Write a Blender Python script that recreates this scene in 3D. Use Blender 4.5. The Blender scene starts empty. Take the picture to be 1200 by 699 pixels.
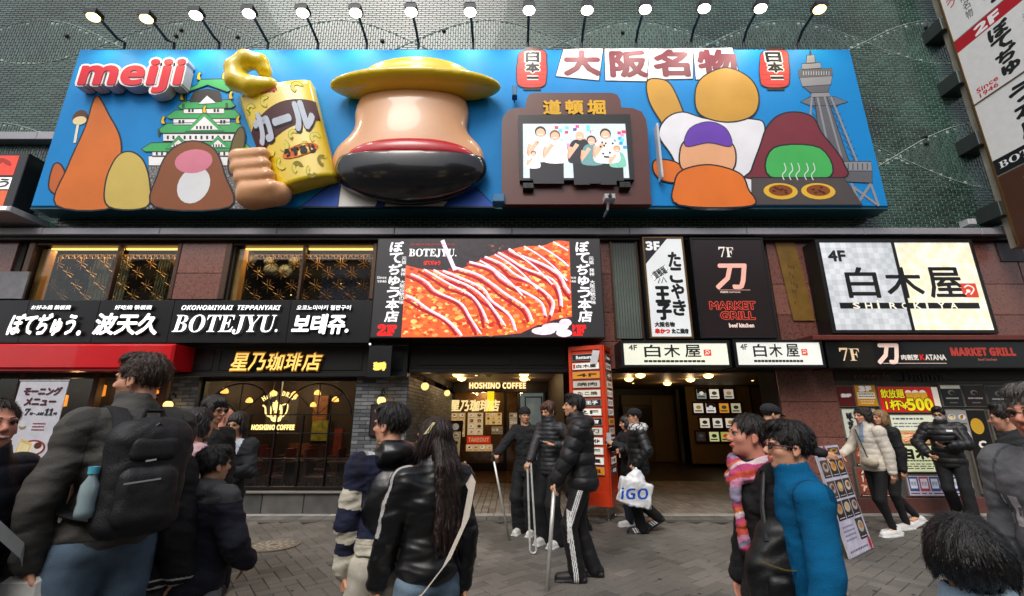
import bpy, bmesh, math, random
import numpy as np
from mathutils import Vector, Matrix
from mathutils.noise import noise as mnoise
random.seed(7); np.random.seed(7)
SC = bpy.context.scene
COL = SC.collection
R = math.radians
# ---------------------------------------------------------------- camera, sky, sun, exposure
CH, TH, FP = 1.55, R(15.2), 516.0            # camera height, upward tilt, focal length in photo pixels
cam_d = bpy.data.cameras.new('camera'); cam = bpy.data.objects.new('camera', cam_d); COL.objects.link(cam)
cam.location = (0, 0, CH); cam.rotation_euler = (R(90)+TH, 0, 0)
cam_d.sensor_width = 36; cam_d.lens = FP/1200*36; cam_d.clip_end = 2000; cam_d.clip_start = .05
SC.camera = cam
SUN_EL, SUN_AZ = R(50), R(200)
w_ = bpy.data.worlds.new('World'); SC.world = w_; w_.use_nodes = True
nt = w_.node_tree; bg = nt.nodes['Background']
sky = nt.nodes.new('ShaderNodeTexSky'); sky.sky_type = 'NISHITA'; sky.sun_disc = False
sky.sun_elevation = SUN_EL; sky.sun_rotation = SUN_AZ; sky.air_density = 1.0; sky.dust_density = 4.0; sky.ozone_density = 1.0
hsv = nt.nodes.new('ShaderNodeHueSaturation'); hsv.inputs['Saturation'].default_value = .45
nt.links.new(sky.outputs[0], hsv.inputs['Color']); nt.links.new(hsv.outputs[0], bg.inputs[0]); bg.inputs[1].default_value = .105
sun_d = bpy.data.lights.new('sun', 'SUN'); sun_d.energy = .8; sun_d.angle = R(25); sun_d.color = (1, .96, .9)
sun = bpy.data.objects.new('sun', sun_d); COL.objects.link(sun)
sd = Vector((math.sin(SUN_AZ)*math.cos(SUN_EL), math.cos(SUN_AZ)*math.cos(SUN_EL), math.sin(SUN_EL)))
sun.rotation_euler = sd.to_track_quat('Z', 'Y').to_euler(); sun.location = (0, -5, 20)
SC.view_settings.view_transform = 'Standard'; SC.view_settings.look = 'None'
SC.view_settings.exposure = 0.62; SC.view_settings.gamma = 1
try:
    SC.cycles.use_denoising = True; SC.cycles.max_bounces = 6; SC.cycles.transparent_max_bounces = 12
    SC.cycles.sample_clamp_indirect = 4; SC.cycles.caustics_reflective = False; SC.cycles.caustics_refractive = False
except Exception: pass
# ---------------------------------------------------------------- photo pixel -> world
CT, ST = math.cos(TH), math.sin(TH)
def ray(px, py):
    u = (px-600)/FP; v = (349.5-py)/FP
    return Vector((u, CT-v*ST, ST+v*CT))
def W(px, py, Y):
    d = ray(px, py); t = Y/d.y
    return Vector((d.x*t, Y, CH+d.z*t))
def G(px, py, z=0):
    d = ray(px, py); t = (z-CH)/d.z
    return Vector((d.x*t, d.y*t, z))
def proj(p):
    x, y, z = p[0], p[1], p[2]-CH
    zc = y*CT+z*ST; vc = -y*ST+z*CT
    if zc < .1: return (-9999, -9999, zc)
    return (600+FP*x/zc, 349.5-FP*vc/zc, zc)
def lin(c):
    if isinstance(c, str):
        c = c.lstrip('#'); c = ''.join(k*2 for k in c) if len(c) == 3 else c; c = tuple(int(c[i:i+2], 16)/255 for i in (0, 2, 4))
        return tuple(x/12.92 if x <= .04045 else ((x+.055)/1.055)**2.4 for x in c)
    return tuple(c)
# ---------------------------------------------------------------- materials
_M = {}
EM = .55                                      # all lamps and screens are set against the exposure
def M(name, col=(.5, .5, .5), rough=.6, metal=0, var=.12, vs=6, bump=0, bs=60, emis=0, coat=0, col2=None, spec=.5, stretch=None, wear=0):
    if name in _M: return _M[name]
    m = bpy.data.materials.new(name); m.use_nodes = True; n = m.node_tree; b = n.nodes['Principled BSDF']; L = n.links.new
    c = lin(col); c2 = lin(col2) if col2 else tuple(x*(1-var) for x in c); c1 = c if col2 else tuple(min(1, x*(1+var)) for x in c)
    tc = n.nodes.new('ShaderNodeTexCoord'); mp = n.nodes.new('ShaderNodeMapping'); L(tc.outputs['Object'], mp.inputs[0])
    if stretch: mp.inputs['Scale'].default_value = stretch
    t = n.nodes.new('ShaderNodeTexNoise'); t.inputs['Scale'].default_value = vs; t.inputs['Detail'].default_value = 6; t.inputs['Roughness'].default_value = .65
    L(mp.outputs[0], t.inputs['Vector'])
    r = n.nodes.new('ShaderNodeValToRGB'); r.color_ramp.elements[0].position = .3; r.color_ramp.elements[1].position = .7
    r.color_ramp.elements[0].color = (*c2, 1); r.color_ramp.elements[1].color = (*c1, 1); L(t.outputs['Fac'], r.inputs[0])
    L(r.outputs[0], b.inputs['Base Color'])
    b.inputs['Roughness'].default_value = rough; b.inputs['Metallic'].default_value = metal
    b.inputs['Coat Weight'].default_value = coat; b.inputs['Specular IOR Level'].default_value = spec
    if wear:
        mr = n.nodes.new('ShaderNodeMapRange'); mr.inputs['To Min'].default_value = max(.02, rough-wear); mr.inputs['To Max'].default_value = min(1, rough+wear)
        L(t.outputs['Fac'], mr.inputs[0]); L(mr.outputs[0], b.inputs['Roughness'])
    if bump:
        t2 = n.nodes.new('ShaderNodeTexNoise'); t2.inputs['Scale'].default_value = bs; t2.inputs['Detail'].default_value = 4; L(mp.outputs[0], t2.inputs['Vector'])
        bp = n.nodes.new('ShaderNodeBump'); bp.inputs['Strength'].default_value = bump; bp.inputs['Distance'].default_value = .01
        L(t2.outputs['Fac'], bp.inputs['Height']); L(bp.outputs[0], b.inputs['Normal'])
    if emis:
        L(r.outputs[0], b.inputs['Emission Color']); b.inputs['Emission Strength'].default_value = emis*EM
    _M[name] = m; return m
def MA(name, rough=.6, emis=0, attr='col', metal=0, bump=0, bs=60, var=.0, vs=8, coat=0, spec=.5, sheen=0, stretch=None):
    """material whose colour is the flat colour attribute of each piece (prints, cloth pieces, tiles)"""
    if name in _M: return _M[name]
    m = bpy.data.materials.new(name); m.use_nodes = True; n = m.node_tree; b = n.nodes['Principled BSDF']; L = n.links.new
    a = n.nodes.new('ShaderNodeAttribute'); a.attribute_name = attr; out = a.outputs['Color']
    tc = n.nodes.new('ShaderNodeTexCoord'); mp = n.nodes.new('ShaderNodeMapping'); L(tc.outputs['Object'], mp.inputs[0])
    if stretch: mp.inputs['Scale'].default_value = stretch
    if var:
        t = n.nodes.new('ShaderNodeTexNoise'); t.inputs['Scale'].default_value = vs; t.inputs['Detail'].default_value = 6; L(mp.outputs[0], t.inputs['Vector'])
        mr = n.nodes.new('ShaderNodeMapRange'); mr.inputs['From Min'].default_value = .25; mr.inputs['From Max'].default_value = .75
        mr.inputs['To Min'].default_value = 1-var; mr.inputs['To Max'].default_value = 1+var; L(t.outputs['Fac'], mr.inputs[0])
        vm = n.nodes.new('ShaderNodeVectorMath'); vm.operation = 'SCALE'; L(out, vm.inputs[0]); L(mr.outputs[0], vm.inputs['Scale']); out = vm.outputs[0]
    L(out, b.inputs['Base Color']); b.inputs['Roughness'].default_value = rough; b.inputs['Metallic'].default_value = metal
    b.inputs['Coat Weight'].default_value = coat; b.inputs['Specular IOR Level'].default_value = spec
    b.inputs['Sheen Weight'].default_value = sheen
    if emis: L(out, b.inputs['Emission Color']); b.inputs['Emission Strength'].default_value = emis*EM
    if bump:
        t2 = n.nodes.new('ShaderNodeTexNoise'); t2.inputs['Scale'].default_value = bs; t2.inputs['Detail'].default_value = 5; L(mp.outputs[0], t2.inputs['Vector'])
        bp = n.nodes.new('ShaderNodeBump'); bp.inputs['Strength'].default_value = bump; bp.inputs['Distance'].default_value = .01
        L(t2.outputs['Fac'], bp.inputs['Height']); L(bp.outputs[0], b.inputs['Normal'])
    _M[name] = m; return m
def glass(name='window_glass', tint=(.85, .9, .9), rough=.02, alpha=.25):
    if name in _M: return _M[name]
    m = bpy.data.materials.new(name); m.use_nodes = True; n = m.node_tree; L = n.links.new
    for x in list(n.nodes): n.nodes.remove(x)
    o = n.nodes.new('ShaderNodeOutputMaterial'); g = n.nodes.new('ShaderNodeBsdfGlossy'); g.inputs['Roughness'].default_value = rough
    t = n.nodes.new('ShaderNodeBsdfTransparent'); t.inputs[0].default_value = (*tint, 1)
    fr = n.nodes.new('ShaderNodeLayerWeight'); fr.inputs[0].default_value = .5
    pw_ = n.nodes.new('ShaderNodeMath'); pw_.operation = 'POWER'; pw_.inputs[1].default_value = 4.5; L(fr.outputs['Facing'], pw_.inputs[0])
    mt = n.nodes.new('ShaderNodeMath'); mt.operation = 'MULTIPLY_ADD'; mt.inputs[1].default_value = .9; mt.inputs[2].default_value = .035
    mx = n.nodes.new('ShaderNodeMixShader'); L(pw_.outputs[0], mt.inputs[0]); L(mt.outputs[0], mx.inputs[0]); L(t.outputs[0], mx.inputs[1]); L(g.outputs[0], mx.inputs[2]); L(mx.outputs[0], o.inputs[0])
    _M[name] = m; return m
# ---------------------------------------------------------------- objects
WLOC = {}
def link(o): COL.objects.link(o); return o
def tag(o, label=None, cat=None, group=None, kind=None):
    if label: o['label'] = label
    if cat: o['category'] = cat
    if group: o['group'] = group
    if kind: o['kind'] = kind
    return o
def thing(name, label, cat, loc=(0, 0, 0), group=None, kind=None):
    o = bpy.data.objects.new(name, None); link(o); o.location = loc; o.empty_display_size = .2
    WLOC[o.name] = Vector(loc)
    return tag(o, label, cat, group, kind)
def mkobj(name, verts, faces, m, parent=None, smooth=False, cols=None, loc=None, midx=None):
    """verts in WORLD coordinates; cols: one colour per face; parent: WLOC gives the origin"""
    base = WLOC[parent.name] if parent is not None else Vector(loc or (0, 0, 0))
    V = np.asarray(verts, dtype=np.float64).reshape(-1, 3)-np.array(base)
    me = bpy.data.meshes.new(name)
    if isinstance(faces, np.ndarray):
        nf, k = faces.shape
        me.vertices.add(len(V)); me.vertices.foreach_set('co', V.ravel())
        me.loops.add(nf*k); me.loops.foreach_set('vertex_index', faces.ravel().astype(np.int32))
        me.polygons.add(nf); me.polygons.foreach_set('loop_start', np.arange(0, nf*k, k, dtype=np.int32))
        me.update(calc_edges=True); me.validate()
    else:
        me.from_pydata(V.tolist(), [], faces)
    for mm in (m if isinstance(m, (list, tuple)) else [m]): me.materials.append(mm)
    if midx is not None: me.polygons.foreach_set('material_index', np.asarray(midx, dtype=np.int32))
    if cols is not None:
        at = me.color_attributes.new('col', 'FLOAT_COLOR', 'CORNER')
        lt = np.zeros(len(me.polygons), dtype=np.int32); me.polygons.foreach_get('loop_total', lt)
        C = np.ones((len(me.polygons), 4), dtype=np.float32); C[:, :3] = np.asarray(cols, dtype=np.float32)[:len(me.polygons), :3]
        at.data.foreach_set('color', np.repeat(C, lt, axis=0).ravel())
    if smooth: me.polygons.foreach_set('use_smooth', np.ones(len(me.polygons), dtype=bool))
    me.update()
    o = bpy.data.objects.new(name, me); link(o)
    if parent is not None: o.parent = parent
    else: o.location = base
    WLOC[o.name] = Vector(base)
    return o
class MB:
    """collects primitives in world coordinates, builds ONE mesh object"""
    def __init__(s): s.v = []; s.f = []; s.c = []; s.cur = (1, 1, 1)
    def add(s, vs, fs, c=None):
        n = len(s.v); s.v += [tuple(p) for p in vs]; s.f += [tuple(i+n for i in f) for f in fs]; s.c += [c or s.cur]*len(fs); return s
    def box(s, x0, x1, y0, y1, z0, z1, c=None):
        return s.add([(x0, y0, z0), (x1, y0, z0), (x1, y1, z0), (x0, y1, z0), (x0, y0, z1), (x1, y0, z1), (x1, y1, z1), (x0, y1, z1)],
                     [(0, 3, 2, 1), (4, 5, 6, 7), (0, 1, 5, 4), (1, 2, 6, 5), (2, 3, 7, 6), (3, 0, 4, 7)], c)
    def bbox(s, x0, x1, y0, y1, z0, z1, b=.01, c=None):
        """box with chamfered vertical-plane front edges (front = -y)"""
        return s.add([(x0+b, y0, z0+b), (x1-b, y0, z0+b), (x1-b, y0, z1-b), (x0+b, y0, z1-b), (x0, y0+b, z0), (x1, y0+b, z0), (x1, y0+b, z1), (x0, y0+b, z1), (x0, y1, z0), (x1, y1, z0), (x1, y1, z1), (x0, y1, z1)],
                     [(0, 1, 2, 3), (4, 5, 1, 0), (5, 6, 2, 1), (6, 7, 3, 2), (7, 4, 0, 3), (8, 9, 5, 4), (9, 10, 6, 5), (10, 11, 7, 6), (11, 8, 4, 7), (11, 10, 9, 8)], c)
    def tube(s, pts, r, n=8, c=None, cap=True, r2=None):
        pts = [Vector(p) for p in pts]; N = len(pts); rings = []
        for i, p in enumerate(pts):
            t = (pts[min(i+1, N-1)]-pts[max(i-1, 0)]).normalized()
            a = t.cross(Vector((0, 0, 1))); a = a.normalized() if a.length > 1e-3 else Vector((1, 0, 0)); b = t.cross(a).normalized()
            rr = r if r2 is None else r+(r2-r)*i/max(1, N-1)
            rings.append([p+a*rr*math.cos(2*math.pi*k/n)+b*rr*math.sin(2*math.pi*k/n) for k in range(n)])
        vs = [q for g in rings for q in g]
        fs = [(i*n+k, i*n+(k+1) % n, (i+1)*n+(k+1) % n, (i+1)*n+k) for i in range(N-1) for k in range(n)]
        if cap: fs += [tuple(range(n-1, -1, -1)), tuple((N-1)*n+k for k in range(n))]
        return s.add(vs, fs, c)
    def lathe(s, o, prof, n=16, axis='z', c=None):
        """prof: list of (r, h)"""
        vs = []
        for r, h in prof:
            for k in range(n):
                a = 2*math.pi*k/n; x, y = r*math.cos(a), r*math.sin(a)
                vs.append({'z': (o[0]+x, o[1]+y, o[2]+h), 'y': (o[0]+x, o[1]+h, o[2]+y), 'x': (o[0]+h, o[1]+x, o[2]+y)}[axis])
        fs = [(i*n+k, i*n+(k+1) % n, (i+1)*n+(k+1) % n, (i+1)*n+k) for i in range(len(prof)-1) for k in range(n)]
        return s.add(vs, fs, c)
    def ball(s, o, r, n=12, m=8, c=None, sc=(1, 1, 1)):
        prof = [(max(1e-4, math.sin(math.pi*i/m)), -math.cos(math.pi*i/m)) for i in range(m+1)]
        vs = []; 
        for rr, h in prof:
            for k in range(n):
                a = 2*math.pi*k/n; vs.append((o[0]+r*sc[0]*rr*math.cos(a), o[1]+r*sc[1]*rr*math.sin(a), o[2]+r*sc[2]*h))
        fs = [(i*n+k, i*n+(k+1) % n, (i+1)*n+(k+1) % n, (i+1)*n+k) for i in range(m) for k in range(n)]
        return s.add(vs, fs, c)
    def prism(s, pts, fr, d0, d1, c=None):
        """2D outline in frame fr extruded from depth d0 to d1 (towards the viewer)"""
        n = len(pts); vs = [fr.at(p[0], p[1], d0) for p in pts]+[fr.at(p[0], p[1], d1) for p in pts]
        fs = [tuple(range(n, 2*n)), tuple(range(n-1, -1, -1))]+[(i, (i+1) % n, n+(i+1) % n, n+i) for i in range(n)]
        return s.add(vs, fs, c)
    def build(s, name, m, parent=None, smooth=False, loc=None, colored=False):
        return mkobj(name, s.v, s.f, m, parent, smooth, s.c if colored else None, loc)
def lab(o, l): o['label'] = l; return o
# ---------------------------------------------------------------- frames and prints
class Frame:
    def __init__(s, o, ux, uy): s.o = Vector(o); s.ux = Vector(ux).normalized(); s.uy = Vector(uy).normalized(); s.n = s.ux.cross(s.uy).normalized()
    def at(s, u, v, d=0): return s.o+s.ux*u+s.uy*v+s.n*d
    def px(s, x, y):
        d = ray(x, y); c = Vector((0, 0, CH)); t = (s.o-c).dot(s.n)/d.dot(s.n); p = c+d*t-s.o
        return (p.dot(s.ux), p.dot(s.uy))
def FY(Y): return Frame((0, Y, 0), (1, 0, 0), (0, 0, 1))       # a plane parallel to the facade, facing the street
_TC = {}
TXT = bpy.data.objects.new('lettering_source', bpy.data.curves.new('lettering_source', 'FONT'))
def glyphs(txt, style=0, res=2):
    """triangulated flat lettering: (verts Nx2, faces, bbox)"""
    key = (txt, style, res)
    if key in _TC: return _TC[key]
    cu = TXT.data; cu.body = txt; cu.size = 1; cu.resolution_u = res; cu.align_x = 'CENTER'
    cu.space_line = .95 if '\n' in txt else 1
    me = TXT.to_mesh()
    V = np.array([v.co[:2] for v in me.vertices]); F = [tuple(p.vertices) for p in me.polygons]
    TXT.to_mesh_clear()
    if len(V) == 0: V = np.zeros((1, 2))
    r = (V, F, (V[:, 0].min(), V[:, 1].min(), V[:, 0].max(), V[:, 1].max()))
    _TC[key] = r; return r
class Print:
    def __init__(s, fr, base=.002, step=.0012): s.fr = fr; s.base = base; s.step = step; s.v = []; s.f = []; s.c = []; s.k = 0
    def _d(s, L):
        s.k += 1; return s.base+L*s.step+(s.k % 40)*s.step/60
    def poly(s, pts, col, L=0):
        d = s._d(L); n = len(s.v); s.v += [s.fr.at(p[0], p[1], d) for p in pts]; s.f.append(tuple(range(n, n+len(pts)))); s.c.append(lin(col)); return s
    def rect(s, x0, y0, x1, y1, col, L=0): return s.poly([(x0, y0), (x1, y0), (x1, y1), (x0, y1)], col, L)
    def ell(s, cx, cy, rx, ry, col, L=0, rot=0, n=20, a0=0, a1=360):
        c, q = math.cos(R(rot)), math.sin(R(rot)); P = []
        m = n if a1-a0 >= 360 else n+1
        for k in range(m):
            a = R(a0+(a1-a0)*k/n); x, y = rx*math.cos(a), ry*math.sin(a); P.append((cx+x*c-y*q, cy+x*q+y*c))
        return s.poly(P, col, L)
    def line(s, pts, w, col, L=0, closed=False):
        d = s._d(L); pts = [Vector((p[0], p[1])) for p in pts]; N = len(pts); c = lin(col); n0 = len(s.v)
        for i, p in enumerate(pts):
            a = pts[(i-1) % N] if (closed or i > 0) else p; b = pts[(i+1) % N] if (closed or i < N-1) else p
            t = b-a; t = t.normalized() if t.length > 1e-9 else Vector((1, 0)); q = Vector((-t.y, t.x))*w/2
            s.v += [s.fr.at(*(p+q), d), s.fr.at(*(p-q), d)]
        for i in range(N if closed else N-1):
            a = n0+2*i; b = n0+2*((i+1) % N); s.f.append((a, a+1, b+1, b)); s.c.append(c)
        return s
    def text(s, txt, x0, y0, x1, y1, col, L=1, bold=0, shear=0, keep=False, rot=0, vertical=False, thick=0, res=2, flip=False):
        """lettering fitted to the box x0..x1, y0..y1 (keep: keep the proportions)"""
        if vertical:
            n = len(txt); h = (y1-y0)/n
            for i, ch in enumerate(txt):
                if ch == 'ー': s.line([((x0+x1)/2, y1-h*i-h*.1), ((x0+x1)/2, y1-h*i-h*.85)], (x1-x0)*.16, col, L); continue
                if ch == ' ': continue
                if ch == '一': s.line([(x0+(x1-x0)*.08, y1-h*i-h*.5), (x1-(x1-x0)*.08, y1-h*i-h*.5)], h*.12+max(0, bold)*2, col, L); continue
                k_ = .78 if ch in 'ゅゃょっ' else .93; s.text(ch, x0+(x1-x0)*(1-k_)/2, y1-h*(i+.5+k_*.48), x1-(x1-x0)*(1-k_)/2, y1-h*(i+.5-k_*.48), col, L, bold, shear, keep, 0, False, thick, res)
            return s
        V, F, bb = glyphs(txt, 0, res)
        bw, bh = max(1e-6, bb[2]-bb[0]), max(1e-6, bb[3]-bb[1]); sx, sy = (x1-x0)/bw, (y1-y0)/bh
        if keep: sx = sy = min(sx, sy)
        cx, cy = (x0+x1)/2, (y0+y1)/2; X = (V[:, 0]-(bb[0]+bb[2])/2)*sx; Y = (V[:, 1]-(bb[1]+bb[3])/2)*sy
        X = X+Y*shear
        if rot: c, q = math.cos(R(rot)), math.sin(R(rot)); X, Y = X*c-Y*q, X*q+Y*c
        offs = [(0, 0)]
        if bold: offs = [(bold*math.cos(a), bold*math.sin(a)) for a in [k*math.pi/4 for k in range(8)]] if bold > 0 else [(bold, 0), (-bold, 0)]
        for j, (ox, oy) in enumerate(offs):
            d = s._d(L)+j*.00003; n = len(s.v)
            s.v += [s.fr.at(x+cx+ox, y+cy+oy, d+thick) for x, y in zip(X, Y)]; s.f += [tuple(i+n for i in f) for f in F]; s.c += [lin(col)]*len(F)
            if thick and j == 0: pass
        return s
    def pbox(s, x0, y0, x1, y1):
        """pixel box of the photo -> box on the frame (sides taken half-way up)"""
        ym = (y0+y1)/2; a = s.fr.px(x0, ym); b = s.fr.px(x1, ym); t = s.fr.px((x0+x1)/2, y0); q = s.fr.px((x0+x1)/2, y1)
        return (a[0], q[1], b[0], t[1])
    def ptext(s, txt, x0, y0, x1, y1, col, L=1, **k): return s.text(txt, *s.pbox(x0, y0, x1, y1), col, L, **k)
    def ppoly(s, pts, col, L=0): return s.poly([s.fr.px(*p) for p in pts], col, L)
    def pline(s, pts, w, col, L=0, closed=False): return s.line([s.fr.px(*p) for p in pts], w, col, L, closed)
    def prect(s, x0, y0, x1, y1, col, L=0): return s.rect(*s.pbox(x0, y0, x1, y1), col, L)
    def pell(s, x, y, rx, ry, col, L=0, **k):
        a = s.fr.px(x, y); b = s.fr.px(x+rx, y); c = s.fr.px(x, y-ry); return s.ell(a[0], a[1], abs(b[0]-a[0]), abs(c[1]-a[1]), col, L, **k)
    def build(s, name, parent, m): return mkobj(name, s.v, s.f, m, parent, False, s.c)
def letters3d(pr, name, parent, m, back, mside=None):
    """lettering of a Print given thickness: the flat faces plus side walls going back by `back` metres"""
    V = [Vector(v) for v in pr.v]; F = pr.f; n = len(V); cnt = {}
    for fi, f in enumerate(F):
        for i in range(len(f)):
            a, b = f[i], f[(i+1) % len(f)]; k = (min(a, b), max(a, b)); cnt.setdefault(k, []).append((a, b, fi))
    vs = V+[v-pr.fr.n*back for v in V]; fs = list(F); cs = list(pr.c); mi = [0]*len(F)
    for k, l in cnt.items():
        if len(l) == 1:
            a, b, fi = l[0]; fs.append((b, a, a+n, b+n)); cs.append(pr.c[fi]); mi.append(1)
    return mkobj(name, vs, fs, [m, mside or m], parent, False, cs, midx=mi)
def smoothpts(pts, n=6, closed=True):
    """Catmull-Rom through the points"""
    P = [Vector((p[0], p[1])) for p in pts]; N = len(P); out = []
    for i in range(N if closed else N-1):
        g = lambda j: P[j % N] if closed else P[max(0, min(N-1, j))]
        a, b, c, d = g(i-1), g(i), g(i+1), g(i+2)
        for k in range(n):
            t = k/n; q = .5*((2*b)+(c-a)*t+(2*a-5*b+4*c-d)*t*t+(3*b-a-3*c+d)*t**3); out.append((q.x, q.y))
    if not closed: out.append((P[-1].x, P[-1].y))
    return out
# ---------------------------------------------------------------- pieces (bricks, tiles, pavers)
def pieces(parent, name, mat, rects, fr, depth, bevel=.004, nind=300, rest='infill', tones=(0, 1), vis=True, lift=None):
    """rects: (u, v, w, h, angle_deg, tone 0..1). The largest in view become objects, the rest one joined mesh of kind stuff."""
    sc_ = []
    for i, q in enumerate(rects):
        p = fr.at(q[0], q[1]); s = proj(p)
        inn = -5 < s[0] < 1205 and -5 < s[1] < 704
        sc_.append(((p-Vector((0, 0, CH))).length if inn else 1e9, i))
    sc_.sort(); ind = {i for d, i in sc_[:nind] if d < 1e8}
    cache = {}; V = []; F = []; C = []
    def local(w, h, d, b):
        return [(-w/2, -h/2, 0), (w/2, -h/2, 0), (w/2, h/2, 0), (-w/2, h/2, 0), (-w/2, -h/2, d-b), (w/2, -h/2, d-b), (w/2, h/2, d-b), (-w/2, h/2, d-b),
                (-w/2+b, -h/2+b, d), (w/2-b, -h/2+b, d), (w/2-b, h/2-b, d), (-w/2+b, h/2-b, d)]
    FF = [(0, 1, 5, 4), (1, 2, 6, 5), (2, 3, 7, 6), (3, 0, 4, 7), (4, 5, 9, 8), (5, 6, 10, 9), (6, 7, 11, 10), (7, 4, 8, 11), (8, 9, 10, 11)]
    for i, q in enumerate(rects):
        u, v, w, h, a, tone = q[:6]; dl = random.uniform(-.0015, .0015)+(lift(q) if lift else 0)
        ca, sa = math.cos(R(a)), math.sin(R(a)); ax = fr.ux*ca+fr.uy*sa; ay = -fr.ux*sa+fr.uy*ca; o = fr.at(u, v, dl)
        if i in ind:
            kt = round(tone*5)/5; key = (round(w, 3), round(h, 3), kt)
            if key not in cache:
                me = bpy.data.meshes.new(name); me.from_pydata(local(w, h, depth, bevel), [], FF); me.materials.append(mat)
                at = me.color_attributes.new('col', 'FLOAT_COLOR', 'CORNER'); at.data.foreach_set('color', np.tile([kt, kt, kt, 1], len(me.loops)).astype(np.float32)); cache[key] = me
            ob = bpy.data.objects.new(name, cache[key]); link(ob); ob.parent = parent
            mt = Matrix((ax, ay, fr.n)).transposed().to_4x4(); mt.translation = o-WLOC[parent.name]; ob.matrix_local = mt
        else:
            n = len(V); V += [o+ax*p[0]+ay*p[1]+fr.n*p[2] for p in local(w, h, depth, bevel)]; F += [tuple(k+n for k in f) for f in FF]; C += [(tone,)*3]*9
    if V:
        ob = mkobj(rest, V, F, mat, parent, False, C); ob['kind'] = 'stuff'
def MT(name, c0, c1, rough=.5, bump=.15, bs=40, var=.25, vs=3, coat=0, spec=.5):
    """tile material: attribute 0..1 picks the tone between c0 and c1, with grain"""
    if name in _M: return _M[name]
    m = bpy.data.materials.new(name); m.use_nodes = True; n = m.node_tree; b = n.nodes['Principled BSDF']; L = n.links.new
    a = n.nodes.new('ShaderNodeAttribute'); a.attribute_name = 'col'
    geo = n.nodes.new('ShaderNodeNewGeometry')
    mx = n.nodes.new('ShaderNodeMix'); mx.data_type = 'RGBA'; mx.inputs['A'].default_value = (*lin(c0), 1); mx.inputs['B'].default_value = (*lin(c1), 1); L(a.outputs['Fac'], mx.inputs['Factor'])
    t = n.nodes.new('ShaderNodeTexNoise'); t.inputs['Scale'].default_value = vs; t.inputs['Detail'].default_value = 8; L(geo.outputs['Position'], t.inputs['Vector'])
    mr = n.nodes.new('ShaderNodeMapRange'); mr.inputs['From Min'].default_value = .3; mr.inputs['From Max'].default_value = .7; mr.inputs['To Min'].default_value = 1-var; mr.inputs['To Max'].default_value = 1+var
    L(t.outputs['Fac'], mr.inputs[0]); vm = n.nodes.new('ShaderNodeVectorMath'); vm.operation = 'SCALE'; L(mx.outputs['Result'], vm.inputs[0]); L(mr.outputs[0], vm.inputs['Scale']); L(vm.outputs[0], b.inputs['Base Color'])
    t2 = n.nodes.new('ShaderNodeTexNoise'); t2.inputs['Scale'].default_value = bs; t2.inputs['Detail'].default_value = 5; L(geo.outputs['Position'], t2.inputs['Vector'])
    bp = n.nodes.new('ShaderNodeBump'); bp.inputs['Strength'].default_value = bump; bp.inputs['Distance'].default_value = .01; L(t2.outputs['Fac'], bp.inputs['Height']); L(bp.outputs[0], b.inputs['Normal'])
    mr2 = n.nodes.new('ShaderNodeMapRange'); mr2.inputs['To Min'].default_value = max(.03, rough-.12); mr2.inputs['To Max'].default_value = rough+.12; L(t.outputs['Fac'], mr2.inputs[0]); L(mr2.outputs[0], b.inputs['Roughness'])
    b.inputs['Coat Weight'].default_value = coat; b.inputs['Specular IOR Level'].default_value = spec
    _M[name] = m; return m
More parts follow.
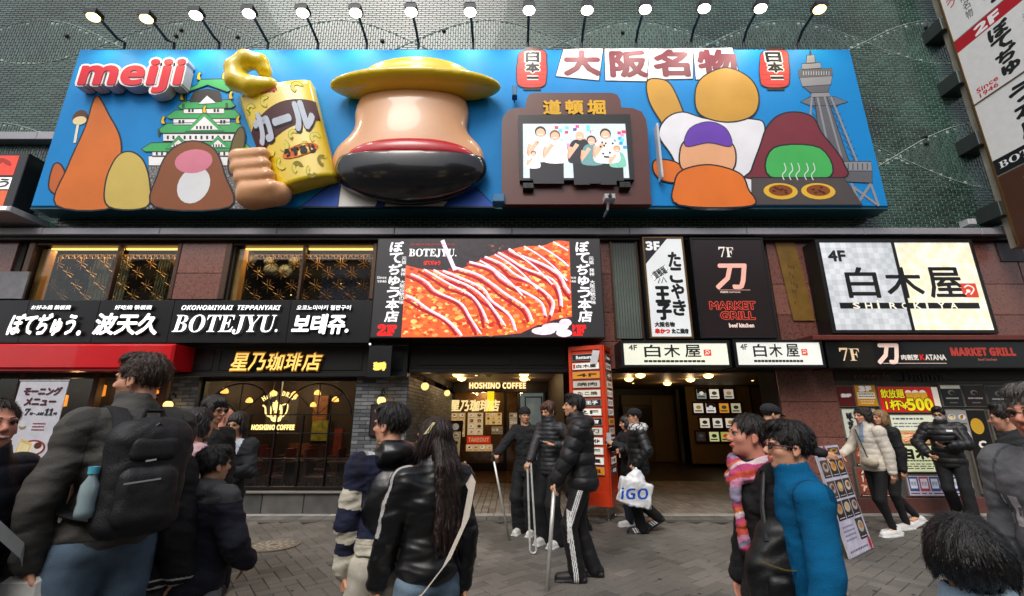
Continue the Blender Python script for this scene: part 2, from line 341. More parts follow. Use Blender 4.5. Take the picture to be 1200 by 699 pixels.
# ---------------------------------------------------------------- smooth organic solids from distance fields (surface nets)
def smin(a, b, k):
    if np.isscalar(k) and k <= 0: return np.minimum(a, b)
    h = np.clip(.5+.5*(b-a)/k, 0, 1); return b+(a-b)*h-k*h*(1-h)
class Field:
    def __init__(s): s.p = []
    def cap(s, a, b, ra, rb, k=.02, sub=False, g=None): s.p.append(('c', np.array(a, np.float32), np.array(b, np.float32), np.float32(ra), np.float32(rb), k, sub)); return s
    def ell(s, c, r, k=.02, rot=None, sub=False): s.p.append(('e', np.array(c, np.float32), np.array(r, np.float32), None if rot is None else np.array(rot, np.float32), 0, k, sub)); return s
    def box(s, c, r, rd=.01, k=.02, rot=None, sub=False): s.p.append(('b', np.array(c, np.float32), np.array(r, np.float32), None if rot is None else np.array(rot, np.float32), rd, k, sub)); return s
    def plane(s, c, n, k=.0): s.p.append(('p', np.array(c, np.float32), np.array(n, np.float32), 0, 0, k, True)); return s   # cuts away the side n points to
    def chain(s, pts, rs, k=.02):
        for i in range(len(pts)-1): s.cap(pts[i], pts[i+1], rs[i], rs[i+1], k)
        return s
    def bounds(s, pad=.02):
        lo = np.full(3, 1e9); hi = -lo
        for q in s.p:
            if q[6]: continue
            if q[0] == 'c':
                r = max(q[3], q[4])
                for e in (q[1], q[2]): lo = np.minimum(lo, e-r); hi = np.maximum(hi, e+r)
            else:
                r = np.full(3, (np.linalg.norm(q[2]) if q[0] == 'b' else q[2].max()) if q[3] is not None else 0)+(q[2] if q[3] is None else 0)+q[4]; lo = np.minimum(lo, q[1]-r); hi = np.maximum(hi, q[1]+r)
        return lo-pad, hi+pad
    def __call__(s, P):
        if len(P) > 9000 and len(s.p) > 6: return np.concatenate([s.ev(P[i:i+6000]) for i in range(0, len(P), 6000)])
        return s.ev(P)
    def ev(s, P):
        P = P.astype(np.float32); d = np.full(len(P), 1e3, np.float32); lo, hi = P.min(0), P.max(0)
        for q in s.p:
            if len(P) > 500 and q[0] != 'p' and not q[6]:      # pieces far from this block of points cannot matter
                if q[0] == 'c': r = max(q[3], q[4]); l2 = np.minimum(q[1], q[2])-r; h2 = np.maximum(q[1], q[2])+r
                else: r = q[2].max() if q[0] == 'e' else np.linalg.norm(q[2]); l2 = q[1]-r; h2 = q[1]+r
                g = np.maximum(0, np.maximum(l2-hi, lo-h2)); 
                if (g@g) > (.12+q[5])**2: continue
            if q[0] == 'c':
                a, b, ra, rb = q[1:5]; ab = b-a; pa = P-a; t = np.clip(pa@ab/max(1e-12, ab@ab), 0, 1)
                e = pa-t[:, None]*ab; dd = np.sqrt(np.einsum('ij,ij->i', e, e))-(ra+(rb-ra)*t)
            elif q[0] == 'e':
                v = P-q[1]
                if q[3] is not None: v = v@q[3]
                k0 = np.sqrt(((v/q[2])**2).sum(1)); k1 = np.sqrt(((v/q[2]**2)**2).sum(1))+1e-9; dd = k0*(k0-1)/k1
            elif q[0] == 'b':
                v = P-q[1]
                if q[3] is not None: v = v@q[3]
                v = np.abs(v)-(q[2]-q[4]); dd = np.sqrt((np.maximum(v, 0)**2).sum(1))+np.minimum(v.max(1), 0)-q[4]
            else: dd = -((P-q[1])@q[2])
            if q[6]: d = -smin(-d, dd, q[5]) if q[0] != 'p' else -smin(-d, dd, q[5])
            else: d = smin(d, dd, q[5])
        return d
def nets(fn, lo, hi, h):
    B = 6; lo = np.array(lo, float); n = np.maximum(2, np.ceil((np.array(hi)-lo)/h).astype(int)); nb = -(-n//B)+1; n = nb*B
    gi = np.stack(np.meshgrid(*[np.arange(k) for k in nb], indexing='ij'), -1).reshape(-1, 3)
    cen = lo+(gi*B+(B-1)/2)*h; dc = fn(cen); act = np.abs(dc) < (B*.9*h+.03)
    D = np.repeat(np.repeat(np.repeat(dc.reshape(nb), B, 0), B, 1), B, 2).astype(np.float32)
    ga = gi[act]; off = np.stack(np.meshgrid(*[np.arange(B)]*3, indexing='ij'), -1).reshape(-1, 3)
    idx = (ga[:, None, :]*B+off[None]).reshape(-1, 3)
    for s in range(0, len(idx), 400000):
        q = idx[s:s+400000]; D[q[:, 0], q[:, 1], q[:, 2]] = fn((lo+q*h).astype(np.float32))
    S = D < 0
    c = S[:-1, :-1, :-1].astype(np.int8)
    for a, b, e in ((1, 0, 0), (0, 1, 0), (0, 0, 1), (1, 1, 0), (1, 0, 1), (0, 1, 1), (1, 1, 1)):
        c = c+S[a:n[0]-1+a, b:n[1]-1+b, e:n[2]-1+e]
    cells = np.argwhere((c > 0) & (c < 8))
    if len(cells) == 0: return np.zeros((0, 3)), np.zeros((0, 4), int)
    idm = np.full(tuple(n-1), -1, np.int32); idm[cells[:, 0], cells[:, 1], cells[:, 2]] = np.arange(len(cells))
    acc = np.zeros((len(cells), 3)); cnt = np.zeros(len(cells)); cr = [(i, j, k) for i in (0, 1) for j in (0, 1) for k in (0, 1)]
    for a in cr:
        for ax in range(3):
            if a[ax]: continue
            b = list(a); b[ax] = 1; pa = cells+np.array(a); pb = cells+np.array(b)
            da = D[pa[:, 0], pa[:, 1], pa[:, 2]]; db = D[pb[:, 0], pb[:, 1], pb[:, 2]]; m = (da < 0) != (db < 0)
            t = np.where(m, da/(da-db+1e-12), 0); q = np.tile(np.array(a, float), (len(cells), 1)); q[:, ax] += t
            acc += q*m[:, None]; cnt += m
    V = lo+(cells+acc/cnt[:, None])*h; F = []
    for ax in range(3):
        sl = [slice(None)]*3; s2 = [slice(None)]*3; sl[ax] = slice(0, -1); s2[ax] = slice(1, None)
        e = np.argwhere(S[tuple(sl)] != S[tuple(s2)]); u, w = (ax+1) % 3, (ax+2) % 3
        e = e[(e[:, u] > 0) & (e[:, w] > 0) & (e[:, u] < n[u]-1) & (e[:, w] < n[w]-1)]
        sg = S[e[:, 0], e[:, 1], e[:, 2]]
        def cid(du, dw):
            q = e.copy(); q[:, u] += du; q[:, w] += dw; return idm[q[:, 0], q[:, 1], q[:, 2]]
        q = np.stack([cid(-1, -1), cid(0, -1), cid(0, 0), cid(-1, 0)], 1); q[~sg] = q[~sg][:, ::-1]
        F.append(q[(q >= 0).all(1)])
    return V, np.concatenate(F)
def solid(name, fn, bounds, h, m, parent=None, colfn=None, xf=None, loc=None, midfn=None):
    V, F = nets(fn, bounds[0], bounds[1], h)
    cols = None; mi = None
    if colfn is not None: cols = colfn(V[F].mean(1))
    if midfn is not None: mi = midfn(V[F].mean(1))
    if xf is not None: V = V@np.array(xf[0]).T+np.array(xf[1])
    return mkobj(name, V, F, m, parent, True, cols, loc, mi)
# ================================================================ the street
FG = Frame((0, 0, -.02), (1, 0, 0), (0, 1, 0))
street = mkobj('street', [(-60, -30, -.032), (60, -30, -.032), (60, 7.45, -.032), (-60, 7.45, -.032)], [(0, 1, 2, 3)], M('joint_sand', (.05, .048, .045), .9, bump=.3), loc=(0, 0, -.02)); tag(street, kind='structure')
rx = []; BW = .13; rng = random.Random(3)
def ptone(x, y):
    z = mnoise((x*.55, y*.9, 3.1))*.5+mnoise((x*.2+4, y*.35, 9))*.6
    b = .32 if (math.floor((x+y*.35)/1.9) % 2) else .5
    return max(0, min(1, b+z*.45+rng.uniform(-.1, .1)))
def hb():
    out = []
    for r_ in range(-110, 150):
        for k in range(-62, 62):
            x0 = (k*4+r_)*BW; y0 = r_*BW
            out.append((x0+BW, y0+BW/2, 2*BW, BW, 0)); out.append((x0+BW*2.5, y0, BW, 2*BW, 0))
    return out
ca, sa = math.cos(R(38)), math.sin(R(38))
for (x, y, w, h, a) in hb():
    X = x*ca-y*sa; Y = x*sa+y*ca+2
    if not (2.6 < Y < 7.46-.06 and abs(X) < 13): continue
    if abs(X) > 1.35*(Y+1.2)+.6: continue
    rx.append((X, Y, w-.007, h-.007, 38, ptone(X, Y)))
MPAV = MT('paving_block', '#42403c', '#827d76', .72, .25, 55, .3, 1.1)
pieces(street, 'paver', MPAV, rx, FG, .022, .004, 300, 'paver_field')
mb = MB()
for _ in range(150):
    gx, gy, gr_ = rng.uniform(-8, 8), rng.uniform(3.6, 7.4), rng.uniform(.008, .022); n_ = 9
    mb.add([(gx+gr_*rng.uniform(.7, 1.2)*math.cos(k*6.283/n_), gy+gr_*rng.uniform(.7, 1.2)*math.sin(k*6.283/n_), .0048+rng.random()*.0006) for k in range(n_)], [tuple(range(n_))])
mb.build('gum_marks', M('old_gum', '#26242a', .8), street)['kind'] = 'stuff'
mb = MB()
for _ in range(60):
    gx, gy, gr_ = rng.uniform(-8, 8), rng.uniform(3.6, 7.4), rng.uniform(.008, .016); n_ = 8
    mb.add([(gx+gr_*rng.uniform(.7, 1.2)*math.cos(k*6.283/n_), gy+gr_*rng.uniform(.7, 1.2)*math.sin(k*6.283/n_), .0056+rng.random()*.0006) for k in range(n_)], [tuple(range(n_))])
mb.build('pale_gum_marks', M('pale_gum', '#8f8b84', .8), street)['kind'] = 'stuff'
for o in (street,): pass
# edge strip of larger setts and the kerb slabs along the shop fronts
edge = mkobj('pavement', [(-60, 7.45, -.028), (60, 7.45, -.028), (60, 8.6, -.028), (-60, 8.6, -.028)], [(0, 1, 2, 3)], M('joint_sand'), loc=(0, 7.45, -.018)); tag(edge, kind='structure')
rx = []
x = -12
while x < 12.5:
    w = .6; rx.append((x+w/2, 7.53, w-.008, .13, 0, rng.uniform(.1, .3)))
    x += w
x = -12
while x < 12.5:
    rx.append((x+.1, 7.73, .192, .235, 0, rng.uniform(.35, .75))); x += .2
pieces(edge, 'sett', MPAV, rx, FG, .024, .004, 130, 'sett_row')
rx = []
x = -12
while x < 12.5:
    w = .9; rx.append((x+w/2, 7.935, w-.006, .14, 0, rng.uniform(.7, 1))); x += w
MKERB = MT('kerb_granite', '#6d6a66', '#a5a29c', .6, .2, 90, .15, 3)
pieces(edge, 'kerb_slab', MKERB, rx, FG, .036, .006, 60, 'kerb_row')
# entrance floors (behind the facade line)
def floor_tiles(name, x0, x1, y0, y1, y2, tw, td, c0, c1):
    f = mkobj(name, [(x0, y0, -.024), (x1, y0, -.024), (x1, y2, -.024), (x0, y2, -.024)], [(0, 1, 2, 3)], M('joint_dark', (.03, .028, .026), .8), loc=(x0, y0, -.012)); tag(f, kind='structure')
    q = []; y = y0
    while y < y1:
        x = x0
        while x < x1: q.append((x+tw/2, y+td/2, tw-.008, td-.008, 0, rng.uniform(.2, .8))); x += tw
        y += td
    pieces(f, 'floor_tile', MT('entrance_tile', c0, c1, .5, .15, 60, .2, 1.5), q, FG, .018, .003, 150, 'tile_field')
    return f
fl1 = floor_tiles('entrance_floor', -1.85, 7.4, 8.02, 11.9, 18, .12, .24, '#5b544e', '#8f867c')
mkobj('tiled_floor', [(-1.85, 11.6, .006), (1.1, 11.6, .006), (1.1, 14.2, .006), (-1.85, 14.2, .006), ], [(0, 1, 2, 3)], M('glossy_brown_tile', (.16, .085, .04), .22, var=.3, vs=3), loc=(0, 11.6, .006))['kind'] = 'structure'
mkobj('tiled_floor', [(1.1, 12.0, .006), (11, 12.0, .006), (11, 17.4, .006), (1.1, 17.4, .006), ], [(0, 1, 2, 3)], M('dark_brown_tile', (.05, .038, .03), .3, var=.3, vs=2), loc=(1.1, 11.6, .006))['kind'] = 'structure'
# ================================================================ the building
bld = thing('commercial_building', 'dark green brick building with granite piers and shopfronts, filling the whole street side', 'building', (0, 8, 0))
MMORT = M('light_mortar', '#a4b5ab', .8, var=.2, vs=2, bump=.2)
MBRK = MT('glazed_green_brick', '#1b3229', '#44645a', .3, .12, 30, .35, .8, coat=.35)
WX0, WX1, WZ0, WZ1 = -13.5, 13.5, 5.07, 12.6
wall = MB().box(WX0, WX1, 8.0, 8.3, WZ0, WZ1).build('brick_wall', MMORT, bld)
FW = FY(8.0)
WAVES = ((W(130, 50, 8).x, W(600, 50, 8).z, (W(1013, 50, 8).x-W(130, 50, 8).x)/5, .6), (W(1050, 185, 8).x-4.2, W(1050, 183, 8).z, 4.2, .8))
def lens(x, z):
    """vertical brick fields: lens shapes between two crossing waves"""
    for (x0, zc, per, amp) in WAVES:
        s = math.sin(math.pi*(x-x0)/per)
        if abs(z-zc) < abs(s)*amp: return True
    return False
BL, BH = .172, .056; q = []
row = 0; z = WZ0+BH/2
BB = (-8.7, 6.8, 5.7, 8.8)                # hidden behind the billboard
hid = lambda x, z: BB[0] < x < BB[1] and BB[2] < z < BB[3]
while z < WZ1:
    x = WX0+(BL/2 if row % 2 else 0)+BL/2
    while x < WX1:
        if not lens(x, z) and not hid(x, z): q.append((x, z, BL-.012, BH-.0105, 0, min(1, max(0, .4+mnoise((x*.5, z*.5, 2))*.6+rng.uniform(-.25, .3)))))
        x += BL
    z += BH; row += 1
x = WX0; c = 0
while x < WX1:
    z = WZ0+(BL/2 if c % 2 else 0)+BL/2
    while z < WZ1:
        if lens(x, z) and not hid(x, z): q.append((x, z, BL-.012, BH-.0105, 90, min(1, max(0, .45+mnoise((x*.5, z*.5, 2))*.6+rng.uniform(-.25, .3)))))
        z += BL
    x += BH; c += 1
pieces(wall, 'brick', MBRK, q, FW, .011, .003, 300, 'brick_field', lift=lambda q: .002 if q[4] else 0)
mb = MB()
for (x0, zc, per, amp) in WAVES:
    for sg in (1, -1):
        pts = []; x = WX0
        while x <= WX1: pts.append((x, 7.986, zc+sg*amp*math.sin(math.pi*(x-x0)/per))); x += .12
        seg = []
        for p in pts:
            if hid(p[0], p[2]):
                if len(seg) > 1: mb.tube(seg, .009, 5, cap=False)
                seg = []
            else: seg.append(p)
        if len(seg) > 1: mb.tube(seg, .009, 5, cap=False)
mb.build('joint_line', MMORT, wall)
# small ventilation caps on the wall
for (px, py) in ((78, 42), (212, 35), (278, 43), (206, 42), (448, 48), (520, 36), (730, 38), (1085, 32), (1086, 168), (1085, 160)):
    p = W(px, py, 7.97); MB().lathe((p.x, p.y, p.z), [(.001, -.03), (.03, -.028), (.045, 0), (.045, .03)], 10, 'y').build('wall_cap', M('dark_rubber', (.02, .02, .02), .6), wall)
# metal cornice
MCOR = M('cornice_metal', '#a09fa6', .4, .15, var=.1, vs=1.2, bump=.05, bs=8, wear=.1)
mb = MB()
for i in range(12):
    x0 = -13.5+i*2.25; mb.bbox(x0+.003, x0+2.247, 7.8, 8.0, 4.93, 5.068, .01)
mb.build('cornice', MCOR, bld)
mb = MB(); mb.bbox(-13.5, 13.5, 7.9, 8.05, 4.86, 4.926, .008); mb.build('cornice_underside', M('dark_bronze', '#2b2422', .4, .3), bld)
z0, z1 = W(20, 165, 7.85).z, W(20, 156, 7.85).z
mb = MB(); mb.bbox(-13.5, -9.7, 7.8, 8.0, z0, z1, .01).bbox(-9.697, W(62, 160, 7.85).x+.3, 7.8, 8.0, z0, z1, .01); mb.build('upper_cornice', MCOR, bld)
# ---- granite cladding
MGRA = MT('red_granite', '#66403a', '#946457', .3, .06, 160, .3, 26, coat=.2)
FGR = FY(8.0)
back = MB().box(-13.5, -9.5, 8.06, 8.3, 2.6, 4.86).box(-6.5, -5.4, 8.06, 8.3, 2.6, 4.86).box(-2.6, 1.7, 8.06, 8.3, 2.4, 4.86).box(1.7, 13.5, 8.06, 8.3, 2.35, 4.86).box(4.75, 5.8, 8.06, 8.6, -.01, 2.6)
back.box(5.8, 13.5, 8.2, 8.5, -.01, 2.4).box(-13.5, -2.6, 8.12, 8.3, 2.3, 3.7)
gr = back.build('granite_wall', M('dark_joint', (.03, .025, .022), .8), bld)
q = []
def gp(x0, x1, zs, tone=.5):
    for a, b in zip(zs[:-1], zs[1:]): q.append(((x0+x1)/2, (a+b)/2, x1-x0-.008, b-a-.008, 0, min(1, max(0, tone+rng.uniform(-.25, .25)))))
zs = [2.35, 2.9, 3.45, 4.15, 4.86]
gp(-11.2, -9.62, [3.7, 4.25, 4.86]); gp(-12.8, -11.21, [3.7, 4.25, 4.86]); gp(-6.42, -5.55, [3.7, 4.22, 4.86], .7)
for x0, x1 in ((-2.62, -1.9), (1.3, 2.02)): gp(x0, x1, [2.4, 2.9, 3.45, 4.2, 4.86], .4)
gp(4.95, 5.9, [2.9, 3.4, 4.0, 4.86], .5); gp(8.95, 9.75, [2.9, 3.4, 4.0, 4.86], .4); gp(9.76, 10.9, [2.9, 3.4, 4.0, 4.86], .4)
gp(4.76, 5.79, [.0, .62, 1.22, 1.82, 2.42], .55)
pieces(gr, 'granite_panel', MGRA, q, Frame((0, 8.06, 0), (1, 0, 0), (0, 0, 1)), .05, .004)
q = []
for a, b in ((0, .62), (.62, 1.22), (1.22, 1.82), (1.82, 2.42)): q.append((-8.75, (a+b)/2, 1.3, b-a-.008, 0, .4))
pieces(gr, 'granite_panel', MGRA, [(8.75, k[1], 1.38, k[3], 0, .4) for k in q], Frame((4.75, 0, 0), (0, -1, 0), (0, 0, 1)), .03, .004) if False else None
# faded yellow banner strip hanging on the granite between the signs
F8 = FY(7.985)
p = Print(F8); p.ppoly([(908, 284), (931, 284), (955, 376), (930, 376)], '#7a5a1c'); p.ptext('営業中', 926, 300, 934, 360, '#5d4413', 1)
mk = p.build('faded_strip', bld, MA('print_matte', .6, var=.25, vs=5)); lab(mk, 'faded yellow strip on the granite')
# patched slate panel left end
x = W(10, 320, 7.99); mb = MB(); mb.bbox(-10.9, W(40, 330, 8).x-.1, 7.965, 8.0, 3.7, 4.24, .004); mb.build('patch_panel', M('grey_slab', '#77777b', .5, var=.2), gr)
x0 = W(1170, 290, 7.99).x; mb = MB(); mb.bbox(x0-.02, x0+.45, 7.985, 8.0, 4.45, 4.83, .004); mb.build('patch_panel', M('grey_slab2', '#3d3a40', .5, var=.3), gr)
# ---- upper windows with lattice
MDK = M('dark_frame', (.02, .018, .016), .35, .3)
MWARM = M('warm_strip_light', '#ffc765', .5, emis=2.6, var=.02)
MINT = M('dark_interior', (.02, .016, .014), .8, var=.4, vs=2)
def upper_window(x0, x1, mull, globes):
    wd = MB().box(x0-.1, x1+.1, 9.3, 9.32, 3.5, 4.9).box(x0-.1, x1+.1, 8.1, 9.3, 4.9, 4.92).box(x0-.1, x1+.1, 8.1, 9.3, 3.48, 3.5).box(x0-.12, x0-.1, 8.3, 9.3, 3.5, 4.9).box(x1+.1, x1+.12, 8.3, 9.3, 3.5, 4.9).build('window', MINT, bld)
    mb = MB()
    mb.bbox(x0-.12, x0, 8.0, 8.3, 3.7, 4.86, .01).bbox(x1, x1+.08, 8.0, 8.3, 3.7, 4.86, .01).bbox(x0, x1, 8.02, 8.2, 4.8, 4.86, .008).bbox(mull-.025, mull+.025, 8.03, 8.12, 3.7, 4.797, .006)
    mb.build('window_frame', M('bronze_frame', '#5a4438', .35, .5), wd)
    MB().bbox(x0+.01, x0+.16, 8.14, 8.28, 3.7, 4.77, .01).build('lit_jamb', M('gold_jamb', '#c58d4e', .4, .2), wd)
    MB().box(x0+.17, mull-.03, 8.15, 8.19, 4.755, 4.79).box(mull+.03, x1-.02, 8.15, 8.19, 4.755, 4.79).build('light_strip', MWARM, wd)
    MB().box(x0, x1, 8.13, 8.136, 3.7, 4.8).build('pane', glass(), wd)
    # lattice: rows of hexagon flowers, brass bars
    mb = MB(); s = .235; hh = s*.866
    def bar(a, b): mb.tube([(a[0], 8.42, a[1]), (b[0], 8.42, b[1])], .009, 4, cap=False)
    xx = x0+.1
    j = 0
    while xx < x1+.1:
        zz = 3.62-(hh if j % 2 else 0)/1
        while zz < 4.62:
            c0 = (xx, zz)
            for a in (90, 210, 330):
                e = (c0[0]+.13*math.cos(R(a)), c0[1]+.13*math.sin(R(a)))
                for da in (-16, 16): bar((c0[0]+.02*math.cos(R(a+da*5)), c0[1]+.02*math.sin(R(a+da*5))), (e[0]+.03*math.cos(R(a+da*5)), e[1]+.03*math.sin(R(a+da*5))))
            for a in (30, 150, 270):
                e = (c0[0]+.135*math.cos(R(a)), c0[1]+.135*math.sin(R(a))); bar(c0, e)
            zz += .47
        xx += s; j += 1
    for zz in (4.66, 4.75): bar((x0, zz), (x1, zz))
    for k in range(int((x1-x0)/.12)):
        xx = x0+.12+k*.12; bar((xx-.05, 4.66), (xx, 4.75)); bar((xx, 4.75), (xx+.05, 4.66)); bar((xx-.045, 4.75), (xx-.012, 4.70)); bar((xx+.045, 4.75), (xx+.012, 4.70))
    mb.build('lattice', M('brass_lattice', '#7a5a36', .4, .6), wd)
    # curtains hung behind
    mb = MB()
    for (cx, cw, cc) in ((.12, .18, (.10, .11, .09)), (.3, .13, (.16, .17, .17)), (.62, .12, (.09, .1, .07)), (.74, .14, (.14, .17, .14))):
        X0 = x0+(x1-x0)*cx; n = 8; 
        for k in range(n): mb.box(X0+k*cw/n*2, X0+(k+.9)*cw/n*2, 8.9+.02*(k % 2), 8.93+.02*(k % 2), 3.5, 4.9, cc)
    if not globes: mb.build('curtain', MA('curtain_cloth', .9, var=.2), wd, colored=True)
    ld = bpy.data.lights.new('window_light', 'AREA'); ld.shape = 'RECTANGLE'; ld.size = x1-x0-.3; ld.size_y = .05; ld.energy = 26*EM; ld.color = (1, .68, .3)
    lo = bpy.data.objects.new('window_light', ld); link(lo); lo.location = ((x0+x1)/2, 8.3, 4.79); lo.rotation_euler = (R(20), 0, 0)
    if globes:
        for (px, py, r) in ((291, 302, .17), (318, 316, .15), (335, 318, .14), (315, 307, .1), (345, 308, .12), (275, 312, .13)):
            p = W(px, py, 8.75); g = MB().ball(p, r, 16, 10).build('globe_lamp', M('milky_glass', '#a9a8a0', .25, var=.03, spec=.6), wd, True)
            MB().tube([(p.x, p.y, p.z+r), (p.x, p.y, 4.9)], .006, 5).build('cord', MDK, wd)
        for (px, py) in ((304, 318), (341, 346), (400, 333), (421, 333)):
            p = W(px, py, 9.1); MB().ball(p, .015, 8, 6).build('bulb', MWARM, wd)
        MB().box(x1-1.5, x1-.2, 9.25, 9.29, 3.6, 4.8).build('back_panel', M('blue_interior', '#15275c', .6, var=.5, vs=1.5), wd)
        MB().box(x0+.5, x0+1.5, 9.2, 9.28, 3.5, 3.9).build('back_panel', M('amber_interior', '#6b3c12', .6, var=.6, vs=3), wd)
upper_window(-9.28, -6.5, W(131, 318, 8).x, False)
upper_window(-5.44, -2.7, W(352, 318, 8).x, True)
# louvred vent window between the screen and the 3F sign
vx0, vx1 = W(719, 340, 8).x, W(748, 340, 8).x
vw = MB().box(vx0, vx1, 7.99, 8.03, 2.95, 4.85).build('frosted_window', M('frosted_glass', '#6d7a74', .25, var=.2, vs=1.5), bld)
mb = MB()
for k in range(9): xx = vx0+.03+k*(vx1-vx0-.06)/8; mb.box(xx-.004, xx+.004, 7.98, 7.99, 2.95, 4.85)
mb.box(vx0-.03, vx0, 7.95, 8.0, 2.95, 4.86).box(vx1, vx1+.03, 7.95, 8.0, 2.95, 4.86); mb.build('glazing_bar', M('bronze_frame'), vw)
# ---- coffee shop front
MBLK = M('black_painted_wood', '#191b1c', .38, var=.2, vs=2, bump=.05, bs=30)
fas = MB()
X0, X1 = W(201, 422, 7.86).x, -1.86
fas.bbox(X0, X1, 7.86, 8.1, 2.27, 2.86, .01).bbox(X0-.02, X1+.02, 7.8, 7.857, 2.24, 2.3, .01).bbox(X0-.02, X1+.02, 7.8, 7.857, 2.79, 2.86, .01)
fa = fas.build('coffee_shop_fascia', MBLK, bld)
mb = MB()
for (a, b) in ((X0+.08, X0+.75), (X0+.85, W(425, 422, 7.86).x), (W(432, 422, 7.86).x, X1-.08)):
    for (x0, x1, z0, z1) in ((a, b, 2.36, 2.38), (a, b, 2.71, 2.73), (a, a+.02, 2.38, 2.71), (b-.02, b, 2.38, 2.71)): mb.bbox(x0, x1, 7.845, 7.86, z0, z1, .004)
mb.build('moulding', MBLK, fa)
# lintel above the recessed entrance
lt = MB().bbox(-1.86, 1.02, 7.98, 8.25, 2.33, 2.95, .01).bbox(-1.84, 1.0, 7.93, 7.977, 2.33, 2.4, .008).bbox(-1.84, 1.0, 7.93, 7.977, 2.86, 2.93, .008).build('entrance_lintel', M('black_lintel', '#141210', .4, var=.2), bld)
mb = MB()
for (a, b) in ((-1.7, .0), (.1, .95)):
    for (x0, x1, z0, z1) in ((a, b, 2.46, 2.48), (a, b, 2.78, 2.8), (a, a+.02, 2.48, 2.78), (b-.02, b, 2.48, 2.78)): mb.bbox(x0, x1, 7.965, 7.98, z0, z1, .004)
mb.build('moulding', MBLK, lt)
# grey brick piers
MGB = MT('grey_brick', '#45474a', '#7d8083', .6, .3, 50, .2, 3)
def pier(x0, x1, z0, z1, side=None, y1=14.0):
    m_ = MB().box(x0, x1, 8.0, 8.3, z0, z1); 
    if side: m_.box(x1-.12, x1-.001, 8.3, y1, z0, z1)
    o = m_.build('brick_pier', M('grey_mortar', (.1, .1, .1), .8), bld)
    q = []; r = 0; z = z0
    while z < z1-.02:
        x = x0-(.115 if r % 2 else 0)
        while x < x1:
            a, b = max(x, x0), min(x+.23, x1)
            if b-a > .03: q.append(((a+b)/2, z+.0325, b-a-.01, .055, 0, rng.random()))
            x += .23
        z += .065; r += 1
    pieces(o, 'brick', MGB, q, FY(8.0), .012, .003, 300, 'brick_field')
    if side:
        q = []; r = 0; z = z0
        while z < z1-.02:
            y = 8.0-(.115 if r % 2 else 0)
            while y < y1:
                a, b = max(y, 8.0), min(y+.23, y1)
                if b-a > .03: q.append(((a+b)/2, z+.0325, b-a-.01, .055, 0, rng.random()))
                y += .23
            z += .065; r += 1
        pieces(o, 'side_brick', MGB, q, Frame((x1, 0, 0), (0, 1, 0), (0, 0, 1)), .012, .003, 120, 'side_brick_field')
    return o
pier(X0, -5.6, 0, 2.26); pier(-2.78, -1.86, 0, 2.26, True)
# black framed poster on the right pier
# plinth under the window
q = []
for k in range(4): q.append((-5.55+.35+k*.695, .165, .685, .33, 0, rng.random()))
ph = MB().box(-5.6, -2.78, 7.98, 8.3, 0, .34).build('plinth', M('dark_joint'), bld)
pieces(ph, 'stone_slab', MT('grey_stone', '#4a4947', '#6e6c68', .55, .25, 30, .25, 5), q, FY(7.975), .03, .006)
MB().bbox(-5.62, -2.76, 7.9, 8.02, .332, .36, .006).build('sill', M('stone_sill', '#777571', .5), ph)
# the shop window
win = MB().box(-5.6, -2.78, 8.16, 8.166, .36, 2.26).build('window', glass(), bld)
mb = MB(); wx0, wx1 = -5.6, -2.78
mb.bbox(wx0, wx0+.05, 8.1, 8.2, .36, 2.26, .005).bbox(wx1-.05, wx1, 8.1, 8.2, .36, 2.26, .005).bbox(wx0+.05, wx1-.05, 8.1, 8.2, .36, .41, .005).bbox(wx0+.05, wx1-.05, 8.1, 8.2, 2.19, 2.26, .005)
for k in range(1, 6):
    xx = wx0+k*(wx1-wx0)/6; mb.bbox(xx-.012, xx+.012, 8.12, 8.18, .41, 2.19 if k == 3 else 1.6+.0, .004)
for zz in (.86, 1.28, 1.6): mb.bbox(wx0+.05, wx1-.05, 8.125, 8.175, zz-.01, zz+.01, .004)
for cx in (wx0+(wx1-wx0)/4, wx0+3*(wx1-wx0)/4):
    r = (wx1-wx0)/4-.1; mb.tube([(cx+r*math.cos(R(a)), 8.15, 1.6+.55*math.sin(R(a))) for a in range(0, 181, 10)], .014, 6)
    for a in (45, 90, 135): mb.tube([(cx, 8.15, 1.6), (cx+r*math.cos(R(a)), 8.15, 1.6+.55*math.sin(R(a)))], .009, 5)
mb.build('window_frame', M('black_steel', (.012, .012, .012), .35, .4), win)
p = Print(FY(8.15)); GOLD = '#ffdf8a'
fr = p.fr
for i, ch in enumerate('𝗛𝗔𝗡𝗗 𝗗𝗥𝗜𝗣'):
    if ch == ' ': continue
    a = R(127-i*9.2); c0 = fr.px(324, 492); rr = .46
    p.text(ch, c0[0]+rr*math.cos(a)-.026, c0[1]+rr*math.sin(a)-.04, c0[0]+rr*math.cos(a)+.026, c0[1]+rr*math.sin(a)+.04, GOLD, 1, rot=math.degrees(a)-90, bold=.003)
p.ptext('𝗛𝗢𝗦𝗛𝗜𝗡𝗢 𝗖𝗢𝗙𝗙𝗘𝗘', 295, 498, 345, 504, GOLD, 1, bold=.003)
p.ppoly(smoothpts([(317, 478), (318, 493), (329, 493), (331, 478), (328, 474), (320, 474)], 4), GOLD, 1)
p.pell(324, 472.5, 4.5, 1.2, GOLD, 1); p.pell(324, 470.5, 1, 1.2, GOLD, 1)
p.pline(smoothpts([(318, 489), (312, 486), (311, 478), (308, 475)], 6, False), .028, GOLD, 1); p.pline(smoothpts([(331, 475), (337, 474), (336, 483), (331, 489)], 6, False), .022, GOLD, 1)
p.ptext('H', 320, 481, 328, 489, '#5a3a14', 3, bold=.003)
p.build('window_lettering', win, MA('gold_lit_print', .5, 1.5))
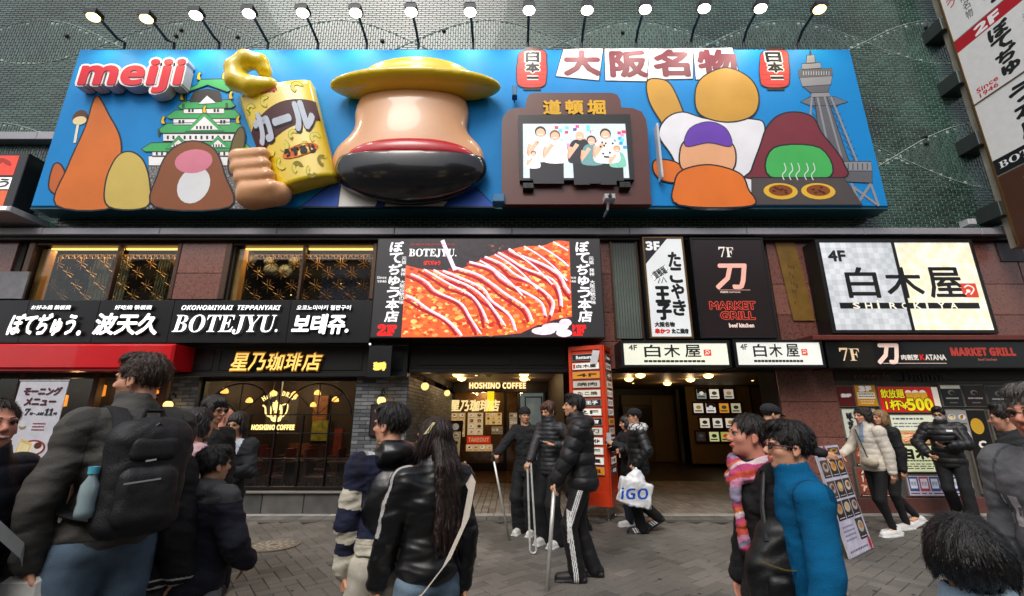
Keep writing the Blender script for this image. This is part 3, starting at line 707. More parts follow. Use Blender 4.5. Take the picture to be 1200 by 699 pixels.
# interior of the coffee shop behind the window
IN = M('shop_interior', '#241610', .7, var=.4, vs=2)
it = MB().box(-6.1, -1.99, 11.5, 11.55, 0, 2.7).box(-6.15, -6.1, 8.3, 11.5, 0, 2.7).box(-6.1, -1.99, 8.3, 11.5, 2.6, 2.65).build('shop_interior', IN, bld)
MB().box(-6.1, -1.99, 8.3, 11.5, .0, .012).build('interior_floor', M('interior_floor', '#1d1410', .35), it)
for (px, py, w, h, c) in ((252, 478, .38, .8, '#a8632a'), (300, 470, .3, .8, '#5d2a1c'), (330, 476, .4, .7, '#43302a'), (375, 478, .36, .6, '#7a4a26'), (349, 530, .5, .4, '#6d3a20'), (375, 505, .45, .5, '#7b7a2c'), (395, 520, .2, .7, '#6d1a12')):
    c0 = W(px, py, 11.4); MB().bbox(c0.x-w/2, c0.x+w/2, 11.42, 11.48, c0.z-h/2, c0.z+h/2, .01).build('wall_picture', M('pic'+c, c, .6, var=.6, vs=9), it)
for (px, py, Y) in ((275, 468, 10.5), (292, 471, 10), (345, 464, 9.6), (367, 476, 10.8), (372, 462, 10.2), (393, 470, 9.8), (263, 460, 9), (320, 462, 11)):
    c0 = W(px, py, Y); g = MB().lathe((c0.x, c0.y, c0.z), [(.02, .09), (.06, .05), (.075, 0), (.06, -.02), (.001, -.025)], 12).build('pendant_lamp', M('pendant_glow', '#ffab52', .5, emis=3.0), it)
    MB().tube([(c0.x, c0.y, c0.z+.08), (c0.x, c0.y, 2.6)], .005, 4).build('cord', MDK, it)
for (tx, ty) in ((-5.2, 9.4), (-4.2, 9.5), (-3.3, 9.3), (-3.8, 10.6), (-5, 10.7)):
    MB().lathe((tx, ty, 0), [(.2, .0), (.2, .02), (.03, .03), (.03, .7), (.001, .7)], 12).box(tx-.35, tx+.35, ty-.3, ty+.3, .7, .73).build('cafe_table', M('dark_wood', '#3a2013', .35), it)
    for s in (-1, 1):
        cx = tx+s*.55; MB().bbox(cx-.2, cx+.2, ty-.2, ty+.2, .4, .46, .02).bbox(cx+s*.16, cx+s*.2, ty-.2, ty+.2, .46, .95, .01).box(cx-.18, cx-.14, ty-.18, ty-.14, 0, .4).box(cx+.14, cx+.18, ty-.18, ty-.14, 0, .4).box(cx-.18, cx-.14, ty+.14, ty+.18, 0, .4).box(cx+.14, cx+.18, ty+.14, ty+.18, 0, .4).build('cafe_chair', M('red_leather', '#4a1610', .4), it)
def point(name, loc, e, col=(1, .62, .3), r=.08, parent=None):
    ld = bpy.data.lights.new(name, 'POINT'); ld.energy = e*EM*1.3; ld.color = col; ld.shadow_soft_size = r; lo = bpy.data.objects.new(name, ld); link(lo)
    lo.location = loc if parent is None else Vector(loc)-WLOC[parent.name]; lo.parent = parent
point('interior_light', (-5, 10, 2.3), 16, parent=it); point('interior_light', (-3.2, 10.2, 2.3), 40, parent=it); point('interior_light', (-4.2, 9.0, 2.4), 26, parent=it); point('interior_light', (-5.3, 10.8, 2.2), 30, parent=it)
# ---- recessed entrance: ceiling, walls, lamps
MCEIL = M('entrance_ceiling', '#7a6349', .5, var=.1)
rc = MB().box(-1.84, 11.0, 8.62, 17.6, 2.6, 2.65).box(-1.84, 5.8, 8.25, 8.62, 2.6, 2.65).build('entrance_ceiling', MCEIL, bld)
def downlight(x, y, parent=rc, e=6):
    MB().lathe((x, y, 2.6), [(.34, 0), (.34, -.006), (.2, -.012), (.11, -.014)], 24).build('ceiling_rose', M('ceiling_rose', '#9a7f58', .4), parent)
    MB().lathe((x, y, 2.6), [(.12, -.01), (.115, -.05), (.08, -.085), (.001, -.1)], 16).build('ceiling_lamp', M('lamp_glow', '#ffcf7d', .5, emis=5.0), parent, True)
    point('ceiling_light', (x, y, 2.42), e, (1, .66, .34), .06, parent)
def ceil_at(px, py):
    d = ray(px, py); t = (2.58-CH)/d.z; return d.x*t, d.y*t
for (px, py) in ((536, 438.5), (541, 443.5), (614, 438.5), (614, 443.5), (737, 444), (750.5, 439.5), (782, 449), (809, 444.5), (830, 440)): x, y = ceil_at(px, py); downlight(x, min(y, 15.5))
for (px, py) in ((558, 441), (620, 446), (742, 450), (882, 447)): x, y = ceil_at(px, py); MB().lathe((x, y, 2.598), [(.03, 0), (.03, -.01), (.001, -.012)], 10).build('spot_lamp', M('lamp_glow'), rc)
x, y = ceil_at(573, 440); MB().lathe((x, y, 2.6), [(.09, 0), (.09, -.03), (.06, -.06), (.001, -.065)], 14).build('smoke_detector', M('grey_plastic', '#777', .5), rc)
# back wall of the left entrance: coffee shop door front at Y=14
BY = 14.0; FB = FY(BY)
sf = MB().box(-1.84, 1.1, 14.6, 14.65, 0, 2.6).build('inner_shopfront', M('inner_wall', '#8b5a2c', .6, var=.3), bld)
point('interior_light', (-.9, 14.35, 2.3), 10, (1, .7, .4), parent=sf)
mb = MB()
zt = W(583, 460, BY).z
mb.bbox(-1.84, 1.1, 13.93, 14.1, zt, 2.6, .01)
xa, xb, xc, xd, xe = W(524, 500, BY).x, W(592, 500, BY).x, W(608, 500, BY).x, W(640, 500, BY).x, W(652, 500, BY).x
for x_ in (xa, xb, xc, xd): mb.bbox(x_-.05, x_+.05, 13.95, 14.05, 0.02, zt, .01)
mb.bbox(xa, xb, 13.95, 14.05, .02, .25, .01).bbox(xc, xd, 13.95, 14.05, .02, .3, .01).bbox(-1.84, xa, 13.95, 14.1, 0, zt, .01).bbox(xd, 1.1, 13.95, 14.1, 0, zt, .01)
# door rails: outlined box inside the door
a0, a1, b0, b1 = W(615, 500, BY).x, W(636, 500, BY).x, W(625, 465, BY).z, W(625, 540, BY).z
mb.bbox(a0, a1, 13.9, 13.95, b0-.04, b0, .005).bbox(a0, a0+.04, 13.9, 13.95, b1, b0-.04, .005).bbox(a1-.04, a1, 13.9, 13.95, b1, b0-.04, .005)
mb.build('door_frame', M('espresso_frame', '#1b110b', .35), sf)
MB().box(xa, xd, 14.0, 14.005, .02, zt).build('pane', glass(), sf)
MB().box(xc+.05, xd-.05, 14.45, 14.5, .3, zt).build('reflected_daylight', M('painted_daylight', '#b9c4c6', .6, emis=.25), sf)  # pale glowing panel stands in for daylight reflected in the door glass
MB().tube([(xc+.12, 13.88, .9), (xc+.12, 13.88, 1.5)], .015, 8).build('door_handle', M('steel', '#b0b0b0', .25, 1), sf)
p = Print(FY(13.9)); p.ptext('𝗛𝗢𝗦𝗛𝗜𝗡𝗢 𝗖𝗢𝗙𝗙𝗘𝗘', 550, 448.5, 616, 455.5, '#ffdc9a', 1, bold=.006); letters3d(p, 'lit_lettering', sf, MA('warm_letter', .5, 1.6), .05)
p = Print(FY(13.92)); p.ptext('星乃珈琲店', 528, 469, 585, 482, '#ffe6a0', 6, bold=.012, shear=.12)
p.prect(571, 459, 579, 482, '#f3e21c', 0); p.build('window_lettering', sf, MA('warm_print', .5, 1.1))
# small helper that fills a box with rows of food pictures
FOODS = ['#b5651d', '#8a3b12', '#d9a441', '#c94f2a', '#e8c98a', '#5b2c12', '#a33018', '#7c8a2a']
def dish(p, cx, cy, r, L=2, rs=random.Random(5)):
    p.ell(cx, cy, r, r*.72, rs.choice(['#f0ece2', '#d8cfc0', '#2a1d18']), L, n=14)
    for _ in range(5): p.ell(cx+rs.uniform(-.4, .4)*r, cy+rs.uniform(-.2, .3)*r, r*rs.uniform(.25, .5), r*rs.uniform(.18, .35), rs.choice(FOODS), L+1, rs.uniform(0, 90), n=9)
def lines_(p, x0, y0, x1, y1, n, col, L=2, rs=random.Random(9)):
    h = (y1-y0)/n
    for i in range(n):
        x = x0
        y = y1-h*(i+.7)
        while x < x1-(x1-x0)*.06:
            w = (x1-x0)*rs.uniform(.05, .16); w = min(w, x1-x); p.rect(x, y, x+w, y+h*.4, col, L); x += w+(x1-x0)*.03
def menu(p, box, bg, rows, cols, L=1, ink='#3a2418', rs=None):
    x0, y0, x1, y1 = box; rs = rs or random.Random(int(abs(x0*100))+rows); p.rect(x0, y0, x1, y1, bg, L)
    cw, ch = (x1-x0)/cols, (y1-y0)/rows
    for i in range(rows):
        for j in range(cols):
            cx, cy = x0+cw*(j+.5), y1-ch*(i+.42); dish(p, cx, cy, min(cw, ch)*.38, L+1, rs); lines_(p, cx-cw*.35, cy-ch*.5, cx+cw*.35, cy-ch*.3, 1, ink, L+1, rs)
pp = Print(FY(13.93))
menu(pp, pp.pbox(548, 484, 566, 510), '#e8cfa0', 4, 2); menu(pp, pp.pbox(569, 484, 588, 498), '#f0c878', 3, 3); menu(pp, pp.pbox(576, 500, 589, 509), '#8c7a60', 1, 3); menu(pp, pp.pbox(528, 484, 545, 512), '#d8b070', 4, 2)
pp.prect(547, 511, 575, 520, '#d8391e', 2); pp.ptext('𝗧𝗔𝗞𝗘𝗢𝗨𝗧', 549, 513, 573, 518, '#f6b48c', 3)
menu(pp, pp.pbox(546, 521, 577, 529), '#e6b878', 1, 4)
menu(pp, pp.pbox(597, 484, 606, 508), '#a89a80', 3, 2)
pp.build('window_poster', sf, MA('poster_lit', .5, .55))
# granite side of the left entrance (right side wall between the two recesses) and partitions
MB().box(1.1, 1.25, 9.6, 14.6, 0, 2.6).build('partition_wall', M('brown_plaster', '#33241c', .6, var=.2), bld)
# back of the right entrance
MBG = M('beige_panel', '#6a573c', .45, var=.12, vs=1.2)
FR = FY(17.0)
x1_, x2_, x3_, x4_ = W(727, 500, 17).x, W(822, 500, 17).x, W(880, 500, 17).x, W(905, 500, 17).x
rw = MB().box(1.25, 11, 17.0, 17.1, 0, 2.6).build('lobby_wall', M('lobby_dark', '#1a1410', .5), bld)
def slab(name, x0, x1, z0, z1, y0, m): return MB().bbox(x0, x1, y0, y0+.1, z0, z1, .01).build(name, m, rw)
slab('lobby_panel', W(729, 500, 16.9).x, W(792, 500, 16.9).x, .0, 2.36, 16.85, MBG)
slab('lobby_panel', W(765, 500, 16.8).x+.01, W(791, 500, 16.8).x, .02, 2.3, 16.80, M('beige_panel2', '#7c6849', .45, var=.1, vs=1))
mb = MB(); xx = W(796, 500, 15.5).x; mb.bbox(xx, xx+.1, 15.5, 15.6, 0, 2.5, .01); mb.build('steel_edge', M('steel'), rw)
slab('directory_wall', W(808, 500, 15.2).x, W(884, 500, 15.2).x, .1, 2.58, 15.2, M('beige_panel3', '#84693f', .5, var=.15, vs=1))
slab('lobby_panel', W(886, 500, 15.3).x, W(925, 500, 15.3).x, .1, 2.55, 15.3, M('beige_panel4', '#66502f', .5, var=.15, vs=1))
# red-brown frames with lit squares
FD = FY(15.15); p = Print(FD, .03); mbf = MB(); rs = random.Random(11)
rows = [(462, [822, 837, 854], 6), (478.5, [818.5, 833, 848.5, 862.5], 6), (496, [826, 841, 856], 6), (512, [821.5, 837, 850.5], 6)]
for (y, xs, r) in rows:
    a = W(min(xs)-8, y-7.5, 15.15); b = W(max(xs)+8, y+7.5, 15.15); mbf.bbox(a.x, b.x, 15.13, 15.19, b.z, a.z, .01)
mbf.build('directory_frame', M('redwood', '#4a1d12', .4, var=.2), rw)
FD2 = FY(15.12); k = 0
cols_ = ['#8f9a92', '#f5f0d8', '#c9c4b8', '#e6e2d0', '#f4f4ee', '#e8a02a', '#c4bf9a', '#efe7cf', '#efe9d6', '#e9e4d2', '#2a2420', '#d7dc9a', '#b9b85a']
for (y, xs, r) in rows:
    for x in xs:
        p = Print(FD2); p.prect(x-5.5, y-5.5, x+5.5, y+5.5, cols_[k], 0); p.pell(x, y-1, 3, 2.2, rs.choice(['#c8452a', '#2b2b2b', '#8a8a3a', '#b4823a', '#444']), 1); p.prect(x-4, y+2.5, x+4, y+4, '#333', 1)
        if k in (0, 4): p.prect(x-5.5, y-5.5, x+5.5, y-1, '#1c1c1c', 1); p.pell(x, y-1, 2.5, 2, '#f4f0e0', 2)
        p.build('directory_tile', rw, MA('lit_tiles', .4, .75)); k += 1
# framed notice in the lobby
a, b = W(729, 475, 16.6), W(765, 500, 16.6); mb = MB(); mb.bbox(a.x, b.x, 16.6, 16.66, b.z, a.z, .02); mb.build('notice_frame', M('dark_wood'), rw)
MB().box(a.x+.1, b.x-.1, 16.585, 16.6, b.z+.1, a.z-.1).build('notice', M('notice_dark', '#2a2219', .3), rw)
p = Print(FY(15.25)); p.prect(898, 456, 912, 470, '#2f6a72', 0); p.prect(899, 471, 911, 490, '#8b8578', 0); lines_(p, *p.pbox(900, 472, 910, 488), 5, '#444', 1); p.build('wall_notice', rw, MA('print_matte'))
# ---- left shop with red awning
MTIM = M('orange_timber', '#5c2f18', .45, var=.35, vs=3, stretch=(6, 6, .6))
ls = MB().box(-13, -6.25, 9.4, 9.5, 0, 2.4).box(-13, -6.25, 8.3, 9.4, 2.38, 2.4).build('timber_shop', M('dark_timber', '#1c110b', .5, var=.4, vs=3), bld)
MB().box(-13, -6.25, 8.0, 9.4, .0, .02).build('shop_floor', M('interior_floor'), ls)
for (px, w_p, dk) in ((168, .2, 0), (152, .16, 0), (108, .1, 0), (190, .14, 0), (20, .12, 0)):
    x = W(px, 470, 8.05).x; MB().bbox(x-w_p/2, x+w_p/2, 8.02, 8.16, 0, 2.38, .01).build('timber_post', MTIM, ls)
MB().bbox(-13, -6.25, 8.03, 8.15, .0, .55, .01).bbox(-13, -6.25, 8.03, 8.12, 2.24, 2.36, .01).build('timber_panel', M('timber_dark', '#2c170c', .5, var=.3, vs=4, stretch=(1, 1, 8)), ls)
MB().box(-13, -6.25, 8.1, 8.105, .55, 2.24).build('pane', glass(), ls)
for (px, py) in ((183, 455), (160, 462), (120, 458), (60, 452), (30, 460), (75, 470)):
    c0 = W(px, py, 8.9); MB().lathe((c0.x, c0.y, c0.z), [(.001, .12), (.05, .1), (.06, -.1), (.001, -.12)], 10).build('paper_lamp', M('amber_glow', '#ff8a2a', .6, emis=1.6), ls)
point('interior_light', (-6.9, 8.7, 2.0), 6, (1, .5, .18), parent=ls); point('interior_light', (-8.6, 8.8, 2.1), 6, (1, .5, .18), parent=ls)
# ---- right shop front with posters: wall plane
MB().bbox(5.8, 13.5, 8.0, 8.2, 0, .25, .01).build('granite_plinth', MGRA if False else M('brown_granite', '#66403a', .35, var=.3, vs=30), bld)
MB().bbox(5.8, 13.5, 8.02, 8.2, 2.2, 2.42, .01).build('shop_header', M('brown_header', '#2b1b17', .4, var=.2), bld)
MB().box(5.8, 13.5, 8.08, 8.2, .25, 2.2).build('display_backing', M('grey_metal_panel', '#6a6660', .45, .3, var=.15), bld)
p = Print(FY(8.01)); p.ptext('comrade', 1000, 437, 1043, 446, '#6b4a3a', 1, bold=.004); p.ptext('𝐃𝐨𝐧𝐧𝐚', 1058, 437, 1108, 447, '#140d0a', 1, bold=.006); letters3d(p, 'old_lettering', bld, MA('old_letter', .4), .02)
# floor gap fill and dark roof over everything so that no sky leaks inside
MB().box(-13.5, 13.5, 8.3, 18.5, 2.66, 2.8).box(-13.5, 13.5, 18.4, 18.6, 0, 2.66).box(13.4, 13.5, 8.3, 18.4, 0, 12.6).box(-13.5, -13.4, 8.3, 18.4, 0, 12.6).box(-13.5, 13.5, 8.3, 18.5, 12.5, 12.6).box(-13.5, 13.5, 8.3, 8.4, 4.95, 12.5).box(-1.9, -1.85, 8.3, 14.6, 2.4, 2.66).build('inner_structure', M('structure_dark', (.05, .045, .04), .9), bld)
MB().box(-13.5, -6.2, 9.5, 9.6, 0, 2.66).box(5.8, 13.5, 8.5, 8.6, 0, 2.66).box(10.9, 11.0, 8.6, 17.0, 0, 2.6).build('inner_structure', M('structure_dark'), bld)
# ================================================================ billboard
MPR = MA('print_matte', .6, var=.25, vs=5); MPS = MA('print_satin', .55, var=.08, vs=2, spec=.3)
BBY = 7.52; zb0, zb1 = 5.36, 9.0; bx0, bx1 = -9.05, 7.08
BBF = FY(BBY)
board = thing('advertising_billboard', 'huge bright blue relief billboard across the green brick wall', 'billboard', (0, 7.9, zb0))
MB().bbox(bx0, bx1, BBY, 7.9, zb0, zb1, .03).build('blue_panel', M('billboard_blue', '#0a86cf', .6, var=.06, vs=1.2, spec=.25), board)
MB().box(bx0, bx1, BBY+.02, 7.92, zb0-.03, zb0-.002).build('panel_edge', M('teal_edge', '#0d4f5c', .4, var=.1), board)
OUT = '#20232c'
p = Print(BBF, .003, .0015)
def blob(pts, col, L=1, w=.03, n=5):
    q = smoothpts([p.fr.px(*a) for a in pts], n); p.poly(q, col, L); p.line(q, w, OUT, L+.5, True)
def shp(pts, col, L=1, w=.022):
    q = [p.fr.px(*a) for a in pts]; p.poly(q, col, L)
    if w: p.line(q, w, OUT, L+.5, True)
# stone base and castle
def K(x, y): return (160+x/4.115, 80+y/4.115)
def cs(pts, col, L=1, w=.018): shp([K(*a) for a in pts], col, L, w)
cs([(62, 470), (500, 470), (560, 680), (10, 680)], '#8f8c8c', 1)
rs = random.Random(4)
for i in range(26):
    for j in range(10):
        x = 20+i*21+(10 if j % 2 else 0)+rs.uniform(-3, 3); y = 480+j*21+rs.uniform(-3, 3)
        lo_ = 62-(y-470)*.25; hi_ = 500+(y-470)*.28
        if lo_+8 < x < hi_-8 and y < 674:
            k = rs.choice([5, 6, 7]); q = [p.fr.px(*K(x+9.5*math.cos(a*6.283/k+rs.uniform(-.2, .2)), y+9*math.sin(a*6.283/k+rs.uniform(-.2, .2)))) for a in range(k)]
            p.poly(q, rs.choice(['#979494', '#8a8787', '#a09d9d']), 2); p.line(q, .012, '#3c3c40', 2.4, True)
GRN, WHT = '#3fae62', '#f1efef'
cs([(60, 425), (500, 425), (500, 472), (60, 472)], WHT, 3); cs([(78, 398), (520, 398), (520, 428), (78, 428)], WHT, 3)
for k in range(17):
    x = 95+k*25
    if 200 < x < 400 and k % 5 == 0: continue
    cs([(x, 406), (x+9, 406), (x+9, 422), (x, 422)], '#2a2d36', 4, 0)
cs([(25, 392), (72, 362), (515, 352), (552, 385), (540, 402), (45, 405)], GRN, 4)
cs([(130, 318), (505, 318), (505, 354), (130, 354)], WHT, 4)
for k in range(13): cs([(148+k*27, 328), (158+k*27, 328), (158+k*27, 345), (148+k*27, 345)], '#2a2d36', 5, 0)
for cx in (205, 395): cs([(cx-62, 392), (cx, 328), (cx+62, 390)], GRN, 6); cs([(cx-40, 384), (cx, 345), (cx+40, 384)], WHT, 7); [cs([(cx-24+k*13, 370), (cx-18+k*13, 370), (cx-18+k*13, 382), (cx-24+k*13, 382)], '#2a2d36', 8, 0) for k in range(4)]
cs([(105, 300), (150, 268), (490, 262), (522, 292), (505, 312), (122, 316)], GRN, 6)
cs([(180, 246), (452, 246), (452, 276), (180, 276)], WHT, 6)
for x in (205, 222, 405, 420): cs([(x, 253), (x+11, 253), (x+11, 270), (x, 270)], '#2a2d36', 7, 0)
cs([(238, 308), (330, 212), (424, 306)], GRN, 8); cs([(262, 302), (330, 236), (398, 300)], WHT, 9)
for k in range(5): cs([(290+k*17, 282), (299+k*17, 282), (299+k*17, 297), (290+k*17, 297)], '#2a2d36', 10, 0)
cs([(145, 235), (190, 205), (476, 203), (502, 230), (482, 245), (160, 247)], GRN, 6.5)
cs([(230, 194), (424, 192), (424, 222), (230, 222)], WHT, 7)
for x in (252, 268, 374, 390): cs([(x, 200), (x+10, 200), (x+10, 215), (x, 215)], '#2a2d36', 8, 0)
cs([(200, 188), (232, 160), (455, 155), (478, 184), (458, 195), (215, 200)], GRN, 7.5)
cs([(258, 166), (278, 118), (345, 104), (402, 116), (416, 164)], '#3a3432', 8); cs([(300, 178), (343, 134), (388, 172)], WHT, 9)
cs([(240, 106), (292, 84), (310, 58), (424, 55), (432, 84), (474, 100), (440, 118), (345, 84), (256, 116)], GRN, 9)
for (x, y) in ((305, 40), (425, 38), (222, 138), (458, 132), (332, 200), (132, 252), (492, 250)): blob([K(x-9, y+18), K(x-10, y), K(x-2, y-16), K(x+9, y-14), K(x+4, y), K(x+9, y+18)], '#e8c32c', 10, .012)
for (x, y, h) in ((250, 130, 36), (240, 175, 20), (448, 172, 20), (122, 300, 30)): cs([(x-14, y), (x-14, y+h), (x-8, y+h), (x-8, y)], GRN, 9)
# plain rounded stand-in shapes, left
blob([(66, 241), (80, 195), (100, 150), (113, 113), (128, 135), (142, 165), (140, 205), (134, 243)], '#d9722a', 3)
blob([(58, 222), (62, 196), (70, 192), (77, 205), (76, 230)], '#c4622a', 2)
blob([(128, 243), (124, 215), (136, 186), (152, 178), (168, 188), (176, 215), (172, 243)], '#cdb45c', 4)
blob([(182, 243), (186, 205), (200, 178), (226, 166), (252, 176), (264, 205), (270, 243)], '#8a4f2c', 12)
p.pell(228, 218, 19, 21, '#dfe0e4', 14); p.pell(228, 190, 22, 14, '#d97f96', 14)
p.pline([(88, 168), (93, 140)], .05, '#f2e7cc', 4); p.pell(94, 138, 8.5, 8.5, '#5b3a22', 5); p.pell(94, 142, 8, 5, '#efd9a4', 6)
blob([(268, 195), (274, 164), (283, 150), (288, 160), (284, 186), (274, 206)], '#6b5a2c', 14)
# banner cloths with lettering
for pts in ([(660, 58), (707, 57), (702, 95), (651, 90)], [(708, 57), (761, 57), (758, 96), (709, 95)], [(761, 57), (812, 57), (812, 93), (758, 94)], [(812, 57), (858, 56), (868, 94), (815, 94)]): shp(pts, '#ece8e6', 2)
for ch, x0, y0, x1, y1 in (('大', 662, 61, 702, 88), ('阪', 716, 61, 757, 90), ('名', 767, 60, 806, 89), ('物', 819, 60, 862, 89)): p.ptext(ch, x0, y0, x1, y1, '#7d3b46', 4, bold=.035)
# lanterns
for cx, t in ((623, -4), (907, -1)):
    bl = lambda dx, dy: (cx+dx-dy*.06*(1 if t < -2 else 0), 82+dy)
    shp([bl(-9, -26), bl(10, -26), bl(10, -22), bl(-9, -22)], '#3b2a22', 4); shp([bl(-9, 20), bl(12, 20), bl(12, 24), bl(-8, 24)], '#3b2a22', 4)
    blob([bl(-13, -21), bl(-17, -8), bl(-17, 8), bl(-12, 20), bl(14, 20), bl(18, 8), bl(17, -8), bl(13, -22)], '#e0403a', 5, .02)
    for k in range(-18, 20, 6): p.pline([bl(-16, k), bl(17, k)], .008, '#a02824', 5.6)
    p.ptext('日本一', *[*bl(-8, -20), *bl(10, 16)], '#f5f2ee', 7, bold=.04, vertical=True, res=1); p.ptext('日本一', *[*bl(-8, -20), *bl(10, 16)], '#17171c', 9, bold=.014, vertical=True)
# steel lattice tower
def TW(x, y): return (800+x/2.6875, y/2.6875)
def tw(pts, col, L=2, w=.014): shp([TW(*a) for a in pts], col, L, w)
GY, GY2 = '#8f9096', '#63646b'
tw([(400, 160), (403, 160), (403, 176), (400, 176)], GY2); tw([(390, 176), (414, 174), (418, 200), (388, 202)], GY); tw([(374, 202), (432, 198), (436, 216), (376, 220)], GY); tw([(364, 222), (470, 216), (472, 240), (366, 246)], GY2)
tw([(368, 246), (470, 240), (466, 268), (376, 274)], GY); tw([(378, 274), (464, 268), (456, 292), (402, 294)], GY2); tw([(404, 294), (460, 292), (466, 306), (404, 308)], GY)
tw([(414, 308), (454, 306), (520, 500), (560, 560), (500, 560), (430, 440)], GY2, 1.5)
for (a, b) in (((406, 308), (400, 380)), ((466, 306), (548, 510)), ((424, 308), (470, 520)), ((446, 306), (500, 500)), ((400, 380), (380, 440))): p.pline([TW(*a), TW(*b)], .04, GY, 3)
for k in range(9):
    y = 312+k*22; a = (456+k*9, y); b = (480+k*9, y+20); p.pline([TW(*a), TW(*b)], .016, '#4a5a72', 2.5); p.pline([TW(a[0]+22, y), TW(a[0]+4, y+22)], .016, '#4a5a72', 2.5); p.pline([TW(408, y), TW(424, y+20)], .014, '#4a5a72', 2.5)
for k in range(11): p.pline([TW(380+k*8, 226), TW(380+k*8, 238)], .01, '#c9cad0', 3)
tw([(370, 322), (400, 306), (480, 306), (520, 322), (480, 334), (400, 334)], '#6b7280', 1.2)
tw([(480, 510), (592, 510), (596, 540), (480, 540)], GY, 4); tw([(480, 540), (596, 540), (596, 578), (480, 572)], GY2, 4)
for k in range(7): p.pline([TW(490+k*15, 516), TW(490+k*15, 536)], .02, '#4c4d55', 5)
for (a, b) in (((530, 578), (560, 650)), ((590, 578), (616, 650)), ((536, 590), (610, 645)), ((590, 582), (552, 640))): p.pline([TW(*a), TW(*b)], .05, GY, 3.5)
# plain rounded stand-in shapes, right
blob([(758, 96), (772, 93), (786, 100), (800, 130), (806, 150), (790, 165), (772, 140), (760, 118)], '#c8963c', 5)
blob([(780, 140), (800, 132), (830, 140), (880, 140), (896, 150), (888, 200), (880, 241), (800, 241), (790, 190), (772, 160)], '#e9e9f0', 6)
blob([(820, 135), (814, 112), (822, 92), (850, 80), (878, 92), (889, 114), (882, 136), (852, 144)], '#c8963c', 7)
blob([(795, 241), (790, 215), (800, 200), (832, 194), (866, 204), (876, 222), (880, 242)], '#e8772a', 12)
blob([(800, 200), (796, 180), (804, 165), (832, 160), (856, 168), (862, 185), (856, 202), (830, 208)], '#e9ab80', 11); blob([(803, 172), (808, 152), (830, 144), (850, 152), (856, 172), (830, 168)], '#6a3fb0', 13)
blob([(765, 200), (768, 188), (790, 190), (800, 200), (796, 214), (775, 212)], '#e8772a', 9)
blob([(880, 200), (890, 172), (898, 150), (912, 136), (932, 132), (952, 138), (962, 156), (975, 172), (988, 192), (984, 210), (880, 210)], '#7a2f3c', 8)
blob([(906, 174), (960, 174), (972, 208), (902, 208)], '#46b45c', 10); 
shp([(880, 209), (988, 209), (1010, 241), (880, 241)], '#514a4a', 11)
for cx in (914, 958): p.pell(cx, 225, 20, 9.5, '#e8b93c', 13); p.pell(cx, 224, 14, 6.5, '#8a4a22', 14); [p.pell(cx+rs.uniform(-9, 9), 224+rs.uniform(-4, 4), 2, 1.2, '#5b2412', 15) for _ in range(7)]
for x in (918, 926, 934, 944, 952): p.pline(smoothpts([(x, 212), (x-2, 206), (x+2, 200), (x, 192)], 5, False), .02, '#d9e6dc', 14)
p.build('printed_artwork', board, MPS)
# raised red letters with white rims
fm = FY(7.3)
pwr = Print(fm); pwr.ptext('𝗺𝗲𝗶𝗷𝗶', 94, 70, 213, 108, '#f0eef0', 0, bold=.06); letters3d(pwr, 'letter_rim', board, MPS, .2, M('letter_side', '#c9c6cf', .4))
pr_ = Print(FY(7.285)); pr_.ptext('𝗺𝗲𝗶𝗷𝗶', 94, 70, 213, 108, '#d11c34', 0, bold=.018); letters3d(pr_, 'raised_lettering', board, MPS, .02, M('letter_side_red', '#b01028', .4))
# generic relief shapes in the middle: a yellow disc, a peach dome and a black bowl with a red filling
MY = M('glossy_yellow', '#e8c81c', .28, var=.06, vs=2, coat=.5); MPE = M('glossy_peach', '#e0a676', .3, var=.05, vs=2, coat=.45)
c = W(484, 90, 7.0); hat = Field(); hx = W(588, 92, 7.0).x-W(382, 92, 7.0).x
hat.ell((c.x, 7.25, c.z-.02), (hx/2, .5, .2), .05); hat.ell((c.x, 7.35, c.z+.22), (1.12, .42, .42), .12)
hat.plane((0, 7.51, 0), (0, 1, 0)); lo, hi = hat.bounds(); solid('yellow_relief', hat, (lo, hi), .04, MY, board)
f = Field(); c1 = W(480, 120, 7.2); f.ell((c1.x, 7.45, c1.z-.1), (1.12, .38, .95), .05); f.ell((c1.x, 7.45, W(478, 180, 7.2).z), (1.45, .4, .85), .3); f.plane((0, 7.515, 0), (0, 1, 0)); lo, hi = f.bounds(); solid('peach_relief', f, (lo, hi), .045, MPE, board)
f = Field(); cb = W(477, 186, 7.0); f.ell((cb.x, 7.35, cb.z), (1.42, .46, .72), .05); f.plane((0, 7.2, cb.z+.2), (0, -.25, .97), .03); f.plane((0, 7.515, 0), (0, 1, 0)); lo, hi = f.bounds(); solid('black_relief', f, (lo, hi), .035, M('glossy_black', (.012, .012, .014), .22, coat=.5), board)
f = Field(); f.ell((cb.x, 7.3, cb.z+.2), (1.2, .42, .34), .05); f.plane((0, 7.515, 0), (0, 1, 0)); lo, hi = f.bounds(); solid('red_relief', f, (lo, hi), .035, M('glossy_red', '#c01c28', .3, coat=.4), board)
p = Print(FY(7.5), .002, .0015); shp([(352, 243), (380, 222), (400, 208), (440, 214), (520, 214), (560, 222), (582, 243)], '#2a56b4', 1, .03); shp([(396, 243), (400, 214), (450, 222), (440, 243)], '#e4e0da', 2, .03); shp([(450, 243), (460, 222), (536, 214), (540, 220), (520, 243)], '#e4e0da', 3, .03); p.build('printed_collar', board, MPS)
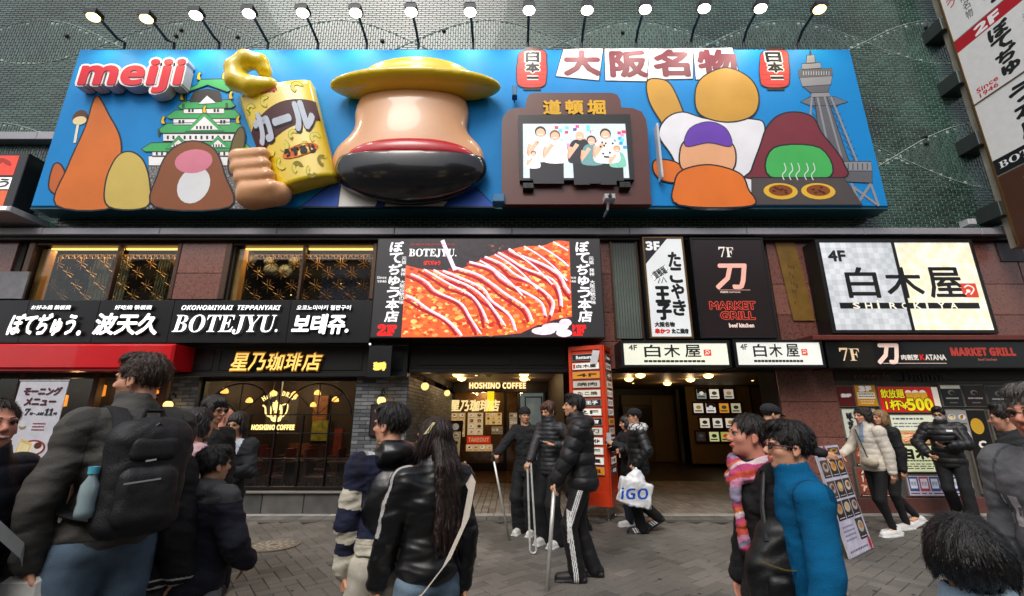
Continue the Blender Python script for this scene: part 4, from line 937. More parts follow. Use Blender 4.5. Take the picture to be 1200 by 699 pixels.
# snack bag in relief: bilinear bulging surface
class Bulge:
    def __init__(s, q, b): s.q = [Vector(v) for v in q]; s.b = b; s.n = Vector((0, -1, 0))
    def at(s, u, v, d=0):
        A, B_, C_, D = s.q; p = A*(1-u)*(1-v)+B_*u*(1-v)+C_*u*v+D*(1-u)*v
        return p+s.n*(d+s.b*math.sqrt(max(0, 1-(2*u-1)**2*.93))-s.b*.3)
def Q(x, y): return W(270+x/3.677, 60+y/3.677, 7.28)
bf = Bulge([Q(182, 612), Q(450, 540), Q(345, 128), Q(37, 205)], .2)
N = 24; vs = []; fs = []
for j in range(N+1):
    for i in range(N+1): vs.append(bf.at(i/N, j/N))
fs = [(j*(N+1)+i, j*(N+1)+i+1, (j+1)*(N+1)+i+1, (j+1)*(N+1)+i) for j in range(N) for i in range(N)]; n = len(vs)
for (ring) in ([(i, 0) for i in range(N+1)]+[(N, j) for j in range(1, N+1)]+[(i, N) for i in range(N-1, -1, -1)]+[(0, j) for j in range(N-1, 0, -1)],):
    k0 = len(vs); m_ = len(ring)
    for (i, j) in ring: q = bf.at(i/N, j/N); vs.append((q.x, 7.5, q.z))
    fs += [(ring[k][1]*(N+1)+ring[k][0], k0+k, k0+(k+1) % m_, ring[(k+1) % m_][1]*(N+1)+ring[(k+1) % m_][0]) for k in range(m_)]
bag = mkobj('snack_bag_relief', vs, fs, MY, board, True)
pb = Print(bf, .004, .003)
def grid(p, f0, f1, col, L, n=24):
    for i in range(n):
        u0, u1 = i/n, (i+1)/n; p.poly([(u0, f0(u0)), (u1, f0(u1)), (u1, f1(u1)), (u0, f1(u0))], col, L)
grid(pb, lambda u: .34+.22*u+.06*math.sin(u*3.1), lambda u: .62+.14*u+.1*math.sin(u*3.1), '#4a1f22', 1)
for (u, v, r, a) in ((.12, .82, .09, 0), (.36, .84, .09, 40), (.82, .92, .1, 10), (.1, .1, .09, 20), (.3, .2, .09, 80), (.52, .12, .1, 0), (.72, .3, .09, 60), (.9, .15, .09, 30), (.88, .38, .09, 0), (.7, .06, .09, 100), (.42, .36, .09, 200), (.6, .44, .09, 10), (.2, .35, .08, 120)):
    for (rr, col, L) in ((r*1.1, '#8a7a10', 1.2), (r, '#e6dc5c', 1.6)):
        P1 = [(u+rr*math.cos(R(a+t))*.8, v+rr*math.sin(R(a+t))*.62) for t in range(0, 250, 25)]; P2 = [(u+rr*.42*math.cos(R(a+t))*.8, v+rr*.42*math.sin(R(a+t))*.62) for t in range(240, -1, -25)]; 
        for k in range(len(P1)-1): pb.poly([P1[k], P1[k+1], P2[-k-2], P2[-k-1]], col, L)
pb.text('カール', .1, .46, .92, .74, '#20101a', 3, bold=.035, rot=3); pb.text('カール', .1, .47, .92, .75, '#c3cbd8', 5, bold=.024, rot=3)
pb.ell(.62, .28, .27, .055, '#e8722a', 3, rot=4, n=24); pb.text('うすあじ', .4, .245, .84, .315, '#22120a', 5, bold=.008)
pb.text('𝗺𝗲𝗶𝗷𝗶', .34, .92, .55, .965, '#c02030', 3, bold=.004)
pb.build('bag_print', bag, MPS)
f = Field(); a = Q(100, 110); f.chain([(a.x+.42, 7.2, a.z-.3), (a.x+.1, 7.15, a.z-.36), (a.x-.22, 7.15, a.z-.22), (a.x-.3, 7.15, a.z+.06), (a.x-.12, 7.15, a.z+.28), (a.x+.14, 7.2, a.z+.26), (a.x+.22, 7.25, a.z+.1)], [.16, .2, .2, .19, .18, .16, .14], .04); lo, hi = f.bounds(); solid('curled_snack', f, (lo, hi), .025, MY, board)
f = Field()
for k, (x, y) in enumerate(((75, 465), (80, 510), (95, 555), (115, 605))): a = Q(x, y); f.cap((a.x-.15, 7.25, a.z), (a.x+.38, 7.1, a.z-.02), .17, .13, .04)
a = Q(150, 640); f.cap((a.x-.3, 7.35, a.z+.12), (a.x+.25, 7.25, a.z+.1), .27, .22, .05); f.plane((0, 7.515, 0), (0, 1, 0)); lo, hi = f.bounds(); solid('peach_cushion', f, (lo, hi), .035, MPE, board)
# console with screen
MBRW = M('console_brown', '#5a2a20', .38, var=.12, vs=1.5, coat=.2)
fc = FY(7.35)
def PX(pts, Y=7.35): return [FY(Y).px(*a) for a in pts]
cns = MB().prism(PX([(588, 240), (588, 150), (589, 138), (595, 130), (603, 127), (616, 126), (617, 116), (620, 111), (626, 109), (717, 109), (723, 111), (727, 117), (728, 126), (742, 127), (752, 131), (757, 140), (759, 152), (763, 240)]), fc, -.16, 0).build('console', MBRW, board)
MB().prism(PX([(588, 241), (588, 232), (762, 232), (763, 241)]), fc, .0, .05).build('console_ledge', MBRW, cns)
MB().prism(PX([(607, 139), (737, 138), (742, 214), (609, 215)]), fc, .001, .1).build('screen_bezel', M('bezel', (.012, .012, .013), .3), cns)
p = Print(FY(7.25), .004, .001); sx0, sz0, sx1, sz1 = p.pbox(613, 145.5, 735, 209); p.rect(sx0, sz0, sx1, sz1, '#b9c6cc', 0); sw, sh = sx1-sx0, sz1-sz0
rs = random.Random(21); XY = lambda u, v: (sx0+u*sw, sz0+v*sh)
for k in range(46): u, v = rs.uniform(.3, .97), rs.uniform(.5, .93); a = XY(u, v); p.rect(a[0], a[1], a[0]+sw*.035, a[1]+sh*.055, rs.choice(['#e6407a', '#5ac8e8', '#f08ab0', '#b83a5c', '#2a8cd0', '#f4f4f4', '#5a3a8a']), 1)
def mini(u, s, top, skin='#d9a58a', hair='#2a1a18', legs='#1a1a20', v0=.0, pat=None):
    h = s*sh; x, y = XY(u, v0); w = h*.3
    p.poly([(x-w*.42, y), (x+w*.42, y), (x+w*.45, y+h*.46), (x-w*.45, y+h*.46)], legs, 3); q = smoothpts([(x-w*.6, y+h*.4), (x-w*.68, y+h*.6), (x-w*.45, y+h*.8), (x, y+h*.84), (x+w*.45, y+h*.8), (x+w*.68, y+h*.6), (x+w*.6, y+h*.4)], 4); p.poly(q, top, 4)
    p.line([(x-w*.55, y+h*.7), (x-w*.7, y+h*.5), (x-w*.15, y+h*.75)], w*.24, skin, 5); p.ell(x, y+h*.93, w*.3, h*.1, hair, 5); p.ell(x, y+h*.905, w*.24, h*.085, skin, 6)
    p.rect(x-w*.12, y+h*.87, x+w*.12, y+h*.885, '#f2dcd2', 7)
    if pat:
        for k in range(10): p.ell(x+rs.uniform(-.4, .4)*w, y+h*rs.uniform(.45, .78), w*.06, h*.02, pat, 5)
mini(.17, 1.02, '#f2f2f2', v0=-.1); mini(.1, .5, '#f6f0f4', v0=-.02); mini(.31, .95, '#efeae6', hair='#7a4a2c', v0=-.1); mini(.55, .98, '#1e222a', hair='#c9c6c0', v0=-.12); mini(.66, .85, '#5f8a8c', v0=-.1); mini(.8, 1.0, '#d9d6d0', v0=-.12, pat='#2a2a2a'); mini(.9, .62, '#6fae9c', hair='#b9773c', v0=-.05)
p.text('JUST', *XY(.13, .62), *XY(.22, .68), '#333', 6)
p.build('video_screen', cns, MA('screen_lit', .5, 1.0, var=.12, vs=30))
p = Print(FY(7.33)); p.ptext('道', 637, 118, 657, 134, '#e8b42c', 1, bold=.012); p.ptext('頓', 663, 118, 683, 134, '#e8b42c', 1, bold=.012); p.ptext('堀', 689, 118, 709, 134, '#e8b42c', 1, bold=.012); letters3d(p, 'gold_lettering', cns, MPS, .03)
for (x, y) in ((619, 219), (732, 218)): a = W(x, y, 7.27); MB().bbox(a.x-.1, a.x+.1, 7.22, 7.35, a.z-.06, a.z+.06, .01).lathe((a.x, 7.215, a.z), [(.03, 0), (.035, .01)], 10, 'y').build('speaker_box', M('bezel'), cns)
mb = MB(); a = W(768, 150, 7.45); b = W(773, 213, 7.45); mb.bbox(a.x, b.x, 7.3, 7.5, b.z, a.z, .01); mb.build('side_board', M('white_board', '#c9c9cc', .5), cns)
# small cameras on the board
def camera(px, py, lab_, Y=7.2):
    a = W(px, py, Y); t = thing('security_camera', lab_, 'security camera', (a.x, Y, a.z-.15))
    MB().bbox(a.x-.05, a.x+.14, Y-.1, Y+.12, a.z, a.z+.1, .012).build('camera_housing', M('camera_white', '#b9bcc0', .35), t)
    MB().lathe((a.x+.04, Y-.1, a.z+.05), [(.001, -.03), (.03, -.03), (.036, 0)], 12, 'y').build('lens', M('bezel'), t)
    MB().tube([(a.x+.03, Y, a.z), (a.x+.02, Y+.05, a.z-.14), (a.x, Y+.3, a.z-.16)], .022, 8).build('bracket', M('camera_white'), t)
camera(711, 236, 'white security camera on a bracket at the bottom edge of the billboard under the console')
a = W(603, 112, 7.4); t = thing('small_speaker', 'small blue weatherproof speaker above the left corner of the brown console', 'speaker', (a.x, 7.45, a.z)); MB().bbox(a.x-.05, a.x+.05, 7.25, 7.4, a.z-.12, a.z+.12, .015).build('housing', M('blue_plastic', '#2a6f9c', .5), t); MB().tube([(a.x, 7.4, a.z), (a.x, 7.5, a.z-.1)], .015, 6).build('bracket', M('blue_plastic'), t)
a = W(585, 236, 7.3); t = thing('small_speaker', 'small blue boxed speaker at the bottom left foot of the brown console', 'speaker', (a.x, 7.45, a.z)); MB().bbox(a.x-.12, a.x+.1, 7.2, 7.4, a.z-.06, a.z+.1, .015).build('housing', M('blue_plastic'), t)
a = W(422, 146, 7.35); t = thing('spot_fitting', 'small dark fitting on the blue panel right of the yellow snack bag', 'fitting', (a.x, 7.5, a.z)); MB().tube([(a.x-.05, 7.42, a.z+.15), (a.x, 7.42, a.z), (a.x+.1, 7.45, a.z-.25)], .014, 6).bbox(a.x-.05, a.x+.05, 7.38, 7.5, a.z-.02, a.z+.1, .01).build('fitting_body', M('navy_metal', '#16324a', .5), t)
# ================================================================ floodlights over the board
MARM = M('lamp_arm', '#2c2f33', .45, .5)
LX = [(110, 18), (172, 20), (230, 16), (292, 14), (355, 13), (417, 13), (482, 12), (551, 12), (620, 10), (688, 10), (756, 9), (825, 8), (891, 8), (960, 9)]
ORD = ['first', 'second', 'third', 'fourth', 'fifth', 'sixth', 'seventh', 'eighth', 'ninth', 'tenth', 'eleventh', 'twelfth', 'thirteenth', 'last']
BELOW = ['above the red brand letters, leftmost', 'above the right half of the red brand letters', 'above the green castle roof', 'above the curled yellow snack', 'above the yellow snack bag', 'above the left brim of the yellow relief', 'above the crown of the yellow relief', 'above the right brim of the yellow relief', 'above the left lantern', 'above the first banner cloth', 'above the second banner cloth', 'above the last banner cloth', 'above the right lantern', 'at the right end of the row']
for i, (px, py) in enumerate(LX):
    a = W(px, py, 7.0); warm = i in (0, 1, 13)
    t = thing('floodlight', ('yellowish' if warm else 'white')+' floodlight on a bent arm '+BELOW[i], 'floodlight', (a.x, 7.7, 9.0), 'floodlights along the top of the billboard')
    MB().tube([(a.x, 7.75, 8.95), (a.x, 7.72, 9.35), (a.x, 7.55, a.z-.02), (a.x, 7.1, a.z+.04)], .028, 8).build('lamp_arm', MARM, t)
    hb = MB(); d = Vector((0, .05, -1)).normalized(); u = Vector((0, -1, -.05)).normalized(); c0 = Vector((a.x, 7.0, a.z))
    def fr_(s, w, h, o): return [c0+d*o+Vector((1, 0, 0))*sx*w+u*sy*h for sx, sy in ((-1, -1), (1, -1), (1, 1), (-1, 1))]
    r1, r2, r3 = fr_(0, .12, .1, .04), fr_(0, .12, .1, -.06), fr_(0, .08, .06, -.13); hb.add(r1+r2+r3, [(0, 1, 5, 4), (1, 2, 6, 5), (2, 3, 7, 6), (3, 0, 4, 7), (4, 5, 9, 8), (5, 6, 10, 9), (6, 7, 11, 10), (7, 4, 8, 11), (8, 9, 10, 11)]); hb.build('lamp_housing', MARM, t)
    MB().ball(c0+d*.05, .115, 14, 8, sc=(1.05, .85, .6)).build('lamp_lens', M('flood_warm', '#ffd878', .5, emis=7, var=.02) if warm else M('flood_white', '#fff6e6', .5, emis=14, var=.02), t, True)
    ld = bpy.data.lights.new('flood_beam', 'SPOT'); ld.energy = 34 if not warm else 24; ld.spot_size = R(125); ld.spot_blend = .8; ld.color = (1, .93, .8) if not warm else (1, .82, .5); ld.shadow_soft_size = .1
    lo_ = bpy.data.objects.new('flood_beam', ld); link(lo_); lo_.parent = t; q = c0+d*.2; lo_.location = q-WLOC[t.name]; lo_.rotation_euler = (-Vector((0, .55, -1))).to_track_quat('Z', 'Y').to_euler()
# ================================================================ left lit food screen
YS = 7.6; t = thing('lit_food_sign', 'small lit sign with food pictures at the left edge beside the billboard', 'sign', (-10.5, 8, 5.6)); fs_ = FY(YS)
a, b = fs_.px(33, 180), fs_.px(8, 247); zt, zb = a[1], b[1]; xr = a[0]+.02
MB().bbox(-12.2, xr, YS, 7.95, zb, zt, .01).build('sign_box', M('bezel'), t); p = Print(FY(YS), .003)
p.rect(-12.1, zb+.75, xr-.17, zt-.05, '#c73a2a', 0); p.rect(-12.1, zb+.05, xr-.17, zb+.42, '#b8542e', 0); p.rect(-12.1, zb+.45, xr-.17, zb+.7, '#e9e6e2', 0); p.text('ぼてぢゅう', -11.2, zb+.48, xr-.2, zb+.68, '#222', 2, bold=.01)
rs = random.Random(8)
for _ in range(60): p.ell(rs.uniform(-12, xr-.3), rs.uniform(zb+.85, zt-.15), rs.uniform(.05, .16), rs.uniform(.03, .09), rs.choice(['#e85a3a', '#f08a5c', '#d92a22', '#f4c23a', '#5aa83a', '#e9a08a', '#8a1c14']), 2, rs.uniform(0, 180), n=10)
p.build('sign_face', t, MA('sign_lit', .5, 1.0, var=.15, vs=12))
a = W(18, 250, 7.5); t2 = thing('sign_lamp_box', 'white lamp box jutting out under the lit food sign', 'lamp', (-10, 8, a.z)); MB().bbox(a.x-1.2, a.x+.12, 7.3, 8.0, a.z-.06, a.z+.05, .015).build('lamp_box', M('camera_white'), t2); MB().box(a.x-1.1, a.x+.05, 7.285, 7.3, a.z-.03, a.z+.03).build('lamp_face', M('pale_glow', '#fff0e0', .5, emis=1.6), t2)
# ================================================================ black lettered sign
YB = 7.55; fb = FY(YB); zt, zb = fb.px(200, 352)[1], fb.px(200, 402)[1]; xr = fb.px(435, 377)[0]
t = thing('long_black_sign', 'long black sign with glowing white lettering in four scripts above the red awning', 'sign', (-6, 8, zb))
mb = MB(); xs = [-13.2, fb.px(1, 377)[0]+.4, fb.px(112, 377)[0]+.0, fb.px(204, 377)[0]-.06, fb.px(338, 377)[0], xr]
MB().box(-13.2, xr-.01, YB+.02, 7.98, zb+.01, zt-.01).build('sign_box', M('sign_side', '#121316', .4), t)
for a, b in zip(xs[:-1], xs[1:]): MB().bbox(a+.003, b-.003, YB, YB+.02, zb, zt, .004).build('sign_panel', M('sign_black', '#17181c', .35, var=.1), t)
p = Print(FY(YB-.05), .002, .0008); WT = '#ffffff'
for s, x0, y0, x1, y1, b, sh in (('お好み焼 鉄板焼', 37, 358, 83, 363, .0015, .1), ('ぼてぢゅう', 12, 368, 88, 393, .013, .1), ('。', 90, 388, 94, 393, .01, 0), ('好吃烧 铁板烧', 135, 358, 178, 363, .0015, .1), ('波天久', 112, 368, 186, 392, .013, .1), ('𝙊𝙆𝙊𝙉𝙊𝙈𝙄𝙔𝘼𝙆𝙄  𝙏𝙀𝙋𝙋𝘼𝙉𝙔𝘼𝙆𝙄', 213, 358, 329, 363.5, .0, 0), ('𝐁𝐎𝐓𝐄𝐉𝐘𝐔.', 204, 369, 327, 392, .0, .12), ('오코노미야키 철판구이', 348, 358, 411, 363.5, .0015, .1), ('보테쥬.', 344, 369, 409, 391, .013, .1)): p.ptext(s, x0, y0, x1, y1, WT, 1, bold=b, shear=sh)
letters3d(p, 'lit_lettering', t, MA('white_lit', .5, 1.5), .03, M('letter_return', '#6a6a6c', .5))
pg = Print(FY(YB-.005), .002, .0008)
# ================================================================ red awning
ya = 7.35; fa_ = FY(ya); t = thing('red_awning', 'glossy red boxed awning over the timber shop at far left', 'awning', (-8, 8, 2.38)); zt, zb = fa_.px(100, 403)[1], fa_.px(100, 433)[1]; xr = fa_.px(202, 418)[0]
MB().bbox(-13, xr, ya, 8.0, zb, zt, .035).build('awning_box', M('awning_red', '#d0101c', .3, var=.08, vs=1.5, coat=.4), t); MB().box(-13, xr+.01, ya-.008, ya+.2, zb-.03, zb-.002).build('awning_trim', M('awning_trim', '#6d0d14', .35), t)
# ================================================================ coffee shop signs
p = Print(FY(7.78), .002, .0008)
t = thing('coffee_shop_lettering', 'glowing golden brush lettering on the black coffee shop fascia', 'sign', (W(324, 424, 7.8).x, 7.85, 2.5))
for ch, a, b in (('星', 272, 292), ('乃', 293, 312), ('珈', 314, 333), ('琲', 335, 354), ('店', 356, 377)): p.ptext(ch, a, 414.5, b-1, 434, '#ffcf6a', 1, bold=.006, shear=.14)
letters3d(p, 'lit_lettering', t, MA('gold_lit', .5, 1.0), .04, M('letter_return_gold', '#6b4a1c', .5)); q = Print(FY(7.84), .002, .0006)
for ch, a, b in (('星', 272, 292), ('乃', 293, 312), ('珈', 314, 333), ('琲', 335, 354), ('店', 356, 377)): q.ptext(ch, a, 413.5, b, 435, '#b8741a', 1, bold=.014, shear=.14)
q.build('letter_halo', t, MA('amber_halo', .5, .6))  # wider amber copies of the characters paint their halo of light on the fascia
# projecting blade sign
Fh = Frame((W(447, 425, 7.5).x, 0, 0), (0, -1, 0), (0, 0, 1)); t = thing('projecting_sign', 'small black projecting sign with gold lettering at the corner under the food screen', 'sign', (W(447, 425, 7.5).x, 7.9, 2.5)); xx = W(446, 425, 7.5).x
zt, zb = W(446, 404, 7.4).z, W(446, 442, 7.4).z; MB().bbox(xx-.22, xx+.18, 7.5, 7.56, zb, zt, .01).build('sign_box', M('sign_side'), t); p = Print(FY(7.5), .003); p.ptext('珈琲', 438, 425, 452, 434, '#ffd35c', 1, bold=.01); p.build('lit_lettering', t, MA('gold_lit'))
MB().tube([(xx, 7.5, zt), (xx, 7.98, zt+.05)], .015, 6).build('bracket', MDK, t); MB().ball((xx-.2, 7.48, zt+.02), .02, 8, 6).build('bulb', M('pale_glow'), t)
# ================================================================ food screen
YL = 7.45; fl = FY(YL); t = thing('led_food_screen', 'large bright screen showing a sauced pancake between two black lettered strips', 'screen', (-.4, 8, 2.95))
zt, zb = fl.px(572, 279.5)[1], fl.px(572, 396.5)[1]; x0, x1 = fl.px(438, 338)[0], fl.px(706.5, 338)[0]; xa, xb = fl.px(474, 338)[0], fl.px(669, 338)[0]
MB().bbox(x0, x1, YL, 7.98, zb, zt, .008).build('screen_box', M('screen_case', '#241f1e', .35), t)
for dx in (0, 222):
    p = Print(fl, .003, .0006); p.rect(*((x0+.02, zb+.02, xa, zt-.02) if dx == 0 else (xb, zb+.02, x1-.02, zt-.02)), '#2b2a2c', 0)
    p.ptext('ぼてぢゅう本店', 454+dx, 283, 470+dx, 378, '#fff', 2, bold=.007, vertical=True, shear=.08); p.ptext('元祖 発祥 大阪伝統の味', 469+dx, 301, 475+dx, 357, '#ddd', 2, vertical=True, bold=.002)
    p.ptext('𝗦𝗶𝗻𝗰𝗲', 442+dx, 324, 453+dx, 327, '#ddd', 2); p.ptext('𝟭𝟵𝟰𝟲', 442+dx, 328.5, 453+dx, 331.5, '#ddd', 2); p.ptext('𝟐𝐅', 443+dx, 381, 464+dx, 393, '#ee1c1c', 2, bold=.012)
    p.build('side_strip', t, MA('strip_lit', .4, .8))
p = Print(fl, .006, .0006); SW, SH = xb-xa, zt-zb-.03; X = lambda u, v: (xa+u*SW, zb+.015+v*SH)
p.rect(*X(0, 0), *X(1, 1), '#2c2629', 0)
def clip(pts): return [X(min(1, max(0, u)), min(1, max(0, v))) for u, v in pts]
top = [(0, .72), (.1, .68), (.2, .67), (.3, .66), (.36, .7), (.45, .77), (.55, .84), (.63, .88), (.72, .92), (.84, .93), (.92, .98), (1, .97)]; bot = [(1, .2), (.9, .17), (.8, .12), (.7, .04), (.6, .02), (.3, 0), (0, 0)]
p.poly(clip(smoothpts(top, 5, False)+bot), '#d8552a', 1)
rs = random.Random(2)
def topv(u):
    for (a, b) in zip(top[:-1], top[1:]):
        if a[0] <= u <= b[0]: return a[1]+(b[1]-a[1])*(u-a[0])/(b[0]-a[0])
    return .7
def botv(u): return 0 if u < .6 else (u-.6)*.5
for _ in range(900):
    u = rs.uniform(.01, .99); v = rs.uniform(botv(u)+.02, topv(u)-.02); r = rs.uniform(.006, .022); x, y = X(u, v)
    p.ell(x, y, min(r*SW, x-xa, xb-x), r*SW*.6, rs.choice(['#e8742c', '#f2a04a', '#c93c1c', '#e0622a', '#f6be7c', '#b42a18', '#e88a50', '#c8622c', '#f4b464', '#b8481c']), 2, 0, n=8)
def stripe(u0, v0, pts, w, col, L):
    q = [(u0+a, v0+b) for a, b in pts]; q = smoothpts(q, 8, False); q = [k for k in q if .004 < k[0] < .996 and .01 < k[1] < .99]
    if len(q) > 2: p.line([X(*k) for k in q], w, col, L)
base_ = [(0, 0), (.1, -.07), (.2, -.17), (.3, -.28), (.38, -.42), (.42, -.56)]
for k in range(10):
    u0 = -.12+k*.075; v0 = topv(max(0, u0+.1))-.03 if k > 1 else .6-(1-k)*.18
    w1 = rs.uniform(.03, .055)
    q = [(a*rs.uniform(.95, 1.08)+.02*math.sin(k+a*20), b*(1.0+.06*math.sin(k*2))) for a, b in base_]
    stripe(u0+.03+rs.uniform(-.01, .015), v0+.01, [(a*1.04, b*rs.uniform(.9, 1.1)) for a, b in q], .05, '#961420', 3); stripe(u0+.06, v0+.03, q, w1*1.05, '#cf9aae', 4); stripe(u0+.064, v0+.032, q, w1*.6, '#ecc8d4', 4.5); stripe(u0+.07, v0+.03, [(a, b*1.02) for a, b in q], .012, '#fff', 5)
for k in range(7):
    u0 = .45+k*.09; stripe(u0, topv(min(.99, u0))-.0, [(0, 0), (.08, -.08), (.17, -.2), (.26, -.36)], .03, '#f3cfe0', 6); stripe(u0+.03, topv(min(.99, u0))-.02, [(0, 0), (.08, -.09), (.16, -.2), (.24, -.38)], .035, '#b8141a', 5.5)
p.line([X(.215, .985), X(.25, .85), X(.3, .67)], .07, '#d9c3e0', 4); p.line([X(.22, .985), X(.255, .85), X(.305, .67)], .03, '#f8eef8', 5)
for _ in range(16): x, y = X(rs.uniform(.5, .62), rs.uniform(.84, .95)); p.ell(x, y, .03, .02, rs.choice(['#5a2a2a', '#8a4a3a', '#3a2a2a']), 1.5, n=8)
for (u, v, a) in ((.83, .06, .07), (.9, .1, .08), (.95, .04, .05), (.96, .14, .05)): x, y = X(u, v); p.ell(x, y, min(a*SW, xb-x-.01), .07, '#e9c9d6', 3, 0, n=14)
p.ppoly([(475, 282), (555, 282), (555, 283), (475, 283)], '#2c2629', 1)
p.ptext('𝐁𝐎𝐓𝐄𝐉𝐘𝐔.', 479.5, 292, 535, 302, '#fff', 8, bold=.0); p.ptext('元祖大阪お好み焼き', 481, 286, 533, 288, '#c0201c', 8); p.ptext('ぼてぢゅう', 497, 306, 516, 311, '#c8201c', 8, bold=.006)
p.build('screen_picture', t, MA('led_lit', .4, 1.15, var=.3, vs=14))
# ================================================================ wall signs on the right
MSTL = M('sign_frame_metal', '#4a4036', .35, .5)
def wallsign(name, label, Y, quad, mframe, body=None, fw=.035, cat='sign'):
    """box sign; quad in photo pixels gives its corners at distance Y"""
    f_ = FY(Y); (ax, ay), (bx, by) = quad; a = f_.px(ax, ay); b = f_.px(bx, by)
    t = thing(name, label, cat, ((a[0]+b[0])/2, 8, b[1])); x0, x1, z0, z1 = a[0], b[0], b[1], a[1]
    MB().bbox(x0, x1, Y, 7.98, z0, z1, .006).build('sign_box', body or M('sign_side'), t)
    m_ = MB(); m_.bbox(x0, x0+fw, Y-.015, Y-.001, z0, z1, .004).bbox(x1-fw, x1, Y-.015, Y-.001, z0, z1, .004).bbox(x0+fw, x1-fw, Y-.015, Y-.001, z0, z0+fw, .004).bbox(x0+fw, x1-fw, Y-.015, Y-.001, z1-fw, z1, .004); m_.build('sign_frame', mframe, t)
    return t, (x0+fw, z0+fw, x1-fw, z1-fw), Print(f_, .003, .0008)
t, (x0, z0, x1, z1), p = wallsign('octopus_ball_sign', 'tall white lit sign with black lettering and a 3F corner', 7.72, ((752, 278), (813, 397)), M('sign_gold', '#7a5f3c', .35, .6))
w, h = x1-x0, z1-z0; p.rect(x0, z0, x1, z1, '#dfe3e4', 0); p.poly([(x0, z1), (x0+w*.62, z1), (x0, z1-h*.27)], '#1d1c26', 1); p.text('𝟯𝗙', x0+.03, z1-.23, x0+.28, z1-.06, '#f0f0f0', 2, bold=.008)
U = lambda u, v: (x0+u*w, z0+v*h)
p.text('たこやき', *U(.6, .2), *U(.93, .86), '#15151a', 2, bold=.014, vertical=True, shear=.05); p.text('王子', *U(.18, .16), *U(.55, .5), '#15151a', 2, bold=.02, vertical=True)
p.line([U(.28, .53), U(.33, .58), U(.37, .53), U(.43, .59), U(.5, .54)], .02, '#15151a', 2); p.poly([U(.12, .61), (U(.5, .72)), U(.56, .67), U(.18, .555)], '#f2f2f2', 2); p.line([U(.12, .61), (U(.5, .72)), U(.56, .67), U(.18, .555)], .008, '#222', 2.5, True); p.text('道頓堀', *U(.16, .6), *U(.52, .68), '#222', 3, bold=.004, rot=30)
p.text('大阪名物', *U(.1, .095), *U(.6, .14), '#222', 2, bold=.006); p.text('串かつ', *U(.1, .03), *U(.46, .075), '#c8201c', 2, bold=.008); p.text('たこ焼き', *U(.52, .03), *U(.93, .075), '#222', 2, bold=.008)
p.build('sign_face', t, MA('sign_soft_lit', .35, .42, var=.08, vs=2))
t, (x0, z0, x1, z1), p = wallsign('blade_character_sign', 'large dark brown sign with a pink sword character and outlined red lettering', 7.72, ((808, 279), (912, 397)), M('sign_side'))
w, h = x1-x0, z1-z0; p.rect(x0, z0, x1, z1, '#231b1c', 0); p.text('𝟕𝐅', *U(.37, .81), *U(.58, .92), '#f2e6e0', 2)
p.text('刀', *U(.3, .48), *U(.7, .73), '#f3b5a4', 2, bold=.02, shear=.15); p.line([U(.3, .465), U(.74, .465)], .01, '#d8a090', 2); p.text('肉割烹 KATANA', *U(.32, .435), *U(.6, .452), '#d8c0b8', 2, bold=.002)
p.text('MARKET', *U(.15, .27), *U(.78, .345), '#e2503c', 2, bold=.014); p.text('MARKET', *U(.15, .27), *U(.78, .345), '#231b1c', 4, bold=.002); p.text('GRILL', *U(.28, .17), *U(.75, .245), '#e2503c', 2, bold=.014); p.text('GRILL', *U(.28, .17), *U(.75, .245), '#231b1c', 4, bold=.002); p.text('beef kitchen', *U(.38, .09), *U(.72, .13), '#f0d6cc', 2, bold=.004)
p.build('sign_face', t, MA('sign_dim_lit', .3, .4, var=.08))
def checks(p, x0, z0, x1, z1, nx, ny, cA, cB, L=.5):
    for i in range(nx):
        for j in range(ny):
            if (i+j) % 2: p.rect(x0+(x1-x0)*i/nx, z0+(z1-z0)*j/ny, x0+(x1-x0)*(i+1)/nx, z0+(z1-z0)*(j+1)/ny, cA if rng.random() < .6 else cB, L)
def hanko(p, x0, z0, x1, z1, L=3):
    p.rect(x0, z0, x1, z1, '#d2402c', L); w, h = x1-x0, z1-z0; p.line(smoothpts([(x0+w*.2, z0+h*.7), (x0+w*.5, z0+h*.85), (x0+w*.8, z0+h*.6), (x0+w*.5, z0+h*.2)], 5, False), w*.09, '#f0e8dc', L+1); p.ell(x0+w*.4, z0+h*.45, w*.14, h*.12, '#f0e8dc', L+1); p.line([(x0+w*.15, z0+h*.2), (x0+w*.3, z0+h*.35)], w*.08, '#f0e8dc', L+1)
# two narrow light boxes over the right entrance
for n_, (q, tint, tint2, lb) in enumerate(((((727, 399.5), (858, 431)), '#e9ebd8', '#f6f3d8', 'narrow lit 4F sign over the right entrance, left one beside the orange pillar'), (((858.5, 398.5), (968, 431)), '#e6e7e2', '#f3f2ec', 'narrow lit 4F sign over the right entrance, right one beside the black fascia'))):
    t, (x0, z0, x1, z1), p = wallsign('lit_name_sign', lb, 7.5, q, M('sign_side'), fw=.045); t['group'] = 'narrow 4F light boxes'
    w, h = x1-x0, z1-z0; p.rect(x0, z0, x1, z1, tint, 0)
    for k in range(int(w/.05)): p.line([(x0+k*.05, z0), (min(x1, x0+k*.05+h*.5), z1)], .004, '#c9cbb8', .5)
    p.text('4F', *U(.05, .68), *U(.13, .92), '#3a3a3a', 2, bold=.003)
    for ch, u in (('白', .2), ('木', .39), ('屋', .59)): p.text(ch, *U(u, .36), *U(u+.15, .92), '#1a1a1a', 2, bold=.004)
    hanko(p, *U(.77, .42), *U(.84, .7)); 
    for k in range(14): p.rect(*U(.19+k*.042, .12), *U(.19+k*.042+.036, .22), '#1a1a1a', 2)
    p.build('sign_face', t, MA('sign_bright_lit', .35, .55, var=.1, vs=1.5))
t, (x0, z0, x1, z1), p = wallsign('big_lit_name_sign', 'big lit 4F sign split grey and cream with large black characters', 7.62, ((955, 281), (1170, 391)), M('sign_side'), fw=.06)
